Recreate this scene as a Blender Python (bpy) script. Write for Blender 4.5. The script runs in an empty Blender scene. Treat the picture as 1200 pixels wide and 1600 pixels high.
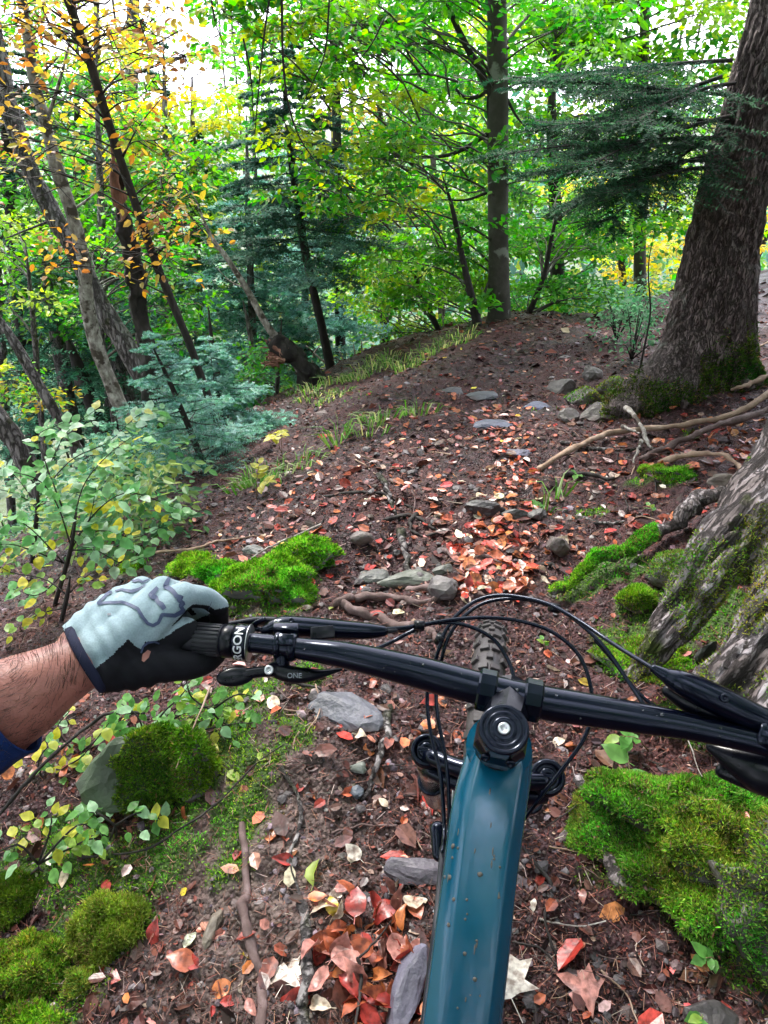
import bpy, math, random
import numpy as np
from mathutils import Vector, Matrix
from mathutils.bvhtree import BVHTree

SC = bpy.context.scene
COL = SC.collection
random.seed(7)
R = np.random.default_rng(11)

# ------------------------------------------------------------------ camera
PITCH = math.radians(30.0)
CAM_H = 1.62
FPX = 1155.0                       # focal length in photograph pixels (1200 x 1600)
cam_data = bpy.data.cameras.new('camera')
cam_data.sensor_fit = 'VERTICAL'
cam_data.sensor_height = 36.0
cam_data.sensor_width = 27.0
cam_data.lens = FPX / 1600 * 36.0
cam_data.clip_start = 0.02
cam_data.clip_end = 3000
cam = bpy.data.objects.new('camera', cam_data)
COL.objects.link(cam)
cam.location = (0, 0, CAM_H)
cam.rotation_euler = (math.pi / 2 - PITCH, 0, 0)
SC.camera = cam

# ------------------------------------------------------------------ sky, sun, exposure
SUN_EL, SUN_AZ = math.radians(52), math.radians(-28)      # azimuth from +Y towards +X
world = bpy.data.worlds.new('World')
SC.world = world
world.use_nodes = True
wn, wl = world.node_tree.nodes, world.node_tree.links
wn.clear()
w_out = wn.new('ShaderNodeOutputWorld')
w_bg = wn.new('ShaderNodeBackground')
w_sky = wn.new('ShaderNodeTexSky')
w_sky.sky_type = 'NISHITA'
w_sky.sun_disc = False
w_sky.sun_elevation = SUN_EL
w_sky.sun_rotation = SUN_AZ
w_sky.air_density = 1.0
w_sky.dust_density = 4.0
w_mix = wn.new('ShaderNodeMixRGB')          # thin bright overcast over the clear sky
w_mix.inputs[0].default_value = 0.8
w_mix.inputs[2].default_value = (10.3, 10.3, 12.0, 1)
wl.new(w_sky.outputs[0], w_mix.inputs[1])
wl.new(w_mix.outputs[0], w_bg.inputs[0])
w_bg.inputs[1].default_value = 0.095
wl.new(w_bg.outputs[0], w_out.inputs[0])

sun_data = bpy.data.lights.new('sun', 'SUN')
sun_data.energy = 1.5
sun_data.angle = math.radians(11)
sun_data.color = (1.0, 0.96, 0.88)
sun = bpy.data.objects.new('sun', sun_data)
COL.objects.link(sun)
sd = Vector((math.sin(SUN_AZ) * math.cos(SUN_EL), math.cos(SUN_AZ) * math.cos(SUN_EL), math.sin(SUN_EL)))
sun.rotation_euler = sd.to_track_quat('Z', 'Y').to_euler()

SC.view_settings.view_transform = 'Standard'
SC.view_settings.look = 'None'
SC.view_settings.exposure = 2.35
SC.view_settings.gamma = 1.0
SC.view_settings.use_curve_mapping = False
SC.render.engine = 'CYCLES'
SC.cycles.max_bounces = 6
SC.cycles.diffuse_bounces = 3
SC.cycles.glossy_bounces = 3
SC.cycles.transmission_bounces = 4
SC.cycles.transparent_max_bounces = 6
SC.cycles.volume_bounces = 0
SC.cycles.caustics_reflective = False
SC.cycles.caustics_refractive = False
SC.cycles.use_denoising = True
SC.cycles.use_adaptive_sampling = True
SC.cycles.adaptive_threshold = 0.02

# ------------------------------------------------------------------ noise
def _hash(ix, iy, iz, seed):
    h = (ix.astype(np.int64) * 374761393 + iy.astype(np.int64) * 668265263 + iz.astype(np.int64) * 2147483647 + seed * 974634777) & 0xffffffff
    h = ((h ^ (h >> 13)) * 1274126177) & 0xffffffff
    h = ((h ^ (h >> 16)) * 2246822519) & 0xffffffff
    return ((h ^ (h >> 15)) & 0xffff) / 32767.5 - 1.0

def vnoise2(x, y, seed=0):
    x0, y0 = np.floor(x), np.floor(y)
    fx, fy = x - x0, y - y0
    fx = fx * fx * fx * (fx * (fx * 6 - 15) + 10); fy = fy * fy * fy * (fy * (fy * 6 - 15) + 10)
    z = np.zeros_like(x0)
    a, b = _hash(x0, y0, z, seed), _hash(x0 + 1, y0, z, seed)
    c, d = _hash(x0, y0 + 1, z, seed), _hash(x0 + 1, y0 + 1, z, seed)
    return (a + (b - a) * fx) * (1 - fy) + (c + (d - c) * fx) * fy

def vnoise3(x, y, z, seed=0):
    x0, y0, z0 = np.floor(x), np.floor(y), np.floor(z)
    fx, fy, fz = x - x0, y - y0, z - z0
    fx = fx * fx * (3 - 2 * fx); fy = fy * fy * (3 - 2 * fy); fz = fz * fz * (3 - 2 * fz)
    r = 0
    for dz, wz in ((0, 1 - fz), (1, fz)):
        for dy, wy in ((0, 1 - fy), (1, fy)):
            for dx, wx in ((0, 1 - fx), (1, fx)):
                r = r + _hash(x0 + dx, y0 + dy, z0 + dz, seed) * wx * wy * wz
    return r

def fbm2(x, y, seed=0, octv=4, gain=.5):
    r, a, f = 0, 1, 1
    for i in range(octv):
        r = r + a * vnoise2(x * f + i * 17.3, y * f - i * 9.1, seed + i); a *= gain; f *= 2.03
    return r

def fbm3(P, f, seed=0, octv=3, gain=.5):
    r, a = 0, 1
    for i in range(octv):
        r = r + a * vnoise3(P[:, 0] * f, P[:, 1] * f, P[:, 2] * f, seed + i); a *= gain; f *= 2.07
    return r

# ------------------------------------------------------------------ terrain height and pixel helpers
def sstep(a, b, x):
    t = np.clip((x - a) / (b - a), 0, 1)
    return t * t * (3 - 2 * t)

def softpos(x, k=.25):               # smooth max(0, x)
    return .5 * (x + np.sqrt(x * x + k * k))

def xc(y):
    return .05 + .32 * softpos(y - 2.4, .6)

def h0(x, y):
    x = np.asarray(x, float); y = np.asarray(y, float)
    u = x - xc(y)
    z = -.13 * softpos(y - 3.0, .8)
    z = z + .15 * softpos(u - .55, .3) - .28 * softpos(-u - .55, .3) - .30 * softpos(-u - 2.3, .6)
    yc = 7.9 + .9 * softpos(x - 2.0, .8)
    z = z - .62 * softpos(y - yc, .5)
    z = z + .20 * np.exp(-((x - 1.75) ** 2 + (y - 2.1) ** 2) / .3)
    z = z + .10 * np.exp(-((x - 1.95) ** 2 + (y - 4.5) ** 2) / .4)
    floor_ = -26 + .0 * x
    return floor_ + softpos(z - floor_, 3.0)

def hfull(x, y):
    x = np.asarray(x, float); y = np.asarray(y, float)
    r = np.hypot(x, y)
    z = h0(x, y)
    k = np.clip(r / 12, 0, 1)
    z = z + .05 * fbm2(x * 1.3, y * 1.3, 3, 3) + .018 * fbm2(x * 5, y * 5, 9, 3)
    # lumpy trodden soil, finer near the camera
    near = 1 - sstep(3.0, 9.0, r)
    z = z + near * (.020 * np.abs(vnoise2(x * 13, y * 13, 21)) + .010 * vnoise2(x * 37, y * 37, 22) + .0035 * vnoise2(x * 97, y * 97, 23))
    # shallow wheel rut
    z = z - .035 * np.exp(-((x - xc(y) + .10) / .17) ** 2) * near
    z = z + .6 * k * k * fbm2(x * .12, y * .12, 31, 3)
    return z

CP, SP = math.cos(PITCH), math.sin(PITCH)
def ray(px, py):
    a, b = (np.asarray(px, float) - 600) / FPX, (np.asarray(py, float) - 800) / FPX
    return np.stack([a, CP - b * SP, -(b * CP + SP)], -1)      # per unit of depth

def PZ(px, py, Z):                    # pixel + camera depth
    return ray(px, py) * np.asarray(Z, float)[..., None] + np.array([0, 0, CAM_H])

def PY(px, py, Y):                    # pixel + forward distance
    d = ray(px, py)
    return d * (np.asarray(Y, float) / d[..., 1])[..., None] + np.array([0, 0, CAM_H])

def to_px(P):
    P = np.asarray(P, float)
    Z = P[..., 1] * CP - (P[..., 2] - CAM_H) * SP
    b = (-(P[..., 2] - CAM_H) - Z * SP) / CP / Z
    return 600 + P[..., 0] / Z * FPX, 800 + b * FPX, Z

_T = np.geomspace(.5, 90, 260)
def G(px, py):                        # where the ray through a pixel meets the ground
    d = np.atleast_2d(ray(px, py))
    out = np.zeros_like(d)
    for s in range(0, len(d), 4000):
        dd = d[s:s + 4000]
        X, Y, Zz = dd[:, :1] * _T, dd[:, 1:2] * _T, CAM_H + dd[:, 2:] * _T
        below = Zz < h0(X, Y)
        i = np.where(below.any(1), below.argmax(1), len(_T) - 1)
        lo, hi = _T[np.maximum(i - 1, 0)], _T[i]
        for _ in range(12):
            m = .5 * (lo + hi)
            q = dd * m[:, None]
            bl = CAM_H + q[:, 2] < hfull(q[:, 0], q[:, 1])
            hi = np.where(bl, m, hi); lo = np.where(bl, lo, m)
        q = dd * hi[:, None]
        out[s:s + 4000] = np.stack([q[:, 0], q[:, 1], hfull(q[:, 0], q[:, 1])], -1)
    return out if np.ndim(px) else out[0]

def ground_normal(x, y, e=.03):
    gx = (hfull(x + e, y) - hfull(x - e, y)) / (2 * e)
    gy = (hfull(x, y + e) - hfull(x, y - e)) / (2 * e)
    n = np.stack([-gx, -gy, np.ones_like(gx)], -1)
    return n / np.linalg.norm(n, axis=-1, keepdims=True)

# ------------------------------------------------------------------ object helpers
def tag(o, label=None, cat=None, group=None, kind=None):
    if label: o['label'] = label
    if cat: o['category'] = cat
    if group: o['group'] = group
    if kind: o['kind'] = kind
    return o

def empty(name, loc=(0, 0, 0)):
    o = bpy.data.objects.new(name, None)
    COL.objects.link(o)
    o.empty_display_size = .1
    o.location = loc
    return o

def link(name, me, parent=None, loc=None):
    o = bpy.data.objects.new(name, me)
    COL.objects.link(o)
    if parent is not None:
        o.parent = parent
        if parent.type == 'EMPTY' or True:
            pl = parent.matrix_basis.translation.copy()
            pp = parent.parent
            while pp is not None:
                pl += pp.matrix_basis.translation; pp = pp.parent
            base = Vector(loc) if loc is not None else Vector((0, 0, 0))
            o.location = base - pl
            return o
    if loc is not None:
        o.location = loc
    return o

class MB:
    """collects vertices / faces / colours, all in world coordinates"""
    def __init__(self): self.v, self.f, self.c, self.n = [], [], [], 0
    def add(self, V, F, col=None):
        V = np.asarray(V, float).reshape(-1, 3)
        if isinstance(F, np.ndarray): F = [F]
        self.f.extend([np.asarray(f, np.int64) + self.n for f in F])
        self.v.append(V)
        if col is None: col = (1, 1, 1)
        col = np.asarray(col, float)
        if col.ndim == 1: col = np.tile(col[None, :3], (len(V), 1))
        self.c.append(col[:, :3])
        self.n += len(V)
        return self
    def mesh(self, name, mat, smooth=True, origin=None):
        V = np.concatenate(self.v)
        if origin is not None: V = V - np.asarray(origin)
        return np_mesh(name, V, self.f, mat, smooth, np.concatenate(self.c))
    def obj(self, name, mat, parent=None, smooth=True):
        """vertices are world coordinates; the object's origin goes to their lowest middle point"""
        V = np.concatenate(self.v)
        o0 = np.array([V[:, 0].mean(), V[:, 1].mean(), V[:, 2].min()])
        me = np_mesh(name, V - o0, self.f, mat, smooth, np.concatenate(self.c))
        return link(name, me, parent, o0)

def np_mesh(name, V, Fs, mat, smooth=True, colors=None):
    me = bpy.data.meshes.new(name)
    V = np.ascontiguousarray(V, np.float32)
    Fs = [f for f in Fs if len(f)]
    sizes = np.concatenate([np.full(len(f), f.shape[1], np.int32) for f in Fs])
    loops = np.concatenate([f.ravel() for f in Fs]).astype(np.int32)
    me.vertices.add(len(V)); me.vertices.foreach_set('co', V.ravel())
    me.loops.add(len(loops)); me.loops.foreach_set('vertex_index', loops)
    starts = np.concatenate([[0], np.cumsum(sizes)[:-1]]).astype(np.int32)
    me.polygons.add(len(sizes)); me.polygons.foreach_set('loop_start', starts)
    if colors is not None:
        at = me.attributes.new('Col', 'FLOAT_COLOR', 'POINT')
        at.data.foreach_set('color', np.concatenate([colors, np.ones((len(V), 1))], 1).astype(np.float32).ravel())
    me.update(calc_edges=True)
    me.polygons.foreach_set('use_smooth', np.full(len(sizes), bool(smooth)))
    for m in (mat if isinstance(mat, (list, tuple)) else [mat]):
        me.materials.append(m)
    return me

def nrm(a):
    return a / np.maximum(np.linalg.norm(a, axis=-1, keepdims=True), 1e-9)

def spline(pts, n):
    """Catmull-Rom resampling of rows (any number of columns)"""
    P = np.asarray(pts, float)
    if len(P) < 3:
        t = np.linspace(0, 1, n)[:, None]
        return P[0] * (1 - t) + P[-1] * t
    Q = np.vstack([2 * P[0] - P[1], P, 2 * P[-1] - P[-2]])
    t = np.linspace(0, len(P) - 1 - 1e-6, n)
    i = t.astype(int); f = (t - i)[:, None]
    a, b, c, d = Q[i], Q[i + 1], Q[i + 2], Q[i + 3]
    return .5 * (2 * b + (c - a) * f + (2 * a - 5 * b + 4 * c - d) * f ** 2 + (3 * b - a - 3 * c + d) * f ** 3)

def tube_arrays(pts, rad, seg=12, caps='flat', ref=None, profile=None):
    P = np.asarray(pts, float); rad = np.broadcast_to(np.asarray(rad, float), (len(P),)).copy()
    if caps == 'round':
        d0, d1 = nrm(P[0] - P[1]), nrm(P[-1] - P[-2])
        k = np.array([.95, .75, .4])
        P = np.vstack([[P[0] + d0 * rad[0] * a for a in k], P, [P[-1] + d1 * rad[-1] * a for a in k[::-1]]])
        w = np.sqrt(1 - k * k)
        rad = np.concatenate([rad[0] * w, rad, rad[-1] * w[::-1]])
    T = np.gradient(P, axis=0); T = nrm(T)
    u = np.array(ref if ref is not None else (0, 0, 1.), float)
    if abs(T[0] @ u) > .95: u = np.array([1., 0, 0])
    U = np.zeros_like(P)
    for i in range(len(P)):
        u = u - T[i] * (u @ T[i]); u = u / max(np.linalg.norm(u), 1e-9); U[i] = u
    W = np.cross(T, U)
    a = np.linspace(0, 2 * np.pi, seg, endpoint=False)
    if profile is None:
        cx, cy = np.cos(a), np.sin(a)
    else:
        profile = np.asarray(profile, float); cx, cy = profile[:, 0], profile[:, 1]; seg = len(profile)
    V = P[:, None] + rad[:, None, None] * (cx[None, :, None] * U[:, None] + cy[None, :, None] * W[:, None])
    n = len(P)
    i, j = np.meshgrid(np.arange(n - 1), np.arange(seg), indexing='ij')
    j2 = (j + 1) % seg
    F = np.stack([i * seg + j, i * seg + j2, (i + 1) * seg + j2, (i + 1) * seg + j], -1).reshape(-1, 4)
    V = V.reshape(-1, 3)
    fs = [F]
    if caps:
        fs.append(np.arange(seg)[::-1][None, :]); fs.append((np.arange(seg) + (n - 1) * seg)[None, :])
    return V, fs

def tube(mb, pts, rad, seg=12, caps='flat', col=None, n=None, ref=None, profile=None):
    if n:
        q = spline(np.column_stack([np.asarray(pts, float), np.broadcast_to(np.asarray(rad, float), (len(pts),))]), n)
        pts, rad = q[:, :3], q[:, 3]
    V, F = tube_arrays(pts, rad, seg, caps, ref, profile)
    mb.add(V, F, col)

def lathe(mb, origin, axis, prof, seg=32, col=None, ref=(0, 0, 1)):
    """prof: rows of (distance along axis, radius); closed ends where the radius is 0"""
    axis = nrm(np.asarray(axis, float)); prof = np.asarray(prof, float)
    u = np.asarray(ref, float)
    if abs(u @ axis) > .95: u = np.array([1., 0, 0])
    u = nrm(u - axis * (u @ axis)); w = np.cross(axis, u)
    a = np.linspace(0, 2 * np.pi, seg, endpoint=False)
    ring = np.cos(a)[:, None] * u + np.sin(a)[:, None] * w
    V = np.asarray(origin, float) + prof[:, None, :1] * axis + np.maximum(prof[:, 1], 1e-5)[:, None, None] * ring[None]
    n = len(prof)
    i, j = np.meshgrid(np.arange(n - 1), np.arange(seg), indexing='ij'); j2 = (j + 1) % seg
    F = np.stack([i * seg + j, i * seg + j2, (i + 1) * seg + j2, (i + 1) * seg + j], -1).reshape(-1, 4)
    mb.add(V.reshape(-1, 3), [F, np.arange(seg)[::-1][None], (np.arange(seg) + (n - 1) * seg)[None]], col)

def box(mb, c, U, V_, W, col=None, bev=.0):
    """bevelled box: centre and three half-extent vectors"""
    c, U, V_, W = [np.asarray(q, float) for q in (c, U, V_, W)]
    lu, lv, lw = [np.linalg.norm(q) for q in (U, V_, W)]
    b = bev if bev else .12 * min(lu, lv, lw)
    pts = []
    for sw in (-1, 1):
        for inset in ((1, 0), (0, 1)):
            pass
    rings = [(-1, b, 0), (-1, 0, b), (1, 0, b), (1, b, 0)]
    vs = []
    for s, ins, down in rings:
        w = W * (s * (lw - down) / lw) if lw else W * 0
        for su, sv, eu, ev in ((-1, -1, 0, 1), (-1, -1, 1, 0), (1, -1, 1, 0), (1, -1, 0, 1), (1, 1, 0, 1), (1, 1, 1, 0), (-1, 1, 1, 0), (-1, 1, 0, 1)):
            du = (lu - ins - b * eu) / lu; dv = (lv - ins - b * ev) / lv
            vs.append(c + U * su * du + V_ * sv * dv + w)
    F = []
    for i in range(3):
        for j in range(8):
            F.append((i * 8 + j, i * 8 + (j + 1) % 8, (i + 1) * 8 + (j + 1) % 8, (i + 1) * 8 + j))
    mb.add(vs, [np.array(F), np.arange(8)[::-1][None], (np.arange(8) + 24)[None]], col)

def sticks(mb, P0, P1, r0, r1, col):
    """many thin three-sided twigs at once"""
    P0, P1 = np.asarray(P0, float), np.asarray(P1, float); n = len(P0)
    d = nrm(P1 - P0)
    u = nrm(np.cross(d, np.array([.3, .5, .81]))); w = np.cross(d, u)
    r0 = np.broadcast_to(r0, (n,))[:, None]; r1 = np.broadcast_to(r1, (n,))[:, None]
    V = []
    for P, r in ((P0, r0), (P1, r1)):
        for a in (0, 2.094, 4.189):
            V.append(P + r * (math.cos(a) * u + math.sin(a) * w))
    V = np.stack(V, 1).reshape(-1, 3)
    b = np.arange(n)[:, None] * 6
    F = np.concatenate([b + np.array([[0, 1, 4, 3]]), b + np.array([[1, 2, 5, 4]]), b + np.array([[2, 0, 3, 5]])])
    col = np.broadcast_to(np.asarray(col, float), (n, 3))
    mb.add(V, F, np.repeat(col, 6, 0))

LEAF = {  # outlines: (along, across, rise) rows; midrib first
    'diamond': ([(0, 0), (.45, .5), (1, 0), (.45, -.5)], [(0, 1, 2), (0, 2, 3)]),
    'hex': ([(0, 0), (.22, .42), (.66, .42), (1, 0), (.66, -.42), (.22, -.42)], [(0, 1, 2, 3), (0, 3, 4, 5)]),
}
def leaves(mb, P, D, N, L, W, col, shape='hex', fold=.25, curl=.15):
    P, D, N = [np.asarray(q, float) for q in (P, D, N)]
    D = nrm(D); S = nrm(np.cross(N, D)); N = np.cross(D, S)
    pts, fc = LEAF[shape]
    n = len(P); L = np.broadcast_to(L, (n,))[:, None]; W = np.broadcast_to(W, (n,))[:, None]
    fold = np.broadcast_to(fold, (n,))[:, None]; curl = np.broadcast_to(curl, (n,))[:, None]
    V = np.stack([P + D * a * L + S * b * W + N * (abs(b) * fold * W - curl * L * a * a) for a, b in pts], 1).reshape(-1, 3)
    b = np.arange(n)[:, None] * len(pts)
    F = np.concatenate([b + np.array([f]) for f in fc])
    mb.add(V, F, np.repeat(np.broadcast_to(col, (n, 3)), len(pts), 0))

def rand_dirs(n, flat=1.0):
    a = R.uniform(0, 2 * np.pi, n)
    return nrm(np.stack([np.cos(a), np.sin(a), R.normal(0, 1, n) * (1 - flat)], -1))

def up_normals(n, spread=.4):
    return nrm(np.stack([R.normal(0, spread, n), R.normal(0, spread, n), np.ones(n)], -1))

def palette(cols, n, weights=None, jit=.18):
    cols = np.asarray(cols, float)
    w = None if weights is None else np.asarray(weights, float) / np.sum(weights)
    c = cols[R.choice(len(cols), n, p=w)]
    return np.clip(c * (1 + R.normal(0, jit, (n, 1))) * (1 + R.normal(0, jit * .35, (n, 3))), .003, .95)

# what stands near a picture point, for telling look-alikes apart
LAND = [(636, 1535, 'slanting slate'), (655, 1362, 'purple grey stone'), (470, 1440, 'greyish root'), (690, 1450, 'blue frame'), (522, 1420, 'bright yellow leaf'), (443, 1530, 'lilac maple leaf'), (590, 1420, 'fine twig'), (560, 1580, 'dark twig'),
        (530, 1112, 'grey bedrock slab'), (603, 1170, 'knobbly root'), (667, 1172, 'fork cap'), (770, 1000, 'front tyre'), (803, 806, 'dark square edged stone'), (760, 798, 'dark rough stone'), (755, 840, 'pale pink leaf'), (790, 916, 'white lens shaped leaf'), (813, 886, 'pale grey leaf'),
        (808, 706, 'thin violet slate'), (772, 664, 'blue slate'), (836, 634, 'tilted blue slate'), (645, 898, 'greenish flat stone'), (565, 845, 'rounded brown stone'), (600, 775, 'arching grey root'), (655, 942, 'brown cross root'), (660, 815, 'looping dark root'),
        (222, 1232, 'mossy boulder'), (380, 1400, 'red brown root'), (165, 1445, 'yellow green moss tuft'), (55, 1525, 'round moss mound'), (70, 1240, 'seedling by the sleeve'), (1022, 700, 'bleached forked twig'), (1100, 652, 'long tan branch'), (1100, 700, 'reddish brown stick'),
        (1062, 745, 'low moss cushion'), (1180, 690, 'bright orange leaf'), (870, 850, 'beige leaf'), (945, 880, 'moss covered root'), (1085, 1335, 'large moss mound'), (935, 1555, 'dusky maple leaf'), (870, 1440, 'thin pale twig'), (800, 1560, 'large pale maple leaf'),
        (856, 1214, 'right fork cap'), (432, 925, 'bright cushion rock'), (430, 735, 'grass patch'), (1050, 560, 'far fir foot'), (530, 690, 'thin tall grass'), (640, 855, 'knotty root stub'), (434, 1118, 'round cream leaf'), (555, 1226, 'blue black pebble'), (960, 1400, 'pale grey root')]
def beside(x, y):
    best = sorted(LAND, key=lambda l: (l[0] - x) ** 2 + (l[1] - y) ** 2)[0]; dx, dy = x - best[0], y - best[1]
    d = math.hypot(dx, dy)
    far = 'well ' if d > 70 else ('just ' if d < 25 else '')
    if abs(dx) > 2.2 * abs(dy): w = 'right of' if dx > 0 else 'left of'
    elif abs(dy) > 2.2 * abs(dx): w = 'below' if dy > 0 else 'above'
    else: w = ('below and ' if dy > 0 else 'above and ') + ('right of' if dx > 0 else 'left of')
    return far + w + ' the ' + best[2]

# ------------------------------------------------------------------ materials
def M(name): 
    m = bpy.data.materials.new(name); m.use_nodes = True
    nt = m.node_tree; nt.nodes.clear()
    return m, nt.nodes, nt.links

def nd(N, t, **kw):
    n = N.new('ShaderNode' + t)
    for k, v in kw.items():
        if k.startswith('i'):
            try: n.inputs[int(k[1:])].default_value = v
            except ValueError: pass
        else: setattr(n, k, v)
    return n

def principled(name, color=(.5, .5, .5), rough=.5, metal=0, coat=0, spec=.5, attr=False, noise=None, bump=None, sss=0):
    """noise=(scale, amount), bump=(scale, strength, distance)"""
    m, N, L = M(name)
    out = nd(N, 'OutputMaterial'); b = nd(N, 'BsdfPrincipled')
    L.new(b.outputs[0], out.inputs[0])
    b.inputs['Roughness'].default_value = rough; b.inputs['Metallic'].default_value = metal
    b.inputs['Coat Weight'].default_value = coat; b.inputs['Coat Roughness'].default_value = .08
    b.inputs['Specular IOR Level'].default_value = spec
    b.inputs['Base Color'].default_value = (*color, 1)
    src = None
    if attr:
        a = nd(N, 'Attribute', attribute_name='Col'); src = a.outputs['Color']
    tc = nd(N, 'TexCoord')
    if noise:
        t = nd(N, 'TexNoise'); t.inputs['Scale'].default_value = noise[0]; t.inputs['Detail'].default_value = 5
        L.new(tc.outputs['Object'], t.inputs['Vector'])
        mr = nd(N, 'MapRange'); mr.inputs['From Min'].default_value = .3; mr.inputs['From Max'].default_value = .7
        mr.inputs['To Min'].default_value = 1 - noise[1]; mr.inputs['To Max'].default_value = 1 + noise[1]
        L.new(t.outputs[0], mr.inputs[0])
        mx = nd(N, 'VectorMath', operation='SCALE')
        if src: L.new(src, mx.inputs[0])
        else: mx.inputs[0].default_value = color
        L.new(mr.outputs[0], mx.inputs['Scale']); src = mx.outputs[0]
        mr2 = nd(N, 'MapRange'); mr2.inputs['To Min'].default_value = rough - .12; mr2.inputs['To Max'].default_value = min(1, rough + .12)
        L.new(t.outputs[0], mr2.inputs[0]); L.new(mr2.outputs[0], b.inputs['Roughness'])
    if src: L.new(src, b.inputs['Base Color'])
    if bump:
        t = nd(N, 'TexNoise'); t.inputs['Scale'].default_value = bump[0]; t.inputs['Detail'].default_value = 6
        L.new(tc.outputs['Object'], t.inputs['Vector'])
        bp = nd(N, 'Bump'); bp.inputs['Strength'].default_value = bump[1]; bp.inputs['Distance'].default_value = bump[2]
        L.new(t.outputs[0], bp.inputs['Height']); L.new(bp.outputs[0], b.inputs['Normal'])
    return m

def leaf_mat(name, trans=.45, rough=.45, spec=.4, tsat=1.25, blotch=False):
    m, N, L = M(name)
    out = nd(N, 'OutputMaterial'); b = nd(N, 'BsdfPrincipled'); tr = nd(N, 'BsdfTranslucent'); mx = nd(N, 'MixShader')
    a = nd(N, 'Attribute', attribute_name='Col')
    csrc = a.outputs['Color']
    if blotch:                      # brown decay spots and damp wrinkles, different on every leaf
        tc = nd(N, 'TexCoord'); oi = nd(N, 'ObjectInfo'); av = nd(N, 'VectorMath', operation='MULTIPLY_ADD')
        cx = nd(N, 'CombineXYZ'); L.new(oi.outputs['Random'], cx.inputs[0]); L.new(oi.outputs['Random'], cx.inputs[1])
        geo = nd(N, 'NewGeometry')
        av.inputs[1].default_value = (30, 30, 30); L.new(cx.outputs[0], av.inputs[0]); L.new(geo.outputs['Position'], av.inputs[2])
        t = nd(N, 'TexNoise'); t.inputs['Scale'].default_value = 62; t.inputs['Detail'].default_value = 5; L.new(av.outputs[0], t.inputs['Vector'])
        cr = nd(N, 'ValToRGB'); cr.color_ramp.elements[0].position = .36; cr.color_ramp.elements[0].color = (.30, .20, .16, 1); cr.color_ramp.elements[1].position = .58; cr.color_ramp.elements[1].color = (1.1, 1.05, 1, 1)
        L.new(t.outputs[0], cr.inputs[0]); mm = nd(N, 'MixRGB', blend_type='MULTIPLY'); mm.inputs[0].default_value = .85
        L.new(csrc, mm.inputs[1]); L.new(cr.outputs[0], mm.inputs[2]); csrc = mm.outputs[0]
        bp = nd(N, 'Bump'); bp.inputs['Strength'].default_value = .5; bp.inputs['Distance'].default_value = .003; L.new(t.outputs[0], bp.inputs['Height']); L.new(bp.outputs[0], b.inputs['Normal'])
    L.new(csrc, b.inputs['Base Color'])
    hs = nd(N, 'HueSaturation'); hs.inputs['Saturation'].default_value = tsat; hs.inputs['Value'].default_value = 1.55
    hs.inputs['Hue'].default_value = .505
    L.new(csrc, hs.inputs['Color']); L.new(hs.outputs[0], tr.inputs[0])
    b.inputs['Roughness'].default_value = rough; b.inputs['Specular IOR Level'].default_value = spec
    mx.inputs[0].default_value = trans
    L.new(b.outputs[0], mx.inputs[1]); L.new(tr.outputs[0], mx.inputs[2]); L.new(mx.outputs[0], out.inputs[0])
    return m

MAT = {}
MAT['leaf'] = leaf_mat('leaf', .5, .42, .3, 1.15)
MAT['needle'] = leaf_mat('needle', .3, .6, .12, 1.1)
MAT['dry_leaf'] = leaf_mat('dry_leaf', .12, .34, .5, 1.0, blotch=True)
MAT['moss'] = leaf_mat('moss', .35, .7, .2, 1.1)
MAT['grass'] = leaf_mat('grass', .4, .5, .3)
MAT['pebble'] = principled('pebble', attr=True, rough=.5, spec=.3, noise=(40, .4), bump=(150, .7, .004))
MAT['chip'] = principled('litter', attr=True, rough=.6, spec=.2)
MAT['stone'] = principled('stone', attr=True, rough=.55, spec=.5, noise=(9, .35), bump=(55, .5, .01))
MAT['twig'] = principled('twig', attr=True, rough=.7, noise=(30, .3), bump=(120, .4, .004))

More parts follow.
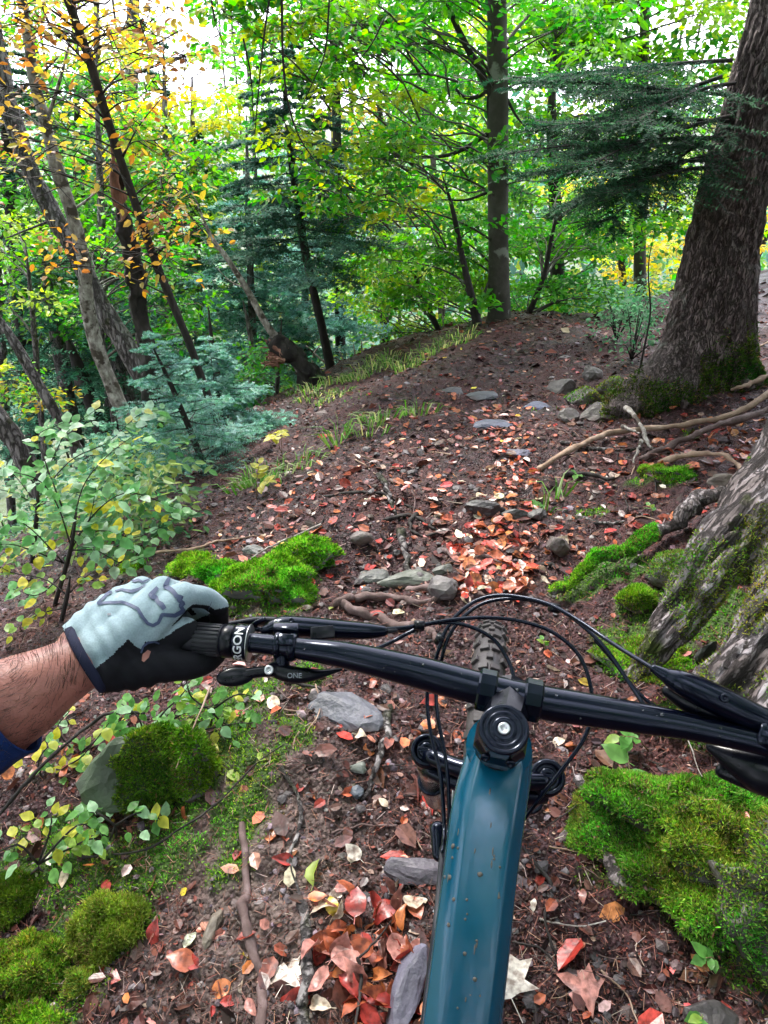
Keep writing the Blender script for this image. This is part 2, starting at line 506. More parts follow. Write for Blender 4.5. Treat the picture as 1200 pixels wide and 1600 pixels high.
def bark_mat(name, c1, c2, c3, scale=9, stretch=.25, strength=.8, dist=.03, lich=None, plates=False, grain=None):
    m, N, L = M(name)
    out = nd(N, 'OutputMaterial'); b = nd(N, 'BsdfPrincipled'); L.new(b.outputs[0], out.inputs[0])
    tc = nd(N, 'TexCoord'); mp = nd(N, 'Mapping'); mp.inputs['Scale'].default_value = (1, 1, stretch)
    if grain is None: L.new(tc.outputs['Object'], mp.inputs[0])
    else:                           # furrows follow the direction the root runs in
        g_ = nrm(np.array(grain, float)); e_ = nrm(np.cross(g_, [0, 0, 1.])); f_ = np.cross(g_, e_); cxyz = nd(N, 'CombineXYZ')
        for k_, ax_ in enumerate((e_, f_, g_)):
            dt = nd(N, 'VectorMath', operation='DOT_PRODUCT'); dt.inputs[1].default_value = tuple(ax_)
            L.new(tc.outputs['Object'], dt.inputs[0]); L.new(dt.outputs['Value'], cxyz.inputs[k_])
        L.new(cxyz.outputs[0], mp.inputs[0])
    n1 = nd(N, 'TexNoise'); n1.inputs['Scale'].default_value = scale; n1.inputs['Detail'].default_value = 8; n1.inputs['Roughness'].default_value = .65
    L.new(mp.outputs[0], n1.inputs['Vector'])
    ad = nd(N, 'VectorMath', operation='MULTIPLY_ADD'); ad.inputs[1].default_value = (.12, .12, .12)
    L.new(n1.outputs['Color'], ad.inputs[0]); L.new(mp.outputs[0], ad.inputs[2])
    v = nd(N, 'TexVoronoi', feature='DISTANCE_TO_EDGE'); v.inputs['Scale'].default_value = scale * 1.9
    L.new(ad.outputs[0], v.inputs['Vector'])
    cr = nd(N, 'ValToRGB'); e = cr.color_ramp.elements
    e[0].position = .28; e[0].color = (*c1, 1); e[1].position = .72; e[1].color = (*c3, 1)
    q = e.new(.5); q.color = (*c2, 1)
    L.new(n1.outputs[0], cr.inputs[0])
    last = cr.outputs[0]
    mr = nd(N, 'MapRange'); mr.inputs['From Max'].default_value = .16; L.new(v.outputs['Distance'], mr.inputs[0])
    if plates:
        mx = nd(N, 'MixRGB', blend_type='MULTIPLY'); mx.inputs[0].default_value = .75
        cr2 = nd(N, 'ValToRGB'); cr2.color_ramp.elements[0].color = (.22, .2, .2, 1)
        L.new(mr.outputs[0], cr2.inputs[0]); L.new(last, mx.inputs[1]); L.new(cr2.outputs[0], mx.inputs[2]); last = mx.outputs[0]
    if lich:
        n2 = nd(N, 'TexNoise'); n2.inputs['Scale'].default_value = lich[0]; n2.inputs['Detail'].default_value = 6
        L.new(tc.outputs['Object'], n2.inputs['Vector'])
        c3_ = nd(N, 'ValToRGB'); c3_.color_ramp.elements[0].position = lich[1]; c3_.color_ramp.elements[1].position = lich[1] + .06
        L.new(n2.outputs[0], c3_.inputs[0])
        mx = nd(N, 'MixRGB'); mx.inputs[2].default_value = (*lich[2], 1)
        L.new(c3_.outputs[0], mx.inputs[0]); L.new(last, mx.inputs[1]); last = mx.outputs[0]
    L.new(last, b.inputs['Base Color'])
    b.inputs['Roughness'].default_value = .75; b.inputs['Specular IOR Level'].default_value = .3
    am = nd(N, 'Math', operation='MULTIPLY_ADD'); am.inputs[1].default_value = .5
    L.new(n1.outputs[0], am.inputs[0])
    if plates: L.new(mr.outputs[0], am.inputs[2])
    else: am.inputs[2].default_value = 0
    bp = nd(N, 'Bump'); bp.inputs['Strength'].default_value = strength; bp.inputs['Distance'].default_value = dist
    L.new(am.outputs[0], bp.inputs['Height']); L.new(bp.outputs[0], b.inputs['Normal'])
    return m

MAT['bark_fir'] = bark_mat('bark_fir', (.06, .042, .038), (.14, .105, .098), (.25, .20, .195), 24, .26, 1.0, .03, (3, .62, (.26, .28, .24)), True)
MAT['bark_root'] = bark_mat('bark_root', (.04, .03, .028), (.18, .15, .15), (.50, .46, .49), 20, .35, 1.0, .03, (4, .56, (.07, .085, .02)), True)
MAT['bark_old'] = bark_mat('bark_old', (.03, .022, .02), (.15, .12, .12), (.42, .38, .41), 20, .16, 1.0, .03, (5, .60, (.07, .085, .02)), True, grain=(-.62, -.35, -.70))
MAT['bark_beech'] = bark_mat('bark_beech', (.03, .027, .022), (.055, .05, .04), (.10, .095, .08), 6, .8, .35, .01, (7, .60, (.20, .21, .18)))
MAT['bark_dark'] = bark_mat('bark_dark', (.008, .006, .006), (.02, .016, .015), (.06, .05, .045), 14, .35, .9, .02)
MAT['bark_pale'] = bark_mat('bark_pale', (.04, .03, .026), (.24, .21, .19), (.56, .53, .49), 22, .6, 1.0, .015, (13, .53, (.06, .045, .035)))
MAT['bark_grey'] = bark_mat('bark_grey', (.05, .044, .044), (.17, .15, .15), (.40, .37, .37), 14, .3, 1.0, .02, (8, .58, (.05, .05, .03)), True)
MAT['wood_rot'] = bark_mat('wood_rot', (.05, .022, .016), (.22, .10, .07), (.42, .24, .18), 16, .3, 1.0, .03)
MAT['wood_dry'] = bark_mat('wood_dry', (.13, .08, .055), (.27, .18, .13), (.42, .31, .25), 14, .7, .6, .004)
MAT['wood_root'] = bark_mat('wood_root', (.05, .03, .028), (.11, .07, .065), (.21, .15, .15), 22, .8, .7, .006)
# ------------------------------------------------------------------ ground sheet
MOSS_SPOTS = []      # (x, y, rx, ry, strength), filled from places seen in the photograph
def spot(px, py, rx, ry, s=1.0):
    g = G(px, py); Z = to_px(g)[2]
    sl = (CAM_H - g[2]) / max(Z, .1)
    MOSS_SPOTS.append((g[0], g[1], rx / FPX * Z, ry / FPX * Z / max(sl, .25), s))
for a in [(330, 1190, 130, 90), (250, 1330, 120, 60, .8), (60, 1540, 110, 90), (150, 1440, 90, 60), (60, 1330, 110, 60, .9), (330, 1270, 110, 60), (440, 1160, 60, 60, .7), (120, 1380, 80, 40, .8), (350, 1350, 60, 40, .6), (430, 920, 80, 60), (300, 880, 60, 25), (390, 1090, 60, 40, .8),
          (1060, 1320, 170, 120), (1010, 1000, 80, 70), (960, 880, 60, 25), (1060, 745, 35, 16), (930, 790, 40, 14, .7), (1150, 1100, 120, 70), (1180, 1500, 60, 90, .8),
          (1000, 930, 40, 25), (905, 905, 50, 22), (200, 890, 40, 14, .8), (1010, 745, 40, 10, .8), (960, 600, 50, 16, .7), (560, 620, 60, 12, .3), (1090, 660, 25, 9, .7),
          (860, 640, 60, 14, .35), (430, 740, 70, 16, .4), (1120, 960, 60, 40, .8), (480, 1060, 50, 30, .5)]:
    spot(*a)

def moss_mask(x, y):
    m = np.zeros(np.shape(x))
    for cx, cy, rx, ry, s in MOSS_SPOTS:
        m = np.maximum(m, s * np.exp(-(((x - cx) / rx) ** 2 + ((y - cy) / ry) ** 2) ** 1.3))
    return m

_c = G([420, 560, 480, 700], [1400, 1250, 1580, 1450])
def clay_mask(x, y):
    return np.exp(-((x + .28) / .24) ** 2 - ((y - 1.05) / .45) ** 2)

def ground():
    ang = np.concatenate([np.linspace(-180, -56, 50, endpoint=False), np.linspace(-56, 56, 420, endpoint=False), np.linspace(56, 180, 50, endpoint=False)])
    ang = np.radians(ang)
    rr = np.concatenate([[.02, .15, .28, .4], np.geomspace(.5, 14, 400), np.geomspace(14.8, 900, 60)])
    A, RR = np.meshgrid(ang, rr, indexing='ij')
    X, Y = RR * np.sin(A), RR * np.cos(A)
    Z = hfull(X, Y)
    n, m = len(ang), len(rr)
    V = np.stack([X, Y, Z], -1).reshape(-1, 3)
    i, j = np.meshgrid(np.arange(n), np.arange(m - 1), indexing='ij'); i2 = (i + 1) % n
    F = np.stack([i * m + j, i * m + j + 1, i2 * m + j + 1, i2 * m + j], -1).reshape(-1, 4)
    mk = moss_mask(V[:, 0], V[:, 1]) * (1 + .5 * fbm2(V[:, 0] * 9, V[:, 1] * 9, 55, 3))
    mk = sstep(.35, .6, mk)
    far = sstep(8, 16, np.hypot(V[:, 0], V[:, 1]))
    cl = clay_mask(V[:, 0], V[:, 1])
    colr = np.stack([np.maximum(mk, far * .8), cl, far], -1)
    me = np_mesh('hillside', V, [F], ground_mat(), True, colr)
    o = link('ground', me)
    tag(o, 'brown forest floor with a worn earth path along the hillside', None, None, 'structure')

def ground_mat():
    m, N, L = M('forest_soil')
    out = nd(N, 'OutputMaterial'); b = nd(N, 'BsdfPrincipled'); L.new(b.outputs[0], out.inputs[0])
    tc = nd(N, 'TexCoord'); at = nd(N, 'Attribute', attribute_name='Col')
    sx = nd(N, 'SeparateColor'); L.new(at.outputs['Color'], sx.inputs[0])
    def noise(s, d=8, r=.6):
        t = nd(N, 'TexNoise'); t.inputs['Scale'].default_value = s; t.inputs['Detail'].default_value = d; t.inputs['Roughness'].default_value = r
        L.new(tc.outputs['Object'], t.inputs['Vector']); return t
    def ramp(src, *stops):
        c = nd(N, 'ValToRGB'); e = c.color_ramp.elements
        e[0].position, e[0].color = stops[0][0], (*stops[0][1], 1); e[1].position, e[1].color = stops[-1][0], (*stops[-1][1], 1)
        for p, k in stops[1:-1]: q = e.new(p); q.color = (*k, 1)
        L.new(src, c.inputs[0]); return c.outputs[0]
    def mix(f, a, bb, t='MIX'):
        x = nd(N, 'MixRGB', blend_type=t)
        if isinstance(f, float): x.inputs[0].default_value = f
        else: L.new(f, x.inputs[0])
        for k, v in ((1, a), (2, bb)):
            if isinstance(v, tuple): x.inputs[k].default_value = (*v, 1)
            else: L.new(v, x.inputs[k])
        return x.outputs[0]
    n1, n2, n3 = noise(2.2), noise(38), noise(150, 4)
    soil = ramp(n2.outputs[0], (.3, (.005, .003, .003)), (.47, (.024, .010, .012)), (.60, (.062, .028, .032)), (.72, (.16, .09, .10)))
    red = ramp(n3.outputs[0], (.35, (.018, .006, .006)), (.55, (.065, .020, .019)), (.7, (.15, .055, .048)))
    f = ramp(n1.outputs[0], (.42, (0, 0, 0)), (.62, (.8, .8, .8)))
    c = mix(f, soil, red)
    clay = ramp(n2.outputs[0], (.3, (.07, .048, .043)), (.6, (.19, .135, .12)), (.75, (.29, .215, .19)))
    c = mix(sx.outputs['Green'], c, clay)
    moss = ramp(n3.outputs[0], (.3, (.012, .028, .006)), (.55, (.045, .085, .012)), (.75, (.09, .15, .02)))
    c = mix(sx.outputs['Red'], c, moss)
    L.new(c, b.inputs['Base Color'])
    rr = ramp(n1.outputs[0], (.35, (.30, .30, .30)), (.65, (.7, .7, .7))); L.new(rr, b.inputs['Roughness'])
    b.inputs['Specular IOR Level'].default_value = .25
    v = nd(N, 'TexVoronoi'); v.inputs['Scale'].default_value = 90; L.new(tc.outputs['Object'], v.inputs['Vector'])
    s = nd(N, 'Math', operation='MULTIPLY_ADD'); s.inputs[1].default_value = -.6; L.new(v.outputs['Distance'], s.inputs[0]); L.new(n2.outputs[0], s.inputs[2])
    bp = nd(N, 'Bump'); bp.inputs['Strength'].default_value = .8; bp.inputs['Distance'].default_value = .02
    L.new(s.outputs[0], bp.inputs['Height']); L.new(bp.outputs[0], b.inputs['Normal'])
    return m
ground()

# ------------------------------------------------------------------ organic shapes
import bmesh
def ico(sub):
    bm = bmesh.new(); bmesh.ops.create_icosphere(bm, subdivisions=sub, radius=1)
    V = np.array([v.co[:] for v in bm.verts]); F = np.array([[v.index for v in f.verts] for f in bm.faces]); bm.free()
    return V, F
ICO = {k: ico(k) for k in (1, 2, 3, 4, 5)}

def rock_arrays(center, size, seed, sub=4, angular=.5, rough=.12, rot=0., tilt=(0, 0)):
    V, F = ICO[sub]; V = V.copy()
    rs = np.random.default_rng(seed)
    for _ in range(int(9 * angular) + 3):              # planar cuts give flat facets
        n = nrm(rs.normal(size=3)); d = rs.uniform(.55, .85)
        s = V @ n; V = V - np.maximum(0, s - d)[:, None] * n * .92
    V = V * (1 + rough * fbm3(V, 2.2, seed, 4)[:, None])
    V = V * np.asarray(size)
    cx, sx_ = math.cos(tilt[0]), math.sin(tilt[0]); cy, sy = math.cos(tilt[1]), math.sin(tilt[1]); cz, sz = math.cos(rot), math.sin(rot)
    Rm = np.array([[cz, -sz, 0], [sz, cz, 0], [0, 0, 1]]) @ np.array([[cy, 0, sy], [0, 1, 0], [-sy, 0, cy]]) @ np.array([[1, 0, 0], [0, cx, -sx_], [0, sx_, cx]])
    return V @ Rm.T + np.asarray(center), F

def organic(mb, name, voxel, smooth_iter=4, factor=.5):
    """fuse the collected solids into one continuous skin; returns V, N, F arrays (world)"""
    me = mb.mesh(name, MAT['stone'])
    o = bpy.data.objects.new('organic_source', me); COL.objects.link(o)
    md = o.modifiers.new('r', 'REMESH'); md.mode = 'VOXEL'; md.voxel_size = voxel; md.adaptivity = 0
    sm = o.modifiers.new('s', 'SMOOTH'); sm.iterations = smooth_iter; sm.factor = factor
    dg = bpy.context.evaluated_depsgraph_get()
    ev = o.evaluated_get(dg); m2 = ev.to_mesh()
    V = np.zeros(len(m2.vertices) * 3); m2.vertices.foreach_get('co', V); V = V.reshape(-1, 3)
    Nn = np.zeros(len(m2.vertices) * 3); m2.vertices.foreach_get('normal', Nn); Nn = Nn.reshape(-1, 3)
    F = np.array([p.vertices[:] for p in m2.polygons])
    ev.to_mesh_clear()
    bpy.data.objects.remove(o); bpy.data.meshes.remove(me)
    return V, Nn, F

def sample_surface(V, F, n, test=None):
    """random points on a mesh -> P, N (area weighted); test(P, N) -> probability"""
    T = F if F.shape[1] == 3 else np.concatenate([F[:, [0, 1, 2]], F[:, [0, 2, 3]]])
    a, b, c = V[T[:, 0]], V[T[:, 1]], V[T[:, 2]]
    cr = np.cross(b - a, c - a); ar = np.linalg.norm(cr, axis=1)
    k = R.choice(len(T), n, p=ar / ar.sum())
    u, v = R.random(n), R.random(n); s = u + v > 1; u[s], v[s] = 1 - u[s], 1 - v[s]
    P = a[k] + (b[k] - a[k]) * u[:, None] + (c[k] - a[k]) * v[:, None]
    Nn = nrm(cr[k])
    if test is not None:
        keep = R.random(n) < test(P, Nn)
        P, Nn = P[keep], Nn[keep]
    return P, Nn

MOSS_BRIGHT = [(.14, .35, .03), (.20, .44, .045), (.08, .22, .02), (.30, .47, .07)]
MOSS_OLIVE = [(.19, .25, .04), (.26, .32, .06), (.10, .16, .025), (.15, .32, .05)]
def moss_blades(mb, P, Nn, L=.010, cols=MOSS_BRIGHT, weights=None):
    n = len(P)
    D = nrm(Nn * .9 + R.normal(0, .55, (n, 3)) + np.array([0, 0, .35]))
    N2 = nrm(np.cross(D, R.normal(size=(n, 3))))
    c = palette(cols, n, weights, .25)
    c = c * np.stack([1 + .45 * fbm3(P, 6, 77, 2), np.ones(n), np.ones(n)], -1)
    patch = (1 + .45 * fbm3(P, 26, 5, 2) + .25 * fbm3(P, 7, 8, 2))[:, None]
    c = np.clip(c * patch, .004, .6)
    dead = (R.random(n) < .05 + .22 * sstep(.25, .6, fbm3(P, 12, 44, 2)))[:, None]; c = np.where(dead, palette([(.20, .13, .06), (.11, .07, .04), (.30, .24, .09)], n), c)
    leaves(mb, P - Nn * .001, D, N2, L * R.uniform(.4, 1.7, n), L * .42 * R.uniform(.7, 1.3, n), c, 'diamond', .3, .25)

def moss_patch(parent, V, F, n, test=None, L=.010, cols=MOSS_BRIGHT, name='moss'):
    if test is not None:                       # only where the moss can grow
        fcn = V[F].mean(1); fnn = nrm(np.cross(V[F[:, 1]] - V[F[:, 0]], V[F[:, 2]] - V[F[:, 0]]))
        F = F[np.asarray(test(fcn, fnn), float) > .02]
        if len(F) < 4: return
    P, Nn = sample_surface(V, F, n, test)
    if len(P) < 5: return
    mb = MB(); moss_blades(mb, P, Nn, L, cols)
    o = mb.obj(name, MAT['moss'], parent, False); o['kind'] = 'stuff'
    return o

# ------------------------------------------------------------------ loose stuff lying on the forest floor
def polar_pts(n, r0, r1, pw=1.0, a0=-50, a1=50):
    """denser near the camera, where it shows"""
    r = r0 * (r1 / r0) ** (R.random(n) ** pw)
    a = np.radians(R.uniform(a0, a1, n))
    return r * np.sin(a), r * np.cos(a)

def lay(x, y, up=.003):
    return np.stack([x, y, hfull(x, y) + up], -1), ground_normal(x, y)

# crumbs of soil and bark
def litter():
    x, y = polar_pts(95000, .75, 9.5)
    mk = moss_mask(x, y); keep = R.random(len(x)) > mk * .9 + .8 * clay_mask(x, y)
    x, y = x[keep], y[keep]; n = len(x)
    P, Nn = lay(x, y, .002); r = np.hypot(x, y)
    s = (.0020 + .0022 * r) * R.lognormal(0, .5, n)
    c = palette([(.014, .006, .005), (.040, .014, .012), (.11, .032, .024), (.030, .018, .019), (.10, .066, .072), (.19, .060, .042), (.32, .20, .165)], n, [6, 5, 3, 3, .8, 1.8, .6])
    mb = MB(); dd, nn = rand_dirs(n), nrm(Nn + R.normal(0, .35, (n, 3)))
    for k_, sh_ in ((r < 2.2, 'hex'), (r >= 2.2, 'diamond')):
        q = int(k_.sum()); leaves(mb, P[k_], dd[k_], nn[k_], s[k_] * 1.6, s[k_] * 1.15, c[k_], sh_, R.uniform(-.4, .8, q), R.uniform(-.3, .5, q))
    tag(mb.obj('leaf_crumbs', MAT['chip'], None, False), 'brown and rusty crumbs of leaves and bark strewn over the path', 'leaf litter', None, 'stuff')
    # fir needles and small twigs
    x, y = polar_pts(22000, .75, 7.5); n = len(x)
    P, Nn = lay(x, y, .004); r = np.hypot(x, y)
    D = nrm(rand_dirs(n) + Nn * R.uniform(-.1, .25, (n, 1)))
    ln = R.uniform(.01, .03, n) * (1 + .25 * r)
    mb = MB(); sticks(mb, P, P + D * ln[:, None], .0006 + .0002 * r, .0003 + .0002 * r, palette([(.13, .05, .035), (.26, .13, .09), (.05, .03, .027), (.33, .25, .22), (.20, .07, .05)], n, [3, 2, 3, 1, 3]))
    tag(mb.obj('needle_litter', MAT['twig'], None, False), 'thin brown needles and broken twiglets scattered over the soil', 'needle litter', None, 'stuff')
    # pebbles
    x, y = polar_pts(7200, .75, 7)
    keep = R.random(len(x)) > moss_mask(x, y) * .95; x, y = x[keep], y[keep]; n = len(x)
    P, Nn = lay(x, y, 0); r = np.hypot(x, y)
    s = (.0035 + .0016 * r) * R.lognormal(0, .5, n)
    V0, F0 = ICO[1]
    th = R.uniform(0, 6.28, n); ca, sa = np.cos(th), np.sin(th)
    sc = s[:, None] * R.uniform(.6, 1.3, (n, 3)); sc[:, 2] *= .6
    W = V0[None] * (1 + R.normal(0, .16, (n, len(V0), 1))) * sc[:, None]
    W = np.stack([W[..., 0] * ca[:, None] - W[..., 1] * sa[:, None], W[..., 0] * sa[:, None] + W[..., 1] * ca[:, None], W[..., 2]], -1) + P[:, None]
    F = (F0[None] + (np.arange(n) * len(V0))[:, None, None]).reshape(-1, 3)
    c = palette([(.06, .045, .05), (.11, .085, .095), (.035, .028, .032), (.20, .16, .17), (.09, .06, .055)], n)
    mb = MB(); mb.add(W.reshape(-1, 3), F, np.repeat(c, len(V0), 0))
    tag(mb.obj('gravel', MAT['pebble'], None, False), 'small grey and brown pebbles pressed into the muddy path', 'gravel', None, 'stuff')
litter()

# ground moss
def floor_moss():
    x, y = polar_pts(230000, .75, 7, .85)
    mk = moss_mask(x, y) * (1 + .5 * fbm2(x * 9, y * 9, 55, 3))
    keep = R.random(len(x)) < sstep(.3, .62, mk) * .9; x, y = x[keep], y[keep]
    P, Nn = lay(x, y, 0); r = np.hypot(x, y)
    mb = MB(); moss_blades(mb, P, Nn, .0055 + .0026 * r)
    tag(mb.obj('moss_carpet', MAT['moss'], None, False), 'low green moss growing in patches on the bank beside the path', 'moss', None, 'stuff')
floor_moss()

# ------------------------------------------------------------------ fallen leaves
def blade_leaf(w=.62, fold=.2, curl=.3, wav=.05, seed=0, maple=False):
    """a leaf outline with midrib, side edges that ripple, and a stalk; unit length, lies along +Y; (V, F)"""
    rs = np.random.default_rng(seed)
    if maple:
        tips = [(-.62, .02, .52), (-.50, .55, .78), (0, 1.0, 1.0), (.50, .55, .78), (.62, .02, .52)]
        out = [(0, 0)]
        pts = [(-.16, .02), (-.5, -.04), (-.34, .18), (-.62, .42), (-.40, .46), (-.30, .62), (-.16, .55), (-.12, .8), (0, 1.02), (.12, .8), (.16, .55), (.30, .62), (.40, .46), (.62, .42), (.34, .18), (.5, -.04), (.16, .02)]
        V = [(0, .33, 0)] + [(x, y, wav * 2 * rs.normal()) for x, y in pts] + [(0, .0, 0)]
        n = len(pts) + 1
        F = [(0, 1 + i, 1 + (i + 1) % n) for i in range(n)]
        V = np.array(V, float); V[:, 2] += -curl * (V[:, 1] - .4) ** 2
        V = np.vstack([V, [(-.008, 0, 0), (.008, 0, 0), (.008, -.4, .03), (-.008, -.4, .03)]]); k = len(V) - 4
        return V, [np.array(F), np.array([[k, k + 1, k + 2, k + 3]])]
    t = np.array([0, .08, .2, .35, .5, .65, .8, .92, 1.0]); prof = np.array([0, .24, .42, .50, .49, .41, .26, .10, 0]) * w * (1 + .06 * rs.normal(size=9))
    V, F = [], []
    for i, a in enumerate(t):
        zc = -curl * (a - .5) ** 2 + .02 * math.sin(9 * a + seed)
        e = wav * rs.normal(size=2)
        V += [(-prof[i] * math.cos(fold * 2), a, zc + prof[i] * fold * 1.6 + e[0] * (prof[i] > 0)), (0, a, zc), (prof[i] * math.cos(fold * 2), a, zc + prof[i] * fold * 1.6 + e[1] * (prof[i] > 0))]
    V = np.array(V)
    for i in range(8):
        F += [(3 * i, 3 * i + 1, 3 * i + 4, 3 * i + 3), (3 * i + 1, 3 * i + 2, 3 * i + 5, 3 * i + 4)]
    V = np.vstack([V, [(-.01, 0, -curl * .25), (.01, 0, -curl * .25), (.01, -.22, -curl * .25 + .03), (-.01, -.22, -curl * .25 + .03)]]); k = len(V) - 4
    return V, [np.array(F), np.array([[k, k + 1, k + 2, k + 3]])]

def leaf_mesh(name, col, mat, **kw):
    V, F = blade_leaf(**kw)
    rs = np.random.default_rng(kw.get('seed', 0) + 100)
    c = np.clip(np.array(col)[None] * (1 + rs.normal(0, .13, (len(V), 1))), .01, .95)
    c[1:27:3] *= .72
    return np_mesh(name, V, F, mat, True, c)

LEAFCOL = {'red': (.36, .040, .032), 'rust': (.42, .11, .05), 'orange': (.58, .19, .06), 'brown': (.12, .045, .035), 'pink': (.50, .22, .19), 'pale': (.68, .58, .46), 'yellow': (.72, .55, .06), 'green': (.16, .36, .05), 'lime': (.42, .52, .12), 'white': (.72, .68, .62)}
LM = {}
for cn, cc in LEAFCOL.items():
    LM[cn] = [leaf_mesh('leaf_' + cn, cc, MAT['dry_leaf'] if cn not in ('green', 'lime') else MAT['leaf'], w=w_, fold=f_, curl=q_, wav=.035, seed=s_)
              for s_, (w_, f_, q_) in enumerate([(.66, .14, .25), (.74, .05, -.45), (.6, .34, .7), (.7, .1, .12), (.62, .22, -.8), (.7, .42, .3), (.58, .02, 1.1), (.76, .18, .0)])]
    LM['maple_' + cn] = [leaf_mesh('maple_' + cn, cc, MAT['dry_leaf'], maple=True, curl=.12, wav=.012, seed=3)]

def rot_to(nv, dirv):
    nv = Vector(nv).normalized(); d = Vector(dirv); d = (d - nv * d.dot(nv)).normalized(); s = d.cross(nv)
    return Matrix((s, d, nv)).transposed().to_4x4()

USED = {}
def fallen(px, py, cn, size, label, group=None, ang=None, maple=False, lift=.006, tilt=.35):
    g = G(px, py); n = ground_normal(g[0], g[1])
    n = nrm(n + R.normal(0, tilt, 3)); a = R.uniform(0, 6.28) if ang is None else ang
    vi = R.integers(0, 1 if maple else 8); me = LM[('maple_' if maple else '') + cn][vi]
    label = label.replace('@', ['curved', 'flat', 'folded', 'dished', 'arched', 'creased', 'curled', 'level'][vi])
    while USED.get(label, group) != group or (group is None and label in USED): label = 'wet ' + label
    USED[label] = group
    if maple: lift = .018
    o = bpy.data.objects.new('fallen_leaf', me); COL.objects.link(o)
    m = rot_to(n, (math.cos(a), math.sin(a), 0))
    o.matrix_world = Matrix.Translation(Vector(g) + Vector(n) * lift) @ m @ Matrix.Scale(size, 4)
    tag(o, label, 'leaf', group)
    return o

def inside(poly, x, y):
    x, y = np.asarray(x), np.asarray(y); r = np.zeros(x.shape, bool); n = len(poly)
    for i in range(n):
        x1, y1 = poly[i]; x2, y2 = poly[(i + 1) % n]
        if y1 == y2: continue
        c = ((y1 > y) != (y2 > y)) & (x < (x2 - x1) * (y - y1) / (y2 - y1) + x1)
        r ^= c
    return r

def in_poly(poly, n):
    xs, ys = [p[0] for p in poly], [p[1] for p in poly]; X, Y = [], []
    while len(X) < n:
        x, y = R.uniform(min(xs), max(xs), n * 2), R.uniform(min(ys), max(ys), n * 2)
        k = inside(poly, x, y); X += list(x[k]); Y += list(y[k])
    return np.array(X[:n]), np.array(Y[:n])

# single leaves one can point at
for a in [
    (235, 1462, 'red', .055, 'dark red curled leaf on the mud below the light green moss tuft', 1.2),
    (303, 1497, 'rust', .07, 'broad rusty oval leaf lying flat on pale mud left of the path', 2.9),
    (375, 1494, 'yellow', .042, 'bright yellow leaf beside the red root on the pale clay', .6),
    (360, 1522, 'orange', .055, 'orange beech leaf just below the yellow leaf on the clay', 3.6),
    (370, 1548, 'pale', .05, 'cream coloured leaf under the orange leaf on the clay', 1.6),
    (436, 1560, 'red', .08, 'crimson crumpled leaf at the bottom left of the red leaf heap', .3),
    (400, 1585, 'pink', .045, 'small pink leaf at the lower edge beside the crimson leaf', 2.2),
    (488, 1370, 'lime', .07, 'yellow green crinkled leaf next to a dark red one on the path', 1.4),
    (460, 1347, 'red', .06, 'dark maroon leaf touching the yellow green leaf on the path', 3.0),
    (445, 1362, 'pale', .05, 'pale buff leaf left of the maroon leaf on the path', 4.0),
    (522, 1420, 'yellow', .05, 'bright yellow leaf on top of the red leaf heap', 1.8),
    (566, 1182, 'orange', .06, 'salmon orange beech leaf alone on the dark path', .9),
    (405, 1200, 'lime', .05, 'round pale yellow leaf at the end of a thin twig', 1.1),
    (356, 1206, 'lime', .045, 'pale green leaf lying on dark moss right of the boulder', 5.6),
    (434, 1118, 'pale', .06, 'round cream leaf on moss below the dropper lever', 2.0),
    (420, 1318, 'orange', .045, 'orange leaf standing upright by a small brown pebble', 1.5),
    (290, 1268, 'rust', .05, 'brown orange leaf on the moss below the boulder', .2),
    (286, 1520, 'red', .03, 'tiny red leaf on black soil beside olive moss', .2),
    (158, 1578, 'brown', .05, 'brown leaf on black soil near the bottom left edge', 2.2),
    (562, 1325, 'white', .05, 'white square looking leaf on the wet dark path', 2.4),
    (640, 1385, 'red', .06, 'wet red leaf pressed against the left of the blue frame', 2.4),
    (605, 1250, 'pale', .032, 'small cream leaf on dark soil left of the fork leg', 2.4),
    (665, 1250, 'pink', .11, 'large pinkish brown leaf behind the fork leg', 1.4),
    (908, 1412, 'pink', .04, 'small pink and white leaf right of the frame on dark crumbs', 1.2),
    (833, 1425, 'white', .03, 'small round whitish leaf just right of the frame', 1.2),
    (908, 1536, 'pale', .028, 'tiny cream oval leaf above the dusky red maple leaf', 1.2),
    (1145, 1455, 'yellow', .075, 'narrow bright yellow leaf hanging in the moss at the right', 2.4),
    (975, 1200, 'rust', .06, 'rusty folded leaf beside the green seedling under the handlebar', 2.1),
    (945, 1248, 'orange', .06, 'orange brown leaf lying between twigs left of the big moss mound', .3),
    (853, 1040, 'pale', .055, 'round cream leaf in front of the handlebar right of the tyre', .5),
    (865, 1158, 'pale', .05, 'cream crumpled leaf between the stem and the green cable', .5),
    (880, 1163, 'orange', .05, 'half green half orange leaf right of the cream crumpled leaf', .1),
    (790, 916, 'white', .055, 'white lens shaped leaf on the orange leaves ahead of the wheel', .35),
    (870, 850, 'pale', .075, 'beige leaf leaning on a stone right of the path', .9),
    (1048, 808, 'orange', .055, 'orange leaf on bare soil above the bark covered root', .1),
    (1180, 690, 'orange', .08, 'bright orange leaf standing up among sticks at the right edge', 1.5),
    (1186, 692, 'yellow', .07, 'golden yellow leaf below the bright orange one at the right edge', .2),
    (575, 955, 'red', .06, 'shiny red leaf on the root ahead of the handlebar', .2),
    (470, 985 - 30, 'white', .045, 'white oval leaf on soil beside the bright moss rock', .3),
    (512, 950, 'lime', .045, 'pale lime leaf right of the white oval leaf', 1.0),
    (813, 886, 'white', .065, 'pale grey leaf standing among the red leaves on the path', 1.6),
    (755, 805, 'pink', .07, 'pale pink leaf in front of the dark flat stones', .2),
    (652, 862, 'red', .055, 'deep red leaf by the stones in the middle of the path', .3)]:
    fallen(a[0], a[1], a[2], a[3], a[4], None, a[5])
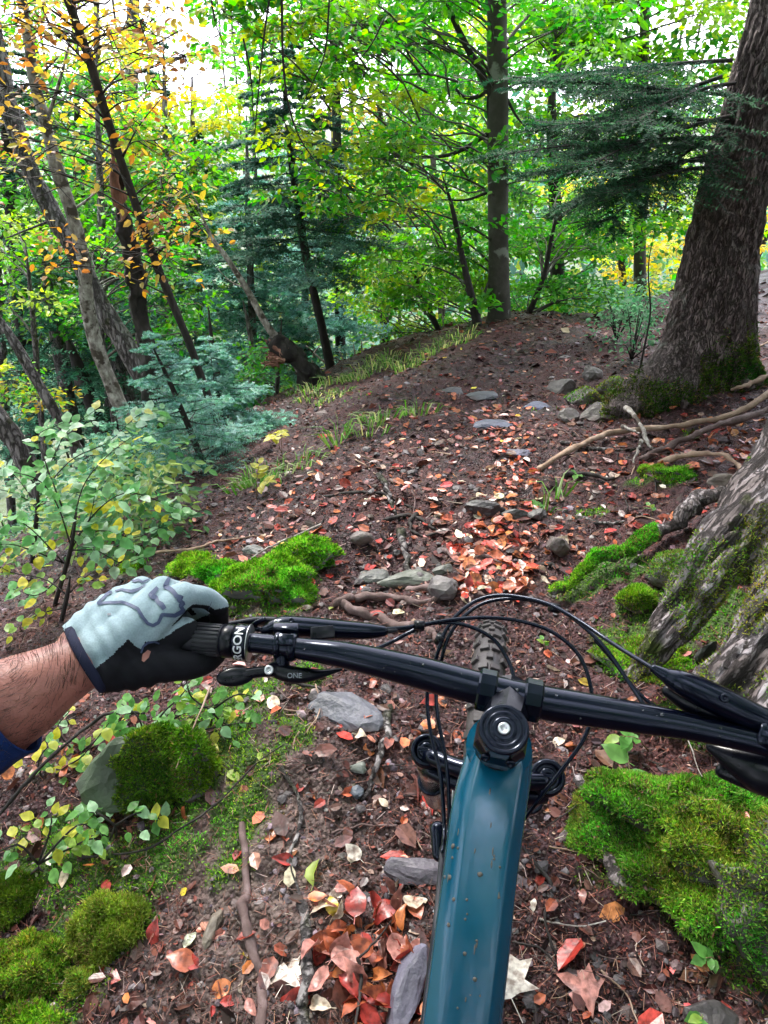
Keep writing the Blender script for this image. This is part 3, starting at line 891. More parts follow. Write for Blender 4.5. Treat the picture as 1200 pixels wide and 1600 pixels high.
fallen(800, 1560, 'white', .12, 'large pale maple leaf tucked against the right of the blue frame', None, 1.9, True, tilt=.08)
fallen(935, 1555, 'pink', .085, 'dusky red maple leaf lying on crumbs right of the frame', None, 2.6, True, tilt=.1)
fallen(443, 1530, 'white', .085, 'greyish lilac maple leaf beside the root above the crimson leaf', None, 1.3, True, tilt=.1)

HEAP = [(500, 1370), (640, 1390), (672, 1480), (665, 1600), (505, 1600), (492, 1500)]
STRIP = [(735, 640), (830, 610), (835, 700), (800, 780), (840, 880), (830, 930), (720, 930), (720, 850), (770, 760), (760, 700)]
RIGHTB = [(1000, 680), (1200, 640), (1200, 740), (1010, 740)]
LEFTB = [(20, 1150), (150, 1110), (150, 1230), (20, 1260)]
UNDER = [(560, 1040), (700, 1060), (690, 1160), (570, 1130)]
SLOPE = [(480, 700), (740, 640), (720, 880), (300, 860), (420, 760)]
def batch(poly, n, cols, wts, size, label, group, lift=(.004, .02), tilt=.4):
    X, Y = in_poly(poly, n)
    cs = R.choice(len(cols), n, p=np.array(wts) / sum(wts))
    for x, y, c in zip(X, Y, cs):
        k = R.uniform(.75, 1.25)
        fallen(x, y, cols[c], size * k, ('large ' if k > 1.1 else 'small ' if k < .87 else '') + '@ ' + cols[c] + ' leaf ' + beside(x, y), group, lift=R.uniform(*lift), tilt=tilt)
batch(HEAP, 75, ['red', 'rust', 'pink', 'orange', 'brown', 'pale'], [5, 4, 3, 2, 3, 1], .062, 'one of the wet red and rusty leaves heaped left of the blue frame', 'wet leaves heaped left of the frame', (.004, .045), .5)
batch([(735, 740), (835, 740), (840, 930), (720, 930)], 65, ['red', 'rust', 'orange', 'pink', 'pale'], [2, 5, 5, 3, 2], .06, 'one of the orange and red leaves drifted together ahead of the front wheel', 'leaves drifted ahead of the front wheel', (.004, .04), .5)
batch(UNDER, 22, ['rust', 'orange', 'red', 'brown', 'pink'], [4, 4, 2, 2, 2], .05, 'one of the orange leaves seen between handlebar and fork', 'leaves between handlebar and fork')
batch(LEFTB, 24, ['rust', 'brown', 'pink', 'orange', 'pale'], [4, 4, 2, 2, 1], .05, 'one of the rusty leaves lying under the seedling beside the sleeve', 'leaves under the seedling beside the sleeve')
batch(RIGHTB, 40, ['rust', 'red', 'orange', 'brown', 'pink'], [4, 3, 4, 2, 1], .055, 'one of the rusty leaves caught between the sticks on the right bank', 'leaves caught between the sticks', (.004, .03), .5)
batch([(400, 1000), (620, 1100), (640, 1330), (520, 1600), (300, 1600), (420, 1300)], 16, ['rust', 'orange', 'brown', 'pale', 'pink'], [4, 3, 3, 2, 2], .042, 'one of the single leaves scattered on the muddy path', 'single leaves scattered on the mud')

def far_leaves():
    X, Y = in_poly(STRIP, 480); X2, Y2 = in_poly(SLOPE, 420); X3, Y3 = in_poly([(600, 560), (940, 500), (1010, 600), (1200, 560), (1200, 760), (860, 900), (740, 700), (560, 660)], 900)
    X4, Y4 = in_poly([(0, 1000), (1200, 1000), (1200, 1600), (0, 1600)], 320)
    X5, Y5 = in_poly([(300, 780), (560, 600), (740, 620), (720, 940), (540, 960), (300, 880)], 220)
    strip = np.arange(len(X) + len(X2) + len(X3) + len(X4) + len(X5)) < len(X)
    g = G(np.concatenate([X, X2, X3, X4, X5]), np.concatenate([Y, Y2, Y3, Y4, Y5]))
    strip = strip[g[:, 1] < 12]; g = g[g[:, 1] < 12]; n = len(g)
    Nn = nrm(ground_normal(g[:, 0], g[:, 1]) + R.normal(0, .35, (n, 3)))
    s = .040 * R.lognormal(0, .3, n)
    c = palette([LEAFCOL[k] for k in ('red', 'rust', 'orange', 'brown', 'pink', 'pale', 'yellow')], n, [4, 4, 1.2, 11, 2, .7, .3], .28)
    bright = palette([(.42, .05, .032), (.50, .10, .045), (.56, .19, .07), (.55, .22, .17), (.22, .07, .045), (.70, .55, .42)], n, [5, 4, 2, 3, 4, 1], .28); c = np.where(strip[:, None], bright, c)
    mb = MB(); leaves(mb, g + Nn * .008, rand_dirs(n), Nn, s, s * .66, c, 'hex', R.uniform(-.1, .6, n), R.uniform(-.3, .4, n))
    tag(mb.obj('leaf_carpet', MAT['dry_leaf'], None, False), 'carpet of fallen red, orange and brown beech leaves over path and slopes', 'fallen leaves', None, 'stuff')
far_leaves()
# ------------------------------------------------------------------ rocks and stones
def rock(px, py, size, label, cat='rock', seed=0, moss=0, mossL=.009, col=(.16, .15, .15), angular=.6, sub=4, rot=0., tilt=(0, 0), sink=.35, top=True, cols=MOSS_BRIGHT, name='rock', group=None, rough=.12, mtest=None, py0=None):
    g = G(px, py)
    if moss and angular < .65 and name == 'rock' and 'boulder' not in label:      # cushions creep over the soil, never quite round
        rough = max(rough, .34); size = (size[0] * 1.18, size[1] * 1.15, size[2] * .85)
    c = g + np.array([0, 0, size[2] * (1 - 2 * sink)])
    V, F = rock_arrays(c, size, seed, sub, angular, rough, rot, tilt)
    if moss and angular < .5:
        V = V + nrm(V - c) * (.016 * np.abs(vnoise3(*(V * 26).T, seed)) + .014 * np.abs(vnoise3(*(V * 11).T, seed + 3)) - .008)[:, None]
    o0 = np.array([g[0], g[1], g[2]])
    cc = palette([np.array(col) * .62], len(V), None, .03) * (1 + .22 * fbm3(V, 14, seed, 3)[:, None])
    dirt = sstep(.0, .5, fbm3(V, 9, seed + 9, 3) + .3 - 1.2 * (V[:, 2] - g[2]) / size[2])[:, None]; cc = cc * (1 - dirt * .8) + np.array([(.06, .035, .033)]) * dirt * .8
    me = np_mesh(name, V - o0, [F], MAT['pebble' if sub < 3 else 'stone'], angular < .5, cc)
    o = link(name, me, None, o0)
    tag(o, label, cat, group)
    if moss:
        f = mtest or (lambda P, Nn: sstep(-.1, .35, Nn[:, 2] + .35 * fbm3(P, 9, seed, 3)) * (P[:, 2] > hfull(P[:, 0], P[:, 1]) - .004))
        moss_patch(o, V, F, moss, f, mossL, cols)
    return o

# mossy cushions and boulders
rock(428, 925, (.15, .12, .12), 'low rock under a thick cushion of bright green moss above the gloved hand', 'mossy rock', 5, 26000, .013, (.2, .2, .2), .2, rot=.3, tilt=(0, .1), sink=.40)
rock(478, 872, (.10, .075, .08), 'mossy lump joined behind the bright green cushion rock', 'mossy rock', 6, 9000, .013, (.2, .2, .2), .2, sink=.4)
rock(348, 905, (.09, .06, .05), 'small moss covered stone left of the bright cushion rock', 'mossy rock', 7, 4500, .012, sink=.4)
rock(300, 890, (.08, .06, .035), 'flat moss tuft at the slope edge above the glove', 'mossy rock', 17, 4500, .012, sink=.4)
rock(398, 868, (.05, .035, .03), 'bare pale stone between two moss cushions above the bar', 'rock', 18, 0, col=(.26, .25, .24), sink=.35)
rock(205, 888, (.05, .035, .03), 'tiny bright moss cushion left above the glove', 'mossy rock', 19, 2500, .01, sink=.35)
rock(222, 1232, (.15, .11, .15), 'smooth grey green boulder with moss on its right side below the glove', 'boulder', 21, 15000, .010, (.055, .085, .04), .55, rot=.5, tilt=(.1, .25), sink=.33,
     cols=[(.07, .15, .015), (.11, .2, .02), (.04, .09, .01)],
     mtest=lambda P, Nn: sstep(.0, .25, (P[:, 0] - G(215, 1200)[0]) / .12 + .3 * fbm3(P, 16, 4, 3)) * (P[:, 2] > hfull(P[:, 0], P[:, 1])))
rock(300, 1215, (.075, .08, .10), 'steep moss ridge leaning on the right of the boulder', 'mossy rock', 22, 10000, .010, cols=[(.08, .17, .015), (.12, .23, .02), (.05, .11, .01)], sink=.3)
rock(50, 1510, (.085, .075, .065), 'round green moss mound at the bottom left edge', 'mossy rock', 23, 15000, .010, (.05, .04, .03), .2, sink=.35, cols=MOSS_BRIGHT + MOSS_OLIVE)
rock(165, 1445, (.068, .062, .055), 'yellow green moss tuft on black soil right of the round mound', 'mossy rock', 24, 13000, .011, (.05, .04, .03), .3, sink=.35, cols=[(.20, .29, .04), (.15, .24, .03), (.26, .33, .07)])
rock(20, 1410, (.07, .055, .035), 'dark moss hummock under the seedling at the left edge', 'mossy rock', 25, 8000, .009, (.05, .04, .03), .3, sink=.4, cols=[(.06, .13, .015), (.09, .17, .02)])
rock(118, 1530, (.03, .03, .03), 'small olive moss clump between the two mounds', 'mossy rock', 27, 2500, .009, sink=.3, cols=MOSS_OLIVE)
rock(40, 1600, (.06, .04, .035), 'grassy moss tuft on the bottom left corner', 'mossy rock', 28, 5000, .010, sink=.3)
o_m = rock(1098, 1335, (.235, .155, .18), 'large rounded mound of thick green and olive moss right of the frame', 'mossy rock', 31, 70000, .010, (.05, .045, .03), .25, rot=-.75, tilt=(0, -.1), sink=.36, cols=MOSS_BRIGHT + MOSS_OLIVE, sub=5, rough=.30)
def dress(o, n, nleaf, label):
    """needles, crumbs and a few leaves caught in the moss"""
    me = o.data; V = np.array([v.co[:] for v in me.vertices]) + np.array(o.location); F = np.array([p.vertices[:] for p in me.polygons])
    P, Nn = sample_surface(V, F, n, lambda P, N_: (N_[:, 2] > .3) * 1.); k = len(P); P = P + Nn * .006
    mb = MB(); leaves(mb, P[:k // 2], rand_dirs(k // 2), nrm(Nn[:k // 2] + R.normal(0, .4, (k // 2, 3))), R.uniform(.004, .012, k // 2), R.uniform(.003, .008, k // 2), palette([(.10, .045, .03), (.22, .09, .05), (.30, .20, .12), (.05, .03, .025)], k // 2), 'hex')
    h = k - k // 2; D = nrm(rand_dirs(h) + Nn[k // 2:] * .3); sticks(mb, P[k // 2:], P[k // 2:] + D * R.uniform(.01, .035, (h, 1)), .0006, .0004, palette([(.14, .07, .05), (.30, .2, .12)], h))
    c = mb.obj('caught_litter', MAT['chip'], o, False); c['kind'] = 'stuff'
    for i in range(nleaf):
        p, nn = P[i], Nn[i]; cn = ['rust', 'brown', 'pale', 'orange', 'yellow'][i % 5]
        q = bpy.data.objects.new('fallen_leaf', LM[cn][i % 8]); COL.objects.link(q); s_ = R.uniform(.025, .045)
        q.matrix_world = Matrix.Translation(Vector(p)) @ rot_to(nrm(nn + R.normal(0, .3, 3)), rand_dirs(1)[0]) @ Matrix.Scale(s_, 4)
        tag(q, cn + ' leaf caught in moss ' + beside(*[float(v) for v in to_px(p)[:2]]), 'leaf')
dress(o_m, 700, 7, 'large moss mound')
rock(1180, 1440, (.13, .16, .17), 'smaller mossy hump right of the large moss mound', 'mossy rock', 32, 16000, .009, (.05, .045, .03), .3, sink=.36, cols=MOSS_OLIVE + MOSS_BRIGHT)
rock(925, 1300, (.055, .08, .045), 'olive moss bulge on the left of the large mound by the root', 'mossy rock', 33, 8000, .009, sink=.3, cols=MOSS_OLIVE)
rock(1050, 900, (.085, .07, .075), 'tall blotchy boulder with green moss behind the big near tree', 'boulder', 34, 4000, .009, (.20, .17, .17), .8, tilt=(.1, -.2), sink=.3, cols=MOSS_OLIVE)
rock(990, 935, (.07, .055, .05), 'bright moss stone left of the blotchy boulder', 'mossy rock', 35, 4500, .01, sink=.35)
rock(1010, 1030, (.14, .08, .06), 'mossy bank stone below the near tree roots', 'mossy rock', 36, 8000, .01, sink=.4)
rock(1100, 1020, (.030, .02, .055), 'upright grey slab wedged between the near tree roots', 'rock', 37, 0, col=(.17, .17, .16), angular=1, sub=2, rot=.4, tilt=(.2, .25), sink=.25)
rock(1062, 745, (.085, .06, .04), 'low moss cushion on the right bank below the sticks', 'mossy rock', 38, 4500, .011, sink=.4)
rock(1018, 738, (.06, .05, .03), 'smaller moss cushion left of the low one on the right bank', 'mossy rock', 39, 2500, .011, sink=.4)
# slabs and stones of the path
slab = dict(cat='stone', name='flat_stone', angular=1.0, sub=3)
rock(636, 1535, (.035, .10, .045), 'narrow slanting blue grey slate beside the frame at the bottom', seed=41, col=(.17, .16, .22), rot=-.25, tilt=(.1, .7), sink=.2, **slab)
rock(655, 1362, (.085, .042, .03), 'wet purple grey stone crossing the path left of the frame', seed=42, col=(.14, .12, .15), sink=.3, **slab)
rock(530, 1112, (.13, .07, .03), 'broad grey bedrock slab set in the path under the handlebar', seed=43, col=(.13, .13, .16), rot=-.45, sink=.35, **slab)
rock(645, 898, (.15, .05, .03), 'long greenish grey flat stone across the middle of the path', seed=44, col=(.15, .16, .13), sink=.35, **slab)
rock(575, 888, (.09, .05, .03), 'grey stone at the left end of the long greenish stone', seed=45, col=(.17, .17, .16), rot=.2, sink=.35, **slab)
rock(694, 893, (.05, .03, .02), 'small blocky stone right of the long greenish stone', seed=46, col=(.15, .15, .13), rot=.5, sink=.3, **slab)
rock(760, 798, (.11, .05, .045), 'dark rough stone half buried by the pale pink leaf', seed=47, col=(.06, .05, .055), rot=-.2, sink=.35, **slab)
rock(803, 806, (.075, .04, .04), 'dark square edged stone right of the rough one', seed=48, col=(.08, .075, .075), rot=-.05, sink=.35, **slab)
rock(842, 808, (.05, .035, .035), 'third dark stone at the right of the row across the path', seed=49, col=(.09, .08, .08), rot=.1, sink=.35, **slab)
rock(772, 664, (.13, .08, .022), 'blue slate lying in the path beyond the leaf drift', seed=50, col=(.16, .17, .24), rot=.3, sink=.25, **slab)
rock(836, 634, (.11, .06, .02), 'tilted blue slate nearest the far right bank stones', seed=51, col=(.17, .18, .27), rot=.4, tilt=(.15, 0), sink=.2, **slab)
rock(808, 706, (.10, .05, .018), 'thin violet slate right of the leaf strip', seed=52, col=(.20, .19, .27), rot=.15, sink=.25, **slab)
rock(755, 615, (.12, .07, .03), 'farthest grey slate where the path climbs', seed=53, col=(.14, .14, .16), sink=.3, **slab)
rock(710, 608, (.09, .06, .03), 'dull flat stone left of the farthest slate', seed=54, col=(.11, .10, .11), sink=.3, **slab)
rock(565, 845, (.05, .035, .03), 'brown rounded stone in the crumbly soil left of the path', seed=55, col=(.15, .12, .11), sink=.3, cat='stone', name='flat_stone', angular=.3, sub=3)
rock(693, 925, (.07, .06, .05), 'grey stone step at the foot of the cross root', seed=56, col=(.15, .13, .13), sink=.3, **slab)
rock(870, 858, (.05, .04, .05), 'stone propping the beige leaf right of the path', seed=57, col=(.14, .11, .10), sink=.25, **slab)
rock(556, 1228, (.022, .018, .02), 'small blue black pebble on the dark soil below the handlebar', seed=58, col=(.10, .12, .15), sink=.25, **slab)
rock(560, 1205, (.028, .02, .02), 'pale greenish pebble above the blue black one', seed=59, col=(.22, .24, .21), sink=.25, **slab)
rock(328, 1440, (.018, .055, .016), 'long tan stone splinter stuck in the clay', seed=60, col=(.27, .22, .17), rot=-.2, sink=.2, **slab)
rock(1135, 610 + 145, (.09, .04, .03), 'pale brown stone under the tan root on the right bank', seed=61, col=(.24, .19, .16), sink=.3, **slab)
rock(1110, 1600, (.05, .04, .03), 'dark stone at the bottom right corner', seed=62, col=(.07, .06, .06), sink=.3, **slab)
rock(625, 1580, (.03, .03, .02), 'small grey stone under the leaf heap', seed=63, col=(.2, .19, .2), sink=.3, **slab)
for i, (x, y, s) in enumerate([(880, 608, .10), (912, 622, .11), (940, 636, .10), (968, 640, .10), (925, 588, .09), (958, 604, .09), (890, 650, .08), (985, 618, .07)]):
    rock(x, y, (s * R.uniform(.8, 1.3), s * .8, s * .75), ['first', 'second', 'third', 'fourth'][i % 4] + (' stone from the path side in the row nearer the path' if i < 4 else ' stone in the broken row nearer the far fir'), 'stone', 70 + i, 700 if i % 2 else 0, .014, (.15, .13, .12), .7, 3, sink=.35, name='bank_stone', group='weathered stones below the far fir', cols=MOSS_OLIVE)
# loose stones big enough to see one by one
for k in range(70):
    if k < 40: poly, lab = [(540, 700), (830, 650), (830, 930), (560, 960)], 'one of the small angular stones loose on the path ahead of the wheel'
    elif k < 58: poly, lab = [(440, 1060), (690, 1060), (660, 1400), (420, 1400)], 'one of the small stones loose in the mud left of the frame'
    else: poly, lab = [(830, 1250), (1000, 1450), (960, 1600), (810, 1600)], 'one of the small stones among the dark crumbs right of the frame'
    X, Y = in_poly(poly, 1)
    cr_ = R.uniform(.4, 1.9); Z = to_px(G(X[0], Y[0]))[2]; s = R.uniform(.006, .015) * (.6 + Z * .35)
    rock(X[0], Y[0], (s * R.uniform(.9, 1.6), s, s * .6), ('dark' if cr_ < .9 else 'pale' if cr_ > 1.4 else 'grey') + (' angular' if k % 2 else ' rounded') + ' loose stone ' + beside(X[0], Y[0]), 'stone', 200 + k, 0, col=tuple(np.array((.10, .085, .09)) * cr_), angular=.8, sub=2, rot=R.uniform(0, 3), sink=.3, name='loose_stone', group=lab.replace('one of the ', ''))

# ------------------------------------------------------------------ roots and sticks
def on_ground(pts, lift=0.):
    g = G([p[0] for p in pts], [p[1] for p in pts]); g[:, 2] += lift
    return g

def rooty(name, pts, wpx, label, cat, mat='wood_root', lift=.0, col=None, seg=9, n=None, gnarl=.22, taper=.5, lifts=None, moss=0, end=True, parent=None, mossf=None):
    g = on_ground(pts)
    Z = to_px(g)[2].mean(); r = wpx / 2 / FPX * Z
    n = n or max(14, len(pts) * 7)
    q = spline(g, n)
    q[:, 2] = np.maximum(q[:, 2], hfull(q[:, 0], q[:, 1]) - .2)
    if lifts is not None: q[:, 2] += np.interp(np.linspace(0, 1, n), np.linspace(0, 1, len(lifts)), lifts)
    q[:, 2] += lift
    t = np.linspace(0, 1, n)
    q += np.stack([vnoise2(t * 9, t * 0 + wpx, 3), vnoise2(t * 9, t * 0 + wpx, 5), vnoise2(t * 8, t * 0 + 1, 7) * .6], -1) * r * .6
    rad = r * (1 - (1 - taper) * t) * (1 + gnarl * vnoise2(t * 16, t * 0 + pts[0][0], 8))
    V, F = tube_arrays(q, rad, seg, 'round')
    V = V + nrm(np.stack([vnoise3(*(V * 60).T, 1), vnoise3(*(V * 60).T, 2), vnoise3(*(V * 60).T, 3)], -1)) * r * gnarl * .9
    V = V + nrm(np.stack([vnoise3(*(V * 21).T, 4), vnoise3(*(V * 21).T, 5), vnoise3(*(V * 21).T, 6)], -1)) * r * gnarl * 1.1
    mb = MB(); mb.add(V, F)
    o = mb.obj(name, MAT[mat], parent)
    if label: tag(o, label, cat)
    if moss: moss_patch(o, V, F[0], moss, mossf or (lambda P, Nn: sstep(-.2, .4, Nn[:, 2] + .4 * fbm3(P, 14, 2, 2))), .010)
    return o

for pts_, w_, lab_ in [([(500, 780), (560, 770), (600, 776), (650, 790)], 7, 'flat root running across the crumbly soil left of the path'), ([(640, 905), (700, 915), (760, 935), (800, 960)], 12, 'root emerging beside the tyre under the hoses'), ([(560, 1000), (600, 1020), (650, 1030)], 9, 'worn root just ahead of the handlebar'),
                       ([(440, 1200), (470, 1260), (455, 1330), (470, 1400)], 8, 'half buried root winding down the clay'), ([(690, 850), (720, 870), (760, 868), (810, 880)], 9, 'thin root under the drifted leaves'), ([(520, 1290), (560, 1275), (620, 1290)], 6, 'buried root between the white leaf and the fork leg'),
                       ([(820, 1330), (860, 1380), (850, 1440), (880, 1500)], 7, 'dark root right of the frame'), ([(880, 690), (940, 700), (1000, 690)], 8, 'dark root above the long tan branch end'), ([(930, 1180), (980, 1170), (1040, 1180)], 7, 'root below the right handlebar'),
                       ([(900, 800), (950, 815), (1010, 800)], 8, 'half buried root on the right bank above the log root')]:
    rooty('root', pts_, w_, lab_, 'root', ['wood_root', 'bark_dark', 'bark_grey'][w_ % 3], lift=.006)
rooty('root', [(530, 938), (560, 926), (610, 930), (650, 942), (682, 935)], 15, 'brown root bulging across the path ahead of the left handlebar', 'root', lift=.012)
rooty('root', [(536, 948), (585, 950), (630, 965), (668, 978), (690, 1000)], 18, 'thick brown root forming a step below the first cross root', 'root', lift=.012)
rooty('root', [(590, 752), (604, 768), (612, 790), (622, 802)], 9, 'short grey root arching in the soil left of the path', 'root', 'bark_grey', lift=.012)
rooty('root', [(600, 815), (640, 806), (668, 812), (692, 824)], 8, 'thin dark root looping beside the dark stones', 'root', 'bark_dark', lift=.01)
rooty('root', [(628, 830), (632, 855), (640, 880)], 14, 'knotty root stub rising from the middle of the path', 'root', 'bark_grey', lift=.012)
rooty('root', [(650, 800), (640, 815), (655, 830), (690, 826)], 7, 'small curled root right of the knotty stub', 'root', 'bark_dark', lift=.01)
rooty('root', [(376, 1288), (382, 1330), (384, 1380), (380, 1420), (392, 1465), (412, 1510), (410, 1560), (405, 1610)], 13, 'long smooth red brown root running down the pale clay', 'root', lift=.004, taper=1.5)
rooty('root', [(470, 1400), (478, 1450), (480, 1520), (472, 1570), (478, 1625)], 17, 'thick greyish root left of the red leaf heap', 'root', 'bark_grey', lift=.006, taper=1.1)
rooty('root', [(605, 1108), (603, 1150), (590, 1200), (566, 1245)], 13, 'knobbly root on the path below the handlebar left of the fork', 'root', 'bark_grey', lift=.006)
rooty('root', [(898, 1232), (925, 1270), (940, 1310), (948, 1355), (972, 1390), (1004, 1416)], 19, 'pale grey root curving under the left side of the large moss mound', 'root', 'bark_root', lift=.03, taper=1.1)
rooty('root', [(1165, 1395), (1170, 1430), (1172, 1470)], 16, 'short upright root at the right of the large moss mound', 'root', 'bark_root', lift=.08)
rooty('root', [(450, 1085), (490, 1090), (540, 1098), (600, 1115)], 6, 'dark thread like root on the grey bedrock slab', 'root', 'bark_dark', lift=.02)
rooty('root', [(880, 740), (920, 745), (960, 748)], 9, 'dark root on the bank above the mossy log root', 'root', 'bark_dark', lift=.015)
rooty('root', [(850, 870), (880, 885), (900, 905)], 9, 'dark root just left of the mossy log root', 'root', 'bark_dark', lift=.015)
rooty('root', [(1030, 722), (1080, 728), (1130, 735), (1172, 750)], 10, 'smooth tan root arching over the right bank', 'root', 'wood_dry', lift=.02, lifts=[0, .04, .05, 0])
rooty('root', [(1190, 770), (1130, 797), (1070, 822), (1015, 850)], 27, 'bark covered root reaching left from the near tree', 'root', 'bark_root', lift=.07, taper=.8, moss=0)
rooty('root', [(1022, 850), (985, 868), (945, 880), (905, 905), (870, 920)], 24, 'moss covered end of the bark root beside the path', 'root', 'bark_root', lift=.05, taper=.5, moss=12000, lifts=[.02, .02, 0, 0, 0])

rooty('stick', [(845, 726), (915, 700), (970, 677), (1060, 660), (1150, 637), (1210, 612)], 8.5, 'long tan dead branch lying across the right bank', 'stick', 'wood_dry', lift=.015, lifts=[0, .02, .03, .03, .03, .05], taper=1.2)
rooty('stick', [(1000, 722), (1060, 700), (1120, 680), (1205, 652)], 9, 'reddish brown stick below the long tan branch', 'stick', 'wood_root', lift=.03, lifts=[0, .05, .05, .06], taper=1.2)
rooty('stick', [(975, 655), (990, 668), (1008, 690), (1022, 712)], 8, 'bleached forked twig standing over the tan branch', 'stick', 'bark_pale', lift=.03, lifts=[.09, .09, .04, 0])
rooty('stick', [(972, 676), (988, 676), (1000, 684)], 6, 'short bleached fork of the twig over the tan branch', 'stick', 'bark_pale', lift=.07)
rooty('stick', [(1003, 690), (996, 712), (990, 728)], 6, 'thin bleached twig hanging from the forked one', 'stick', 'bark_pale', lift=.05)
rooty('stick', [(1205, 590), (1160, 605), (1140, 615)], 8, 'pale stick at the right edge below the far fir', 'stick', 'wood_dry', lift=.05)
rooty('stick', [(1205, 655), (1150, 662), (1100, 668)], 4, 'thin pale twig over the reddish stick', 'stick', 'bark_pale', lift=.06)
rooty('stick', [(1060, 600), (1120, 575), (1200, 545)], 5, 'thin branch on the slope behind the far fir roots', 'stick', 'wood_dry', lift=.05)
rooty('stick', [(0, 1300), (90, 1245), (180, 1180), (235, 1152)], 6, 'thin dark twig crossing the ground left of the boulder', 'stick', 'bark_dark', lift=.05, lifts=[0, .05, .08, .05], taper=.8)
rooty('stick', [(130, 1345), (230, 1330), (300, 1290), (350, 1252), (400, 1205), (445, 1180)], 4, 'thin dark twig running over the moss right of the boulder', 'stick', 'bark_dark', lift=.012, taper=.5)
rooty('stick', [(640, 1385), (560, 1310)], 3, 'fine twig between leaf heap and white leaf', 'stick', 'bark_dark', lift=.01)
rooty('stick', [(560, 1500), (565, 1540), (556, 1610)], 6, 'dark twig lying over the red leaf heap', 'stick', 'bark_dark', lift=.05, taper=.7)
rooty('stick', [(560, 1500), (590, 1470), (612, 1440)], 4, 'finer twig branching off over the leaf heap', 'stick', 'bark_dark', lift=.05)
rooty('stick', [(845, 1432), (870, 1443), (905, 1450), (945, 1442)], 3.5, 'thin pale twig right of the frame on dark crumbs', 'stick', 'bark_pale', lift=.008)
rooty('stick', [(940, 1515), (980, 1545), (1000, 1600)], 4, 'thin light twig pointing down at the bottom right', 'stick', 'wood_dry', lift=.008)
rooty('stick', [(800, 1470), (840, 1480), (870, 1500), (890, 1520)], 4, 'dark bent twig beside the frame', 'stick', 'bark_dark', lift=.01)
rooty('stick', [(960, 1215), (905, 1262), (840, 1310)], 3, 'fine dark twig crossing the bank left of the large mound', 'stick', 'bark_dark', lift=.03)
rooty('stick', [(1040, 1195), (1050, 1240), (1075, 1300)], 3, 'thin white twig lying on the large moss mound', 'stick', 'bark_pale', lift=.19)
rooty('stick', [(500, 835), (420, 875), (380, 900)], 4, 'thin pale twig reaching over the moss cushions', 'stick', 'bark_pale', lift=.05)
rooty('stick', [(245, 868), (310, 862), (340, 852), (400, 838)], 5, 'pale bent stick along the slope edge', 'stick', 'wood_dry', lift=.02)
rooty('stick', [(495, 1090), (500, 1120), (480, 1160)], 3, 'fine pale twig on the soil below the brake lever', 'stick', 'wood_dry', lift=.02)
rooty('stick', [(340, 1140), (310, 1200), (285, 1250)], 3, 'straight straw coloured stalk leaning on the moss ridge', 'stick', 'wood_dry', lift=.12)
for k in range(110):
    zone = k % 4
    poly, lab = [([(480, 700), (740, 660), (720, 900), (320, 860)], 'one of the thin dry twigs strewn on the left slope of the path'),
                 ([(840, 620), (1180, 560), (1180, 780), (880, 860)], 'one of the thin dry twigs strewn over the right bank'),
                 ([(420, 1050), (690, 1050), (640, 1400), (400, 1500)], 'one of the thin twigs stuck to the muddy path'),
                 ([(810, 1130), (1000, 1200), (1000, 1600), (800, 1600)], 'one of the thin twigs lying right of the frame')][zone]
    X, Y = in_poly(poly, 1); a = R.uniform(0, 3.14); l = R.uniform(18, 55)
    p = [(X[0], Y[0]), (X[0] + .5 * l * math.cos(a) + R.normal(0, 4), Y[0] + .3 * l * math.sin(a) + R.normal(0, 3)), (X[0] + l * math.cos(a), Y[0] + .6 * l * math.sin(a))]
    o = rooty('twig', p, R.uniform(2, 3.6), ['thin dark twig ', 'thin straw coloured twig ', 'thin brown twig '][k % 3] + beside(X[0], Y[0]), 'twig', ['bark_dark', 'wood_dry', 'wood_root'][k % 3], lift=.006, seg=5, n=8)
    o['group'] = lab.replace('one of the ', '')

# ------------------------------------------------------------------ the two big firs
def ridged(V, c, seed, fx=22, fz=5.5, amp=.016, warp=.5):
    """long furrows that split and join, around an upright trunk with axis c"""
    d = V[:, :2] - c[:2]
    th = np.arctan2(d[:, 1], d[:, 0]); rr = np.hypot(d[:, 0], d[:, 1]).mean()
    w = fbm3(V, 6, seed, 3) * warp
    cx, cy = np.cos(th) * rr * fx, np.sin(th) * rr * fx
    n = vnoise3(cx + w, cy + w, V[:, 2] * fz + w, seed) 
    n2 = vnoise3(cx * 2.1 + w * 2, cy * 2.1, V[:, 2] * fz * 1.7, seed + 5)
    r = 1 - np.abs(n) * 1.9
    return -amp * np.clip(r, 0, 1) ** 1.6 * 1.6 + amp * .5 * n2

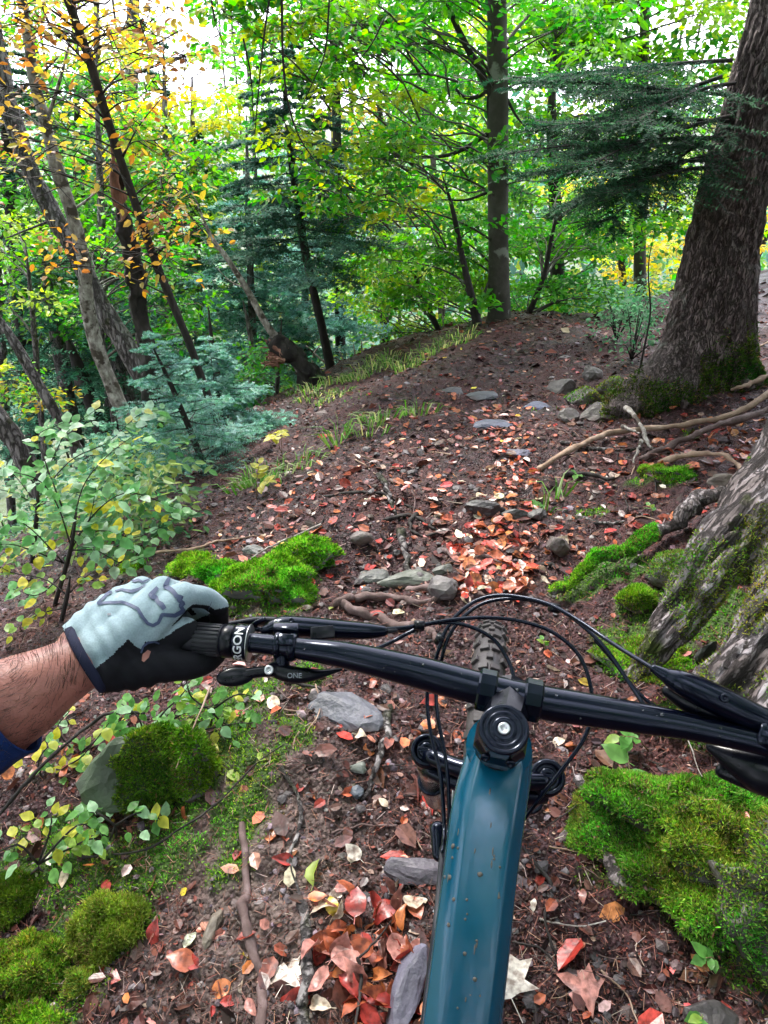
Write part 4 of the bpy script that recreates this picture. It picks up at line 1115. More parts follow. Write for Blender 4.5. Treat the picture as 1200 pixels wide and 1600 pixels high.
def far_fir():
    Zb = 4.6
    y0 = PZ(1090, 585, Zb)
    Yp = y0[1]
    t = empty('fir_tree', (y0[0], Yp, hfull(y0[0], Yp)))
    tag(t, 'big rugged fir trunk with mossy foot at the bend on the right', 'tree')
    ys = np.array([620, 585, 545, 490, 430, 350, 250, 150, 50, -80, -260, -500, -900])
    cx = np.array([1092, 1095, 1103, 1112, 1120, 1136, 1158, 1184, 1210, 1240, 1280, 1330, 1420.])
    wd = np.array([190, 160, 138, 128, 120, 110, 102, 96, 93, 90, 86, 82, 76.])
    C = PY(cx, ys, Yp); Zd = to_px(C)[2]
    rad = wd / 2 / FPX * Zd
    n = 330
    q = spline(np.column_stack([C, rad]), n)
    seg = 150
    V, F = tube_arrays(q[:, :3], q[:, 3], seg, 'flat')
    # buttress towards the lower left
    zb = V[:, 2] - t.location.z
    d = V[:, :2] - q[2, :2]; th = np.arctan2(d[:, 1], d[:, 0])
    flare = np.exp(-np.maximum(zb, 0) / .17)
    for a0, s, am in ((math.radians(208), .42, .42), (math.radians(265), .5, .03), (math.radians(330), .4, .10), (math.radians(80), .5, .1)):
        dd = np.angle(np.exp(1j * (th - a0)))
        V[:, :2] += (np.stack([np.cos(th), np.sin(th)], -1) * (am * flare * np.exp(-(dd / s) ** 2))[:, None])
    ax = np.interp(V[:, 2], q[:, 2], q[:, 0]), np.interp(V[:, 2], q[:, 2], q[:, 1])
    cen = np.stack(ax, -1)
    dirs = nrm(V[:, :2] - cen)
    disp = ridged(np.column_stack([V[:, :2] - cen, V[:, 2]]), np.zeros(2), 3, 30, 9, .015)
    V[:, :2] += dirs * disp[:, None]
    mb = MB(); mb.add(V, F)
    mb.obj('trunk', MAT['bark_fir'], t)
    moss_patch(t, V, F[0], 30000, lambda P, Nn: sstep(.42, .12, (P[:, 2] - t.location.z) + .22 * fbm3(P, 5, 8, 3) + .25 * (P[:, 0] < y0[0] - .12)) * sstep(-.5, .2, -Nn[:, 1] + .0) * .9, .015, [(.05, .10, .015), (.08, .14, .02), (.03, .06, .01)])
    # surface roots
    for i, (pts, w) in enumerate([([(1040, 575), (1015, 592), (985, 612), (955, 640)], 22), ([(1130, 590), (1150, 600), (1185, 596)], 20), ([(1080, 590), (1085, 606), (1070, 622)], 18)]):
        rooty('root', pts, w, None, None, 'bark_fir', lift=.03, parent=t)
    return t, Yp
FIR, FIR_Y = far_fir()

def near_tree():
    b = np.array([1.63, 2.16]); z0 = float(hfull(*b))
    t = empty('old_tree', (b[0], b[1], z0))
    tag(t, 'near tree with pale furrowed bark and mossy spreading roots at the right edge', 'tree')
    mb = MB()
    tube(mb, [(b[0] - .02, b[1] - .02, z0 - .25), (b[0], b[1], z0 + .1), (b[0] + .03, b[1], z0 + .45), (b[0] + .06, b[1], z0 + 1), (b[0] + .1, b[1], z0 + 1.6), (b[0] + .25, b[1] + .1, z0 + 4)], [.46, .40, .33, .30, .29, .26], 40, 'round', n=40)
    def root(pp, rr, n=26): tube(mb, [PZ(x, y, Z) for x, y, Z in pp], rr, 18, 'round', n=n)
    root([(1300, 650, 2.35), (1225, 750, 2.30), (1150, 840, 2.24), (1085, 925, 2.18), (1030, 1005, 2.14), (985, 1055, 2.13)], [.15, .13, .105, .085, .065, .04])
    root([(1330, 770, 2.2), (1265, 880, 2.08), (1205, 970, 2.02), (1135, 1055, 1.98), (1070, 1120, 1.97)], [.15, .12, .10, .08, .045])
    root([(1370, 930, 2.0), (1300, 1050, 1.9), (1230, 1140, 1.84), (1190, 1240, 1.82)], [.18, .15, .12, .07])
    
    V, Nn, F = organic(mb, 'trunk', .0115, 5)
    g_ = nrm(np.array([-.62, -.35, -.70])); e_ = nrm(np.cross(g_, [0, 0, 1.])); f_ = np.cross(g_, e_)
    A, B, Cc = V @ e_, V @ f_, V @ g_; wv = fbm3(V, 5, 14, 2) * .5
    r1 = 1 - np.abs(vnoise3(A * 20 + wv, B * 20 + wv, Cc * 4.5, 4)) * 2.2
    r2 = 1 - np.abs(vnoise3(A * 48 + wv * 2, B * 48, Cc * 11 + wv, 9)) * 2.2
    V = V + Nn * (-.026 * np.clip(r1, 0, 1) ** 1.3 - .010 * np.clip(r2, 0, 1) + .014 * fbm3(V, 4, 6, 3))[:, None]
    m2 = MB(); m2.add(V, F); m2.obj('trunk', MAT['bark_old'], t)
    moss_patch(t, V, F, 90000, lambda P, N_: (P[:, 2] < z0 + .22 + .2 * fbm3(P, 3, 2, 2)) * sstep(-.05, .35, fbm3(P, 5.5, 12, 3) + .3 * N_[:, 2] + .6 * (z0 - P[:, 2])) * (N_[:, 1] < .4), .009, MOSS_OLIVE + [(.13, .2, .02)])
    return t
near_tree()
# ------------------------------------------------------------------ trees of the forest
GREEN = [(.05, .22, .03), (.075, .30, .035), (.035, .15, .03), (.12, .36, .04), (.22, .42, .05)]
LIME = [(.20, .44, .05), (.34, .52, .06), (.12, .36, .05), (.50, .54, .08)]
YELLOW = [(.62, .50, .06), (.70, .46, .05), (.50, .48, .08), (.62, .34, .05)]
AUTUMN = [(.50, .26, .07), (.56, .38, .09), (.40, .17, .07), (.26, .11, .06), (.58, .48, .12), (.34, .38, .08)]
FIRDARK = [(.03, .085, .060), (.045, .12, .075), (.07, .16, .10)]
FIRBLUE = [(.16, .34, .30), (.22, .42, .37), (.11, .26, .22), (.32, .50, .45)]
FIRTEAL = [(.07, .24, .14), (.11, .32, .20), (.04, .15, .09), (.19, .42, .28)]

def base_of(C):
    """extend a trunk line down to the ground"""
    d = nrm(C[-1] - C[-2])
    d[2] = min(d[2], -.3); d = nrm(d)
    p = C[-1].copy()
    for _ in range(400):
        if p[2] < hfull(p[0], p[1]) - .05: break
        p = p + d * .08
    return p

def trunk_px(pts, Y, wpx, lean_y=0.):
    """pixel line (top first) at forward distance Y -> world points from base to top, radii"""
    q = np.array(pts, float)
    C = PY(q[:, 0], q[:, 1], Y)
    Z = to_px(C)[2]; r = np.broadcast_to(np.asarray(wpx, float), (len(q),)) / 2 / FPX * Z
    if q[0, 1] > -30: r = r.copy(); r[0] *= .25
    b = base_of(C)
    if b[2] < C[-1, 2] - .06:
        C = np.vstack([C, b]); r = np.append(r, r[-1] * 1.12)
    return C[::-1], r[::-1]

def make_trunk(t, C, r, mat, n=50, seg=14, gn=.05, name='trunk', flare=1.0):
    q = spline(np.column_stack([C, r]), n)
    rad = q[:, 3].copy()
    hgt = q[:, 2] - q[0, 2]
    rad *= 1 + .35 * flare * np.exp(-hgt / .25)
    V, F = tube_arrays(q[:, :3], rad, seg, 'flat')
    V += (nrm(np.stack([fbm3(V, 7, k, 2) for k in (1, 2, 3)], -1)) * (gn * rad.mean()))
    if gn > .3: V += np.stack([fbm3(V * [1, 1, .4], 34, k, 3) for k in (1, 2, 3)], -1) * .013
    mb = MB(); mb.add(V, F)
    return mb.obj(name, MAT[mat], t), q[:, :3], rad

def new_tree(name, base, label, cat='tree', group=None):
    t = empty(name, tuple(base)); tag(t, label, cat, group); return t

def limb_curve(a, b, sag=.15, n=9):
    m = .5 * (a + b); L = np.linalg.norm(b - a)
    m = m + np.array([0, 0, -sag * L * .5 + .1 * L]) + R.normal(0, .06, 3) * L
    return spline([a, a * .55 + m * .45 + np.array([0, 0, .03 * L]), m, b], n)

def spray_leaves(cen, rad, per, size, cols, wts=None, thick=.22, droop=.15):
    """layered beech foliage: several flattened sprays per clump. returns arrays"""
    P, D, Nn = [], [], []
    n = per
    k = len(cen)
    tilt = up_normals(k, .22)
    idx = np.repeat(np.arange(k), n)
    a = R.uniform(0, 2 * np.pi, k * n); rr = np.sqrt(R.random(k * n)) * np.repeat(rad, n)
    p = cen[idx] + np.stack([np.cos(a) * rr, np.sin(a) * rr, R.normal(0, 1, k * n) * thick * np.repeat(rad, n) * .5 - droop * rr * rr / np.repeat(rad, n)], -1)
    p[:, 2] -= (tilt[idx, 0] * (p[:, 0] - cen[idx, 0]) + tilt[idx, 1] * (p[:, 1] - cen[idx, 1]))
    d = np.stack([np.cos(a), np.sin(a), R.normal(-.15, .25, k * n)], -1) + R.normal(0, .45, (k * n, 3))
    nn = nrm(tilt[idx] + R.normal(0, .38, (k * n, 3)))
    base = palette(cols, k, wts, .1)
    c = .55 * base[idx] + .45 * palette(cols, k * n, wts, .18)
    s = size * R.uniform(.65, 1.25, k * n)
    return p, d, nn, s, c

def crown(t, cen, rad, per, size, cols, wts=None, shape='hex', attach=None, limb_r=.018, mat='leaf', limbs=True, limb_mat='bark_beech', thick=.22, nlimb=10, name='crown'):
    cen = np.asarray(cen, float); rad = np.broadcast_to(np.asarray(rad, float), (len(cen),))
    P, D, Nn, s, c = spray_leaves(cen, rad, per, size, cols, wts, thick)
    mb = MB(); leaves(mb, P, D, Nn, s, s * (.62 if shape == 'hex' else .74), c, shape, R.uniform(.05, .4, len(P)), R.uniform(-.1, .4, len(P)))
    o = mb.obj(name, MAT[mat], t, False); o['kind'] = 'stuff'
    if attach is not None and limbs:
        tb = MB(); A = np.asarray(attach)
        for i, q in enumerate(cen):
            h = A[:, 2]; zt = q[2] - .35 * math.hypot(*(q[:2] - A[len(A) // 2, :2]))
            a = A[np.argmin(np.abs(h - zt))]
            if i >= nlimb and np.linalg.norm(q - a) > 1.6: a = q + (a - q) * (.9 / np.linalg.norm(q - a)) + R.normal(0, .15, 3)
            if i < nlimb and np.linalg.norm(q - a) > 2.6: continue
            cv = limb_curve(a, q, .12, 9)
            L = np.linalg.norm(q - a)
            r0 = min(limb_r, .008 * L + .006)
            if i < nlimb:
                lm = MB(); tube(lm, cv, np.linspace(r0, r0 * .3, 9), 6); lm.obj('limb', MAT[limb_mat], t)
            else: tube(tb, cv, np.linspace(r0 * .7, r0 * .2, 9), 4)
            # twigs fanning through the spray
            k = 7; a2 = R.uniform(0, 6.28, k); e = q + np.stack([np.cos(a2) * rad[i] * .8, np.sin(a2) * rad[i] * .8, R.normal(-.05, .06, k)], -1)
            s0 = cv[R.integers(6, 9, k)]
            sticks(tb, s0, e, .0035 + r0 * .08, .0015, (1, 1, 1))
        if tb.n: 
            b = tb.obj('branches', MAT[limb_mat], t); b['kind'] = 'stuff'
    return o

def clumps(n, px, py, Y, snap=None):
    x, y = R.uniform(*px, n), R.uniform(*py, n)
    return PY(x, y, R.uniform(*Y, n))

def beech(name, label, tr, Y, wpx, mat, regions, group=None, limb_mat='bark_beech', tmat_n=50, gn=.05, limbr=.02, nlimb=8):
    C, r = trunk_px(tr, Y, wpx)
    t = new_tree(name, C[0], label, 'tree', group)
    o, ax, rad = make_trunk(t, C, r, mat, tmat_n, gn=gn)
    for k, rg in enumerate(regions):
        n, px, py, Yr, rr, per, size, cols = rg[:8]
        cen = clumps(n, px, py, Yr)
        keep = cen[:, 2] > hfull(cen[:, 0], cen[:, 1]) + .15
        cen = cen[keep]
        if len(cen): crown(t, cen, R.uniform(rr * .6, rr * 1.3, len(cen)), per, size * (1.12 if Y >= 8.9 else 1), cols, rg[8] if len(rg) > 8 else None, 'diamond' if Y >= 8.9 else 'hex', attach=ax, limb_r=limbr, limb_mat=limb_mat, nlimb=nlimb if k == 0 else 0)
    return t, ax

# --- firs -----------------------------------------------------------------
def needle_twigs(mb, P0, P1, per, nl, nw, cols, flat=.5):
    """flat sprays of needles on each side of many twigs"""
    n = len(P0); d = nrm(P1 - P0)
    up = np.array([0, 0, 1.]) + R.normal(0, .25, (n, 3)); s = nrm(np.cross(d, up)); u = np.cross(s, d)
    t = (np.arange(per) + .5) / per
    base = P0[:, None] + (P1 - P0)[:, None] * t[None, :, None]
    c0 = palette(cols, n, None, .15)
    for sg in (-1, 1):
        dd = nrm(d[:, None] * .65 + s[:, None] * sg + u[:, None] * R.normal(.12, flat, (n, per, 1)) + R.normal(0, .12, (n, per, 3)))
        L = nl * (1 - .45 * t)[None, :, None] * R.uniform(.75, 1.2, (n, per, 1))
        w = nrm(np.cross(dd, u[:, None])) * nw * .5
        a, b, tip = base - w, base + w, base + dd * L
        V = np.stack([a, b, tip], 2).reshape(-1, 3)
        F = np.arange(len(V)).reshape(-1, 3)
        cc = np.repeat(c0, per * 3, 0)
        mb.add(V, F, cc)

def bough(mb, tw, start, dirv, L, droop, ntw, twl, per, nl, nw, cols, r0, rise=0.):
    """one drooping fir branch with side twigs and third-order twigs"""
    n = 9; t = np.linspace(0, 1, n)
    side = nrm(np.cross(dirv, [0, 0, 1.]))
    C = start + dirv * (t * L)[:, None] + np.array([0, 0, 1.]) * ((rise * t - droop * t ** 1.8) * L)[:, None] + side * (.06 * L * vnoise2(t * 3, t * 0 + start[0] * 9 + L, 2))[:, None]
    tube(tw, C, r0 * (1 - .85 * t), 5)
    f = np.sort(R.uniform(.12, 1, ntw)); i = np.minimum((f * (n - 1)).astype(int), n - 2); fr = (f * (n - 1) - i)[:, None]
    p = C[i] * (1 - fr) + C[i + 1] * fr; tang = nrm(C[i + 1] - C[i])
    sg = np.where(np.arange(ntw) % 2, 1, -1)[:, None]
    l = twl * (1.15 - .75 * f)[:, None] * R.uniform(.7, 1.2, (ntw, 1))
    d = nrm(tang * .75 + side * sg * R.uniform(.6, 1.1, (ntw, 1)) + np.stack([R.normal(0, .12, ntw), R.normal(0, .12, ntw), R.normal(-.12, .14, ntw)], -1))
    e = p + d * l
    sticks(tw, p, e, r0 * .22, r0 * .08, (1, 1, 1))
    needle_twigs(mb, p, e, per, nl, nw, cols)
    # second side twigs
    k = 2
    for j in range(k):
        ff = R.uniform(.3, .8, (ntw, 1)); p2 = p + (e - p) * ff
        s2 = np.where(R.random(ntw) < .5, 1, -1)[:, None]
        d2 = nrm(d + np.cross(d, [0, 0, 1.]) * s2 * .8 + R.normal(0, .1, (ntw, 3))); e2 = p2 + d2 * l * .5
        needle_twigs(mb, p2, e2, max(3, per // 2), nl, nw, cols)
    needle_twigs(mb, C[:-1], C[1:], max(3, per // 2), nl, nw, cols)
    return C

def fir(label, tr, Y, wpx, mat, z0, z1, rmax, nb, cols, ntw=16, per=8, nl=.03, nw=.008, name='fir_tree', droop=.25, rise=.0, group=None, tip=.15, twf=.35, lower_dead=0, facing=None):
    """tr: pixel line of the stem (top first); boughs between the world heights of pixel rows z0 (top) and z1 (bottom)"""
    C, r = trunk_px(tr, Y, wpx)
    t = new_tree(name, C[0], label, 'tree', group)
    o, ax, rad = make_trunk(t, C, r, mat, 40)
    zt = PY(600, z0, Y)[2]; zb = max(PY(600, z1, Y)[2], ax[0, 2] + .1)
    mb, tw = MB(), MB()
    a = R.uniform(0, 6.28)
    if Y > 6: nw *= 1.9; ntw = int(ntw * 1.3); nl *= 1.25
    else: nw *= 1.35; ntw = int(ntw * 1.3)
    for i in range(nb):
        f = (i + .5) / nb; z = zt + (zb - zt) * f
        a += 2.4 + R.normal(0, .3)
        k = np.interp(z, ax[:, 2], np.arange(len(ax))); p = np.array([np.interp(k, np.arange(len(ax)), ax[:, c]) for c in range(3)]); p[2] = z
        L = rmax * (tip + (1 - tip) * f ** .8) * R.uniform(.7, 1.15)
        bough(mb, tw, p, np.array([math.cos(a), math.sin(a), 0]), L, droop * R.uniform(.6, 1.4), max(5, int(ntw * (.4 + .6 * f))), L * twf, per, nl, nw, cols, .004 + .0035 * L, rise)
    b = tw.obj('branches', MAT['bark_dark'], t); b['kind'] = 'stuff'
    c = mb.obj('crown', MAT['needle'], t, False); c['kind'] = 'stuff'
    return t, ax

# ------------------------------------------------------------------ right and middle: green beeches
T3, T3ax = beech('beech_tree', 'straight dark beech trunk in the middle with a bright green crown', [(772, -420), (775, -100), (777, 60), (778, 250), (779, 400), (780, 522)], 7.3, [26, 30, 32, 33, 31, 33], 'bark_beech',
    [(26, (560, 1000), (-60, 260), (6.8, 8.6), .42, 180, .068, GREEN), (16, (560, 800), (250, 480), (7.6, 9), .40, 180, .065, GREEN + LIME), (14, (540, 760), (-260, 60), (6.4, 8), .45, 170, .07, GREEN)], nlimb=10)
# the forked limbs that show dark against the leaves
for pts, w in (([(770, 150), (752, 115), (728, 70), (700, 10), (680, -60)], 13), ([(770, 132), (748, 150), (725, 152), (712, 138)], 8), ([(768, 205), (720, 235), (680, 245), (600, 243), (540, 222)], 7), ([(768, 298), (730, 312), (690, 312)], 5), ([(768, 215), (762, 160), (770, 120)], 5), ([(790, 150), (806, 180), (822, 200)], 5)):
    mb = MB(); C = PY([p[0] for p in pts], [p[1] for p in pts], 7.28); tube(mb, C, np.linspace(w, w * .4, len(pts)) / 2 / FPX * 7, 8, n=22)
    mb.obj('limb', MAT['bark_dark'], T3)
beech('young_beech', 'thin leaning young beech beside the straight dark trunk', [(690, 270), (708, 330), (722, 400), (736, 460), (750, 528)], 7.0, [5, 7, 9, 11, 14], 'bark_dark',
    [(20, (600, 800), (330, 490), (6.9, 8.2), .30, 110, .065, GREEN)])
beech('young_beech', 'second thin stem leaning right behind the straight trunk', [(880, 300), (862, 370), (850, 430), (822, 500)], 7.6, [5, 6, 7, 8], 'bark_dark',
    [(34, (790, 1000), (270, 490), (7.5, 8.6), .32, 130, .06, GREEN + [(.05, .16, .05)])])
beech('young_beech', 'bushy low beech filling the crest left of the straight trunk', [(640, 400), (655, 450), (690, 525)], 8.2, [5, 6, 8], 'bark_dark',
    [(36, (555, 740), (380, 540), (8.0, 9.4), .34, 140, .055, LIME + GREEN)])
beech('beech_tree', 'dark stemmed beech half hidden behind the straight trunk', [(868, 60), (862, 200), (868, 330), (872, 470)], 10.0, [14, 16, 20, 24], 'bark_dark',
    [(50, (760, 1100), (-100, 350), (9.5, 12), .55, 140, .085, GREEN + LIME), (16, (800, 1000), (330, 490), (9.2, 11), .45, 120, .07, GREEN)])
beech('beech_tree', 'tall light green beech at the top right above the fir boughs', [(1010, -100), (1006, 100), (1000, 300), (1000, 470)], 11.0, [14, 16, 18, 20], 'bark_beech',
    [(56, (860, 1260), (-160, 180), (10, 13), .6, 130, .09, LIME + GREEN)])
beech('beech_tree', 'yellow autumn beech glowing beyond the far fir trunk', [(960, 150), (965, 300), (975, 470)], 15.0, [9, 10, 11], 'bark_dark',
    [(34, (880, 1200), (260, 450), (14, 18), .55, 110, .10, YELLOW + LIME + [(.75, .7, .25)])])
beech('beech_tree', 'yellow green beech seen through the gap left of the straight trunk', [(590, 60), (596, 250), (600, 470)], 14.0, [10, 12, 14], 'bark_dark',
    [(44, (500, 780), (-60, 420), (13, 17), .65, 120, .10, LIME + YELLOW + GREEN)])
beech('beech_tree', 'broad green beech behind the dark conifer in the centre', [(520, -60), (525, 150), (530, 420)], 11.5, [12, 14, 16], 'bark_dark',
    [(56, (420, 760), (-120, 400), (11, 13.5), .6, 140, .09, GREEN + LIME)])
# overhanging beech branches, upper middle
for cc_ in (clumps(44, (330, 640), (-60, 260), (5.2, 6.6)), clumps(14, (420, 640), (200, 340), (5.6, 6.6))):
    crown(T3, cc_, R.uniform(.14, .32, len(cc_)), 85, .058, GREEN + [(.45, .45, .05)], attach=T3ax, nlimb=0)
OB = T3
for pts, w in (([(425, -30), (412, 60), (405, 130), (398, 210)], 3.4), ([(440, -20), (442, 90), (450, 160), (468, 215), (500, 262)], 4), ([(330, 0), (338, 40), (350, 70)], 3), ([(515, -10), (508, 80), (490, 125), (470, 170)], 3), ([(600, 30), (580, 70), (555, 100)], 3), ([(380, 60), (392, 120), (396, 190)], 3)):
    mb = MB(); C = PY([p[0] for p in pts], [p[1] for p in pts], 5.1); tube(mb, C, np.linspace(w, w * .4, len(pts)) / 2 / FPX * 5, 5, n=18)
    mb.obj('twig', MAT['bark_dark'], OB)

# ------------------------------------------------------------------ left valley
beech('beech_tree', 'leafy green beech filling the valley between the pale trunk and the dark snag', [(150, 80), (155, 250), (165, 500)], 9.0, [8, 10, 12], 'bark_grey',
    [(34, (60, 340), (180, 560), (8.4, 11), .42, 130, .07, GREEN + [(.30, .46, .06)])])
beech('beech_tree', 'dark green beech at the far left behind the grey leaning trunk', [(-20, 80), (-15, 250), (0, 500)], 10.0, [10, 12, 14], 'bark_grey',
    [(34, (-120, 140), (120, 560), (9.4, 12), .5, 130, .08, GREEN + [(.03, .11, .03), (.04, .13, .05)])])
beech('beech_tree', 'thin crowned beech screening the white sky at the upper left', [(150, -80), (152, 100), (158, 300)], 12.0, [8, 10, 12], 'bark_grey',
    [(30, (-60, 250), (-60, 200), (11.5, 14), .5, 90, .09, GREEN + YELLOW[:2] + LIME), (14, (300, 470), (0, 220), (11.5, 14), .45, 90, .09, GREEN + LIME)])
fir('dark conifer with slim stem standing at the left end of the crest', [(440, 60), (448, 180), (462, 300), (482, 420), (505, 520), (520, 592)], 7.7, [5, 9, 12, 13, 13, 13], 'bark_dark', 60, 400, 1.15, 62, FIRDARK + [(.06, .14, .10)], ntw=30, per=10, nl=.036, nw=.009, droop=.12)
fir('pale blue fir glowing behind the slim dark stem', [(470, 250), (475, 400), (480, 560)], 10.5, [8, 10, 12], 'bark_grey', 230, 600, 1.7, 60, FIRBLUE, ntw=26, per=8, nl=.05, nw=.016, droop=.1)
fir('blue green fir left of the dark conifer down the slope', [(385, 180), (388, 340), (395, 520)], 9.5, [8, 10, 12], 'bark_grey', 280, 640, 1.7, 56, FIRBLUE + FIRTEAL, ntw=26, per=8, nl=.05, nw=.015, droop=.1)
fir('dark fir between the dead snag and the blue firs', [(300, 120), (303, 300), (310, 500)], 11.5, [12, 14, 16], 'bark_grey', 200, 600, 1.9, 56, FIRDARK + FIRTEAL, ntw=26, per=8, nl=.06, nw=.018)
fir('deep green fir far behind the pale lichened trunk', [(120, 120), (125, 300), (140, 520)], 13, [16, 20, 24], 'bark_dark', 120, 620, 2.6, 50, FIRDARK + FIRTEAL, ntw=22, per=8, nl=.07, nw=.022)
fir('tall dark fir at the far left edge', [(5, 60), (15, 300), (40, 560)], 11, [18, 20, 24], 'bark_dark', 60, 600, 2.2, 48, FIRDARK + [(.06, .12, .06)], ntw=22, per=8, nl=.06, nw=.02)
fir('shaded fir low in the valley at the far left', [(60, 330), (80, 480), (110, 640)], 9, [14, 18, 22], 'bark_grey', 380, 700, 1.7, 34, FIRDARK + FIRTEAL, ntw=20, per=8, nl=.05, nw=.015)
fir('dark fir behind the orange leaves at the upper left', [(210, -50), (205, 200), (215, 480)], 15, [18, 22, 24], 'bark_grey', 20, 560, 2.3, 44, FIRDARK, ntw=20, per=7, nl=.08, nw=.026)
# small young fir, near, teal
YF, _ = fir('young teal fir with flat layered boughs on the left slope', [(236, 536), (262, 590), (292, 660), (322, 735), (346, 795)], 4.3, [4, 7, 9, 10, 11], 'bark_dark', 520, 735, .55, 38, FIRTEAL + FIRBLUE, ntw=26, per=12, nl=.020, nw=.0045, name='young_fir', droop=.02, rise=.10, twf=.42)
fir('young teal fir close behind the first one on the slope', [(330, 560), (345, 640), (362, 700)], 5.2, [5, 8, 10], 'bark_dark', 530, 700, .62, 46, FIRTEAL + FIRBLUE, ntw=26, per=11, nl=.024, nw=.006, name='young_fir', droop=.05, twf=.4)
fir('lowest young fir spreading under the left end of the slope', [(180, 640), (195, 730), (215, 800)], 4.6, [5, 7, 9], 'bark_dark', 660, 850, .80, 42, FIRTEAL + [(.05, .12, .07)], ntw=20, per=11, nl=.022, nw=.006, name='young_fir', droop=.08, twf=.4)

# trunks without much crown in view
def bare(name, label, tr, Y, wpx, mat, seg=16, gn=.1, n=60, limbs=(), lmat=None):
    C, r = trunk_px(tr, Y, wpx)
    t = new_tree(name, C[0], label)
    o, ax, rad = make_trunk(t, C, r, mat, n, seg, gn)
    for pts, w in limbs:
        mb = MB(); q = PY([p[0] for p in pts], [p[1] for p in pts], Y); tube(mb, q, np.linspace(w, w * .4, len(pts)) / 2 / FPX * Y, 6, n=14)
        mb.obj('limb', MAT[lmat or mat], t)
    return t, ax, rad
bare('fir_tree', 'thick grey leaning trunk at the upper left', [(-30, -60), (5, 130), (45, 260), (85, 340), (120, 400), (160, 480), (190, 530)], 6.6, [27, 28, 28, 27, 28, 30, 32], 'bark_grey', limbs=[([(60, 290), (30, 270), (0, 262)], 6), ([(90, 340), (60, 352), (10, 372)], 5), ([(20, 150), (60, 120), (90, 90)], 5)])
bare('birch_tree', 'slender pale lichened trunk curving down the left side', [(10, -160), (40, 40), (62, 160), (85, 250), (112, 330), (130, 400), (136, 470), (158, 560), (190, 640), (212, 725)], 5.6, [15, 16, 18, 19, 20, 21, 22, 22, 23, 24], 'bark_pale', gn=.16, limbs=[([(80, 245), (72, 190), (58, 120)], 9), ([(112, 330), (150, 300), (190, 250)], 4), ([(70, 200), (95, 120), (110, 60)], 6)])
T5, T5ax, _ = bare('beech_tree', 'thin dark leaning beech stem among orange leaves', [(62, -120), (105, 0), (135, 80), (165, 180), (200, 285), (240, 400), (285, 510), (316, 594)], 4.7, [12, 13, 14, 14, 13, 13, 12, 12], 'bark_dark', gn=.12, limbs=[([(130, 70), (85, 50), (60, -10), (50, -60)], 5), ([(142, 95), (128, 60), (85, 12)], 4), ([(190, 250), (215, 200), (255, 150)], 3)])
SN, SNax, SNr = bare('dead_tree', 'black broken snag with a mossy foot left of the young fir', [(178, 250), (186, 300), (195, 350), (207, 400), (216, 460), (226, 530), (238, 600), (240, 660), (236, 745)], 5.0, [11, 14, 18, 22, 25, 26, 24, 26, 30], 'bark_dark', gn=.4, n=200, seg=36)
# torn reddish top and moss on the foot
mb = MB()
C = PY([176, 180, 186, 190], [232, 262, 300, 345], 4.96); tube(mb, C, np.array([1.5, 5, 7, 5]) / FPX * 5, 9, 'round', n=20)
V = mb.v[0]; mb.v[0] = V + nrm(np.stack([fbm3(V, 12, k, 2) for k in (1, 2, 3)], -1)) * .02
mb.obj('splinter', MAT['wood_rot'], SN)
V_, F_ = tube_arrays(SNax, SNr, 20, 'flat')
moss_patch(SN, V_, F_[0], 9000, lambda P, N_: (P[:, 2] < PY(240, 660, 5.0)[2] + .1 * fbm3(P, 4, 1, 2)) * 1., .02, [(.10, .15, .02), (.06, .10, .02)])
bare('dead_tree', 'thin pale dead stem leaning over the broken stump', [(300, 300), (330, 370), (352, 400), (385, 450), (415, 505), (432, 528)], 6.9, [5, 6, 8, 10, 11, 12], 'bark_pale', limbs=[([(352, 400), (338, 388), (320, 380)], 4), ([(385, 450), (360, 440), (340, 420)], 3)])
bare('fir_tree', 'thin brown leaning stem at the left edge', [(-20, 470), (25, 540), (60, 600), (100, 668), (120, 700)], 6.0, [15, 15, 16, 17, 17], 'bark_grey')
bare('fir_tree', 'short thick brown trunk piece at the far left edge', [(-60, 560), (-20, 630), (25, 690), (50, 740)], 5.6, [30, 30, 32, 34], 'bark_grey')
bare('fir_tree', 'dim trunk deep in the wood left of the snag', [(120, 330), (140, 420), (165, 500), (185, 560)], 9.5, [26, 28, 30, 32], 'bark_grey')
bare('fir_tree', 'dim slanting trunk behind the pale lichened one', [(60, 440), (95, 520), (130, 600), (150, 650)], 9.8, [20, 22, 24, 24], 'bark_dark')
bare('fir_tree', 'dark thin trunk right of the dim slanting one', [(100, 520), (125, 580), (150, 650)], 8.8, [18, 20, 22], 'bark_dark')
bare('beech_tree', 'thin dark stem on the slope behind the young firs', [(325, 480), (335, 560), (350, 640), (362, 700)], 6.2, [8, 9, 12, 18], 'bark_dark')
bare('beech_tree', 'thin grey stem between snag and blue firs', [(380, 470), (390, 520), (398, 580)], 8.0, [7, 8, 8], 'bark_grey')
bare('holly_sapling', 'slim straight sapling in front of the far fir trunk', [(1024, 350), (1013, 420), (1016, 490), (1003, 560)], 4.7, [1.5, 2, 2.5, 3], 'bark_dark')

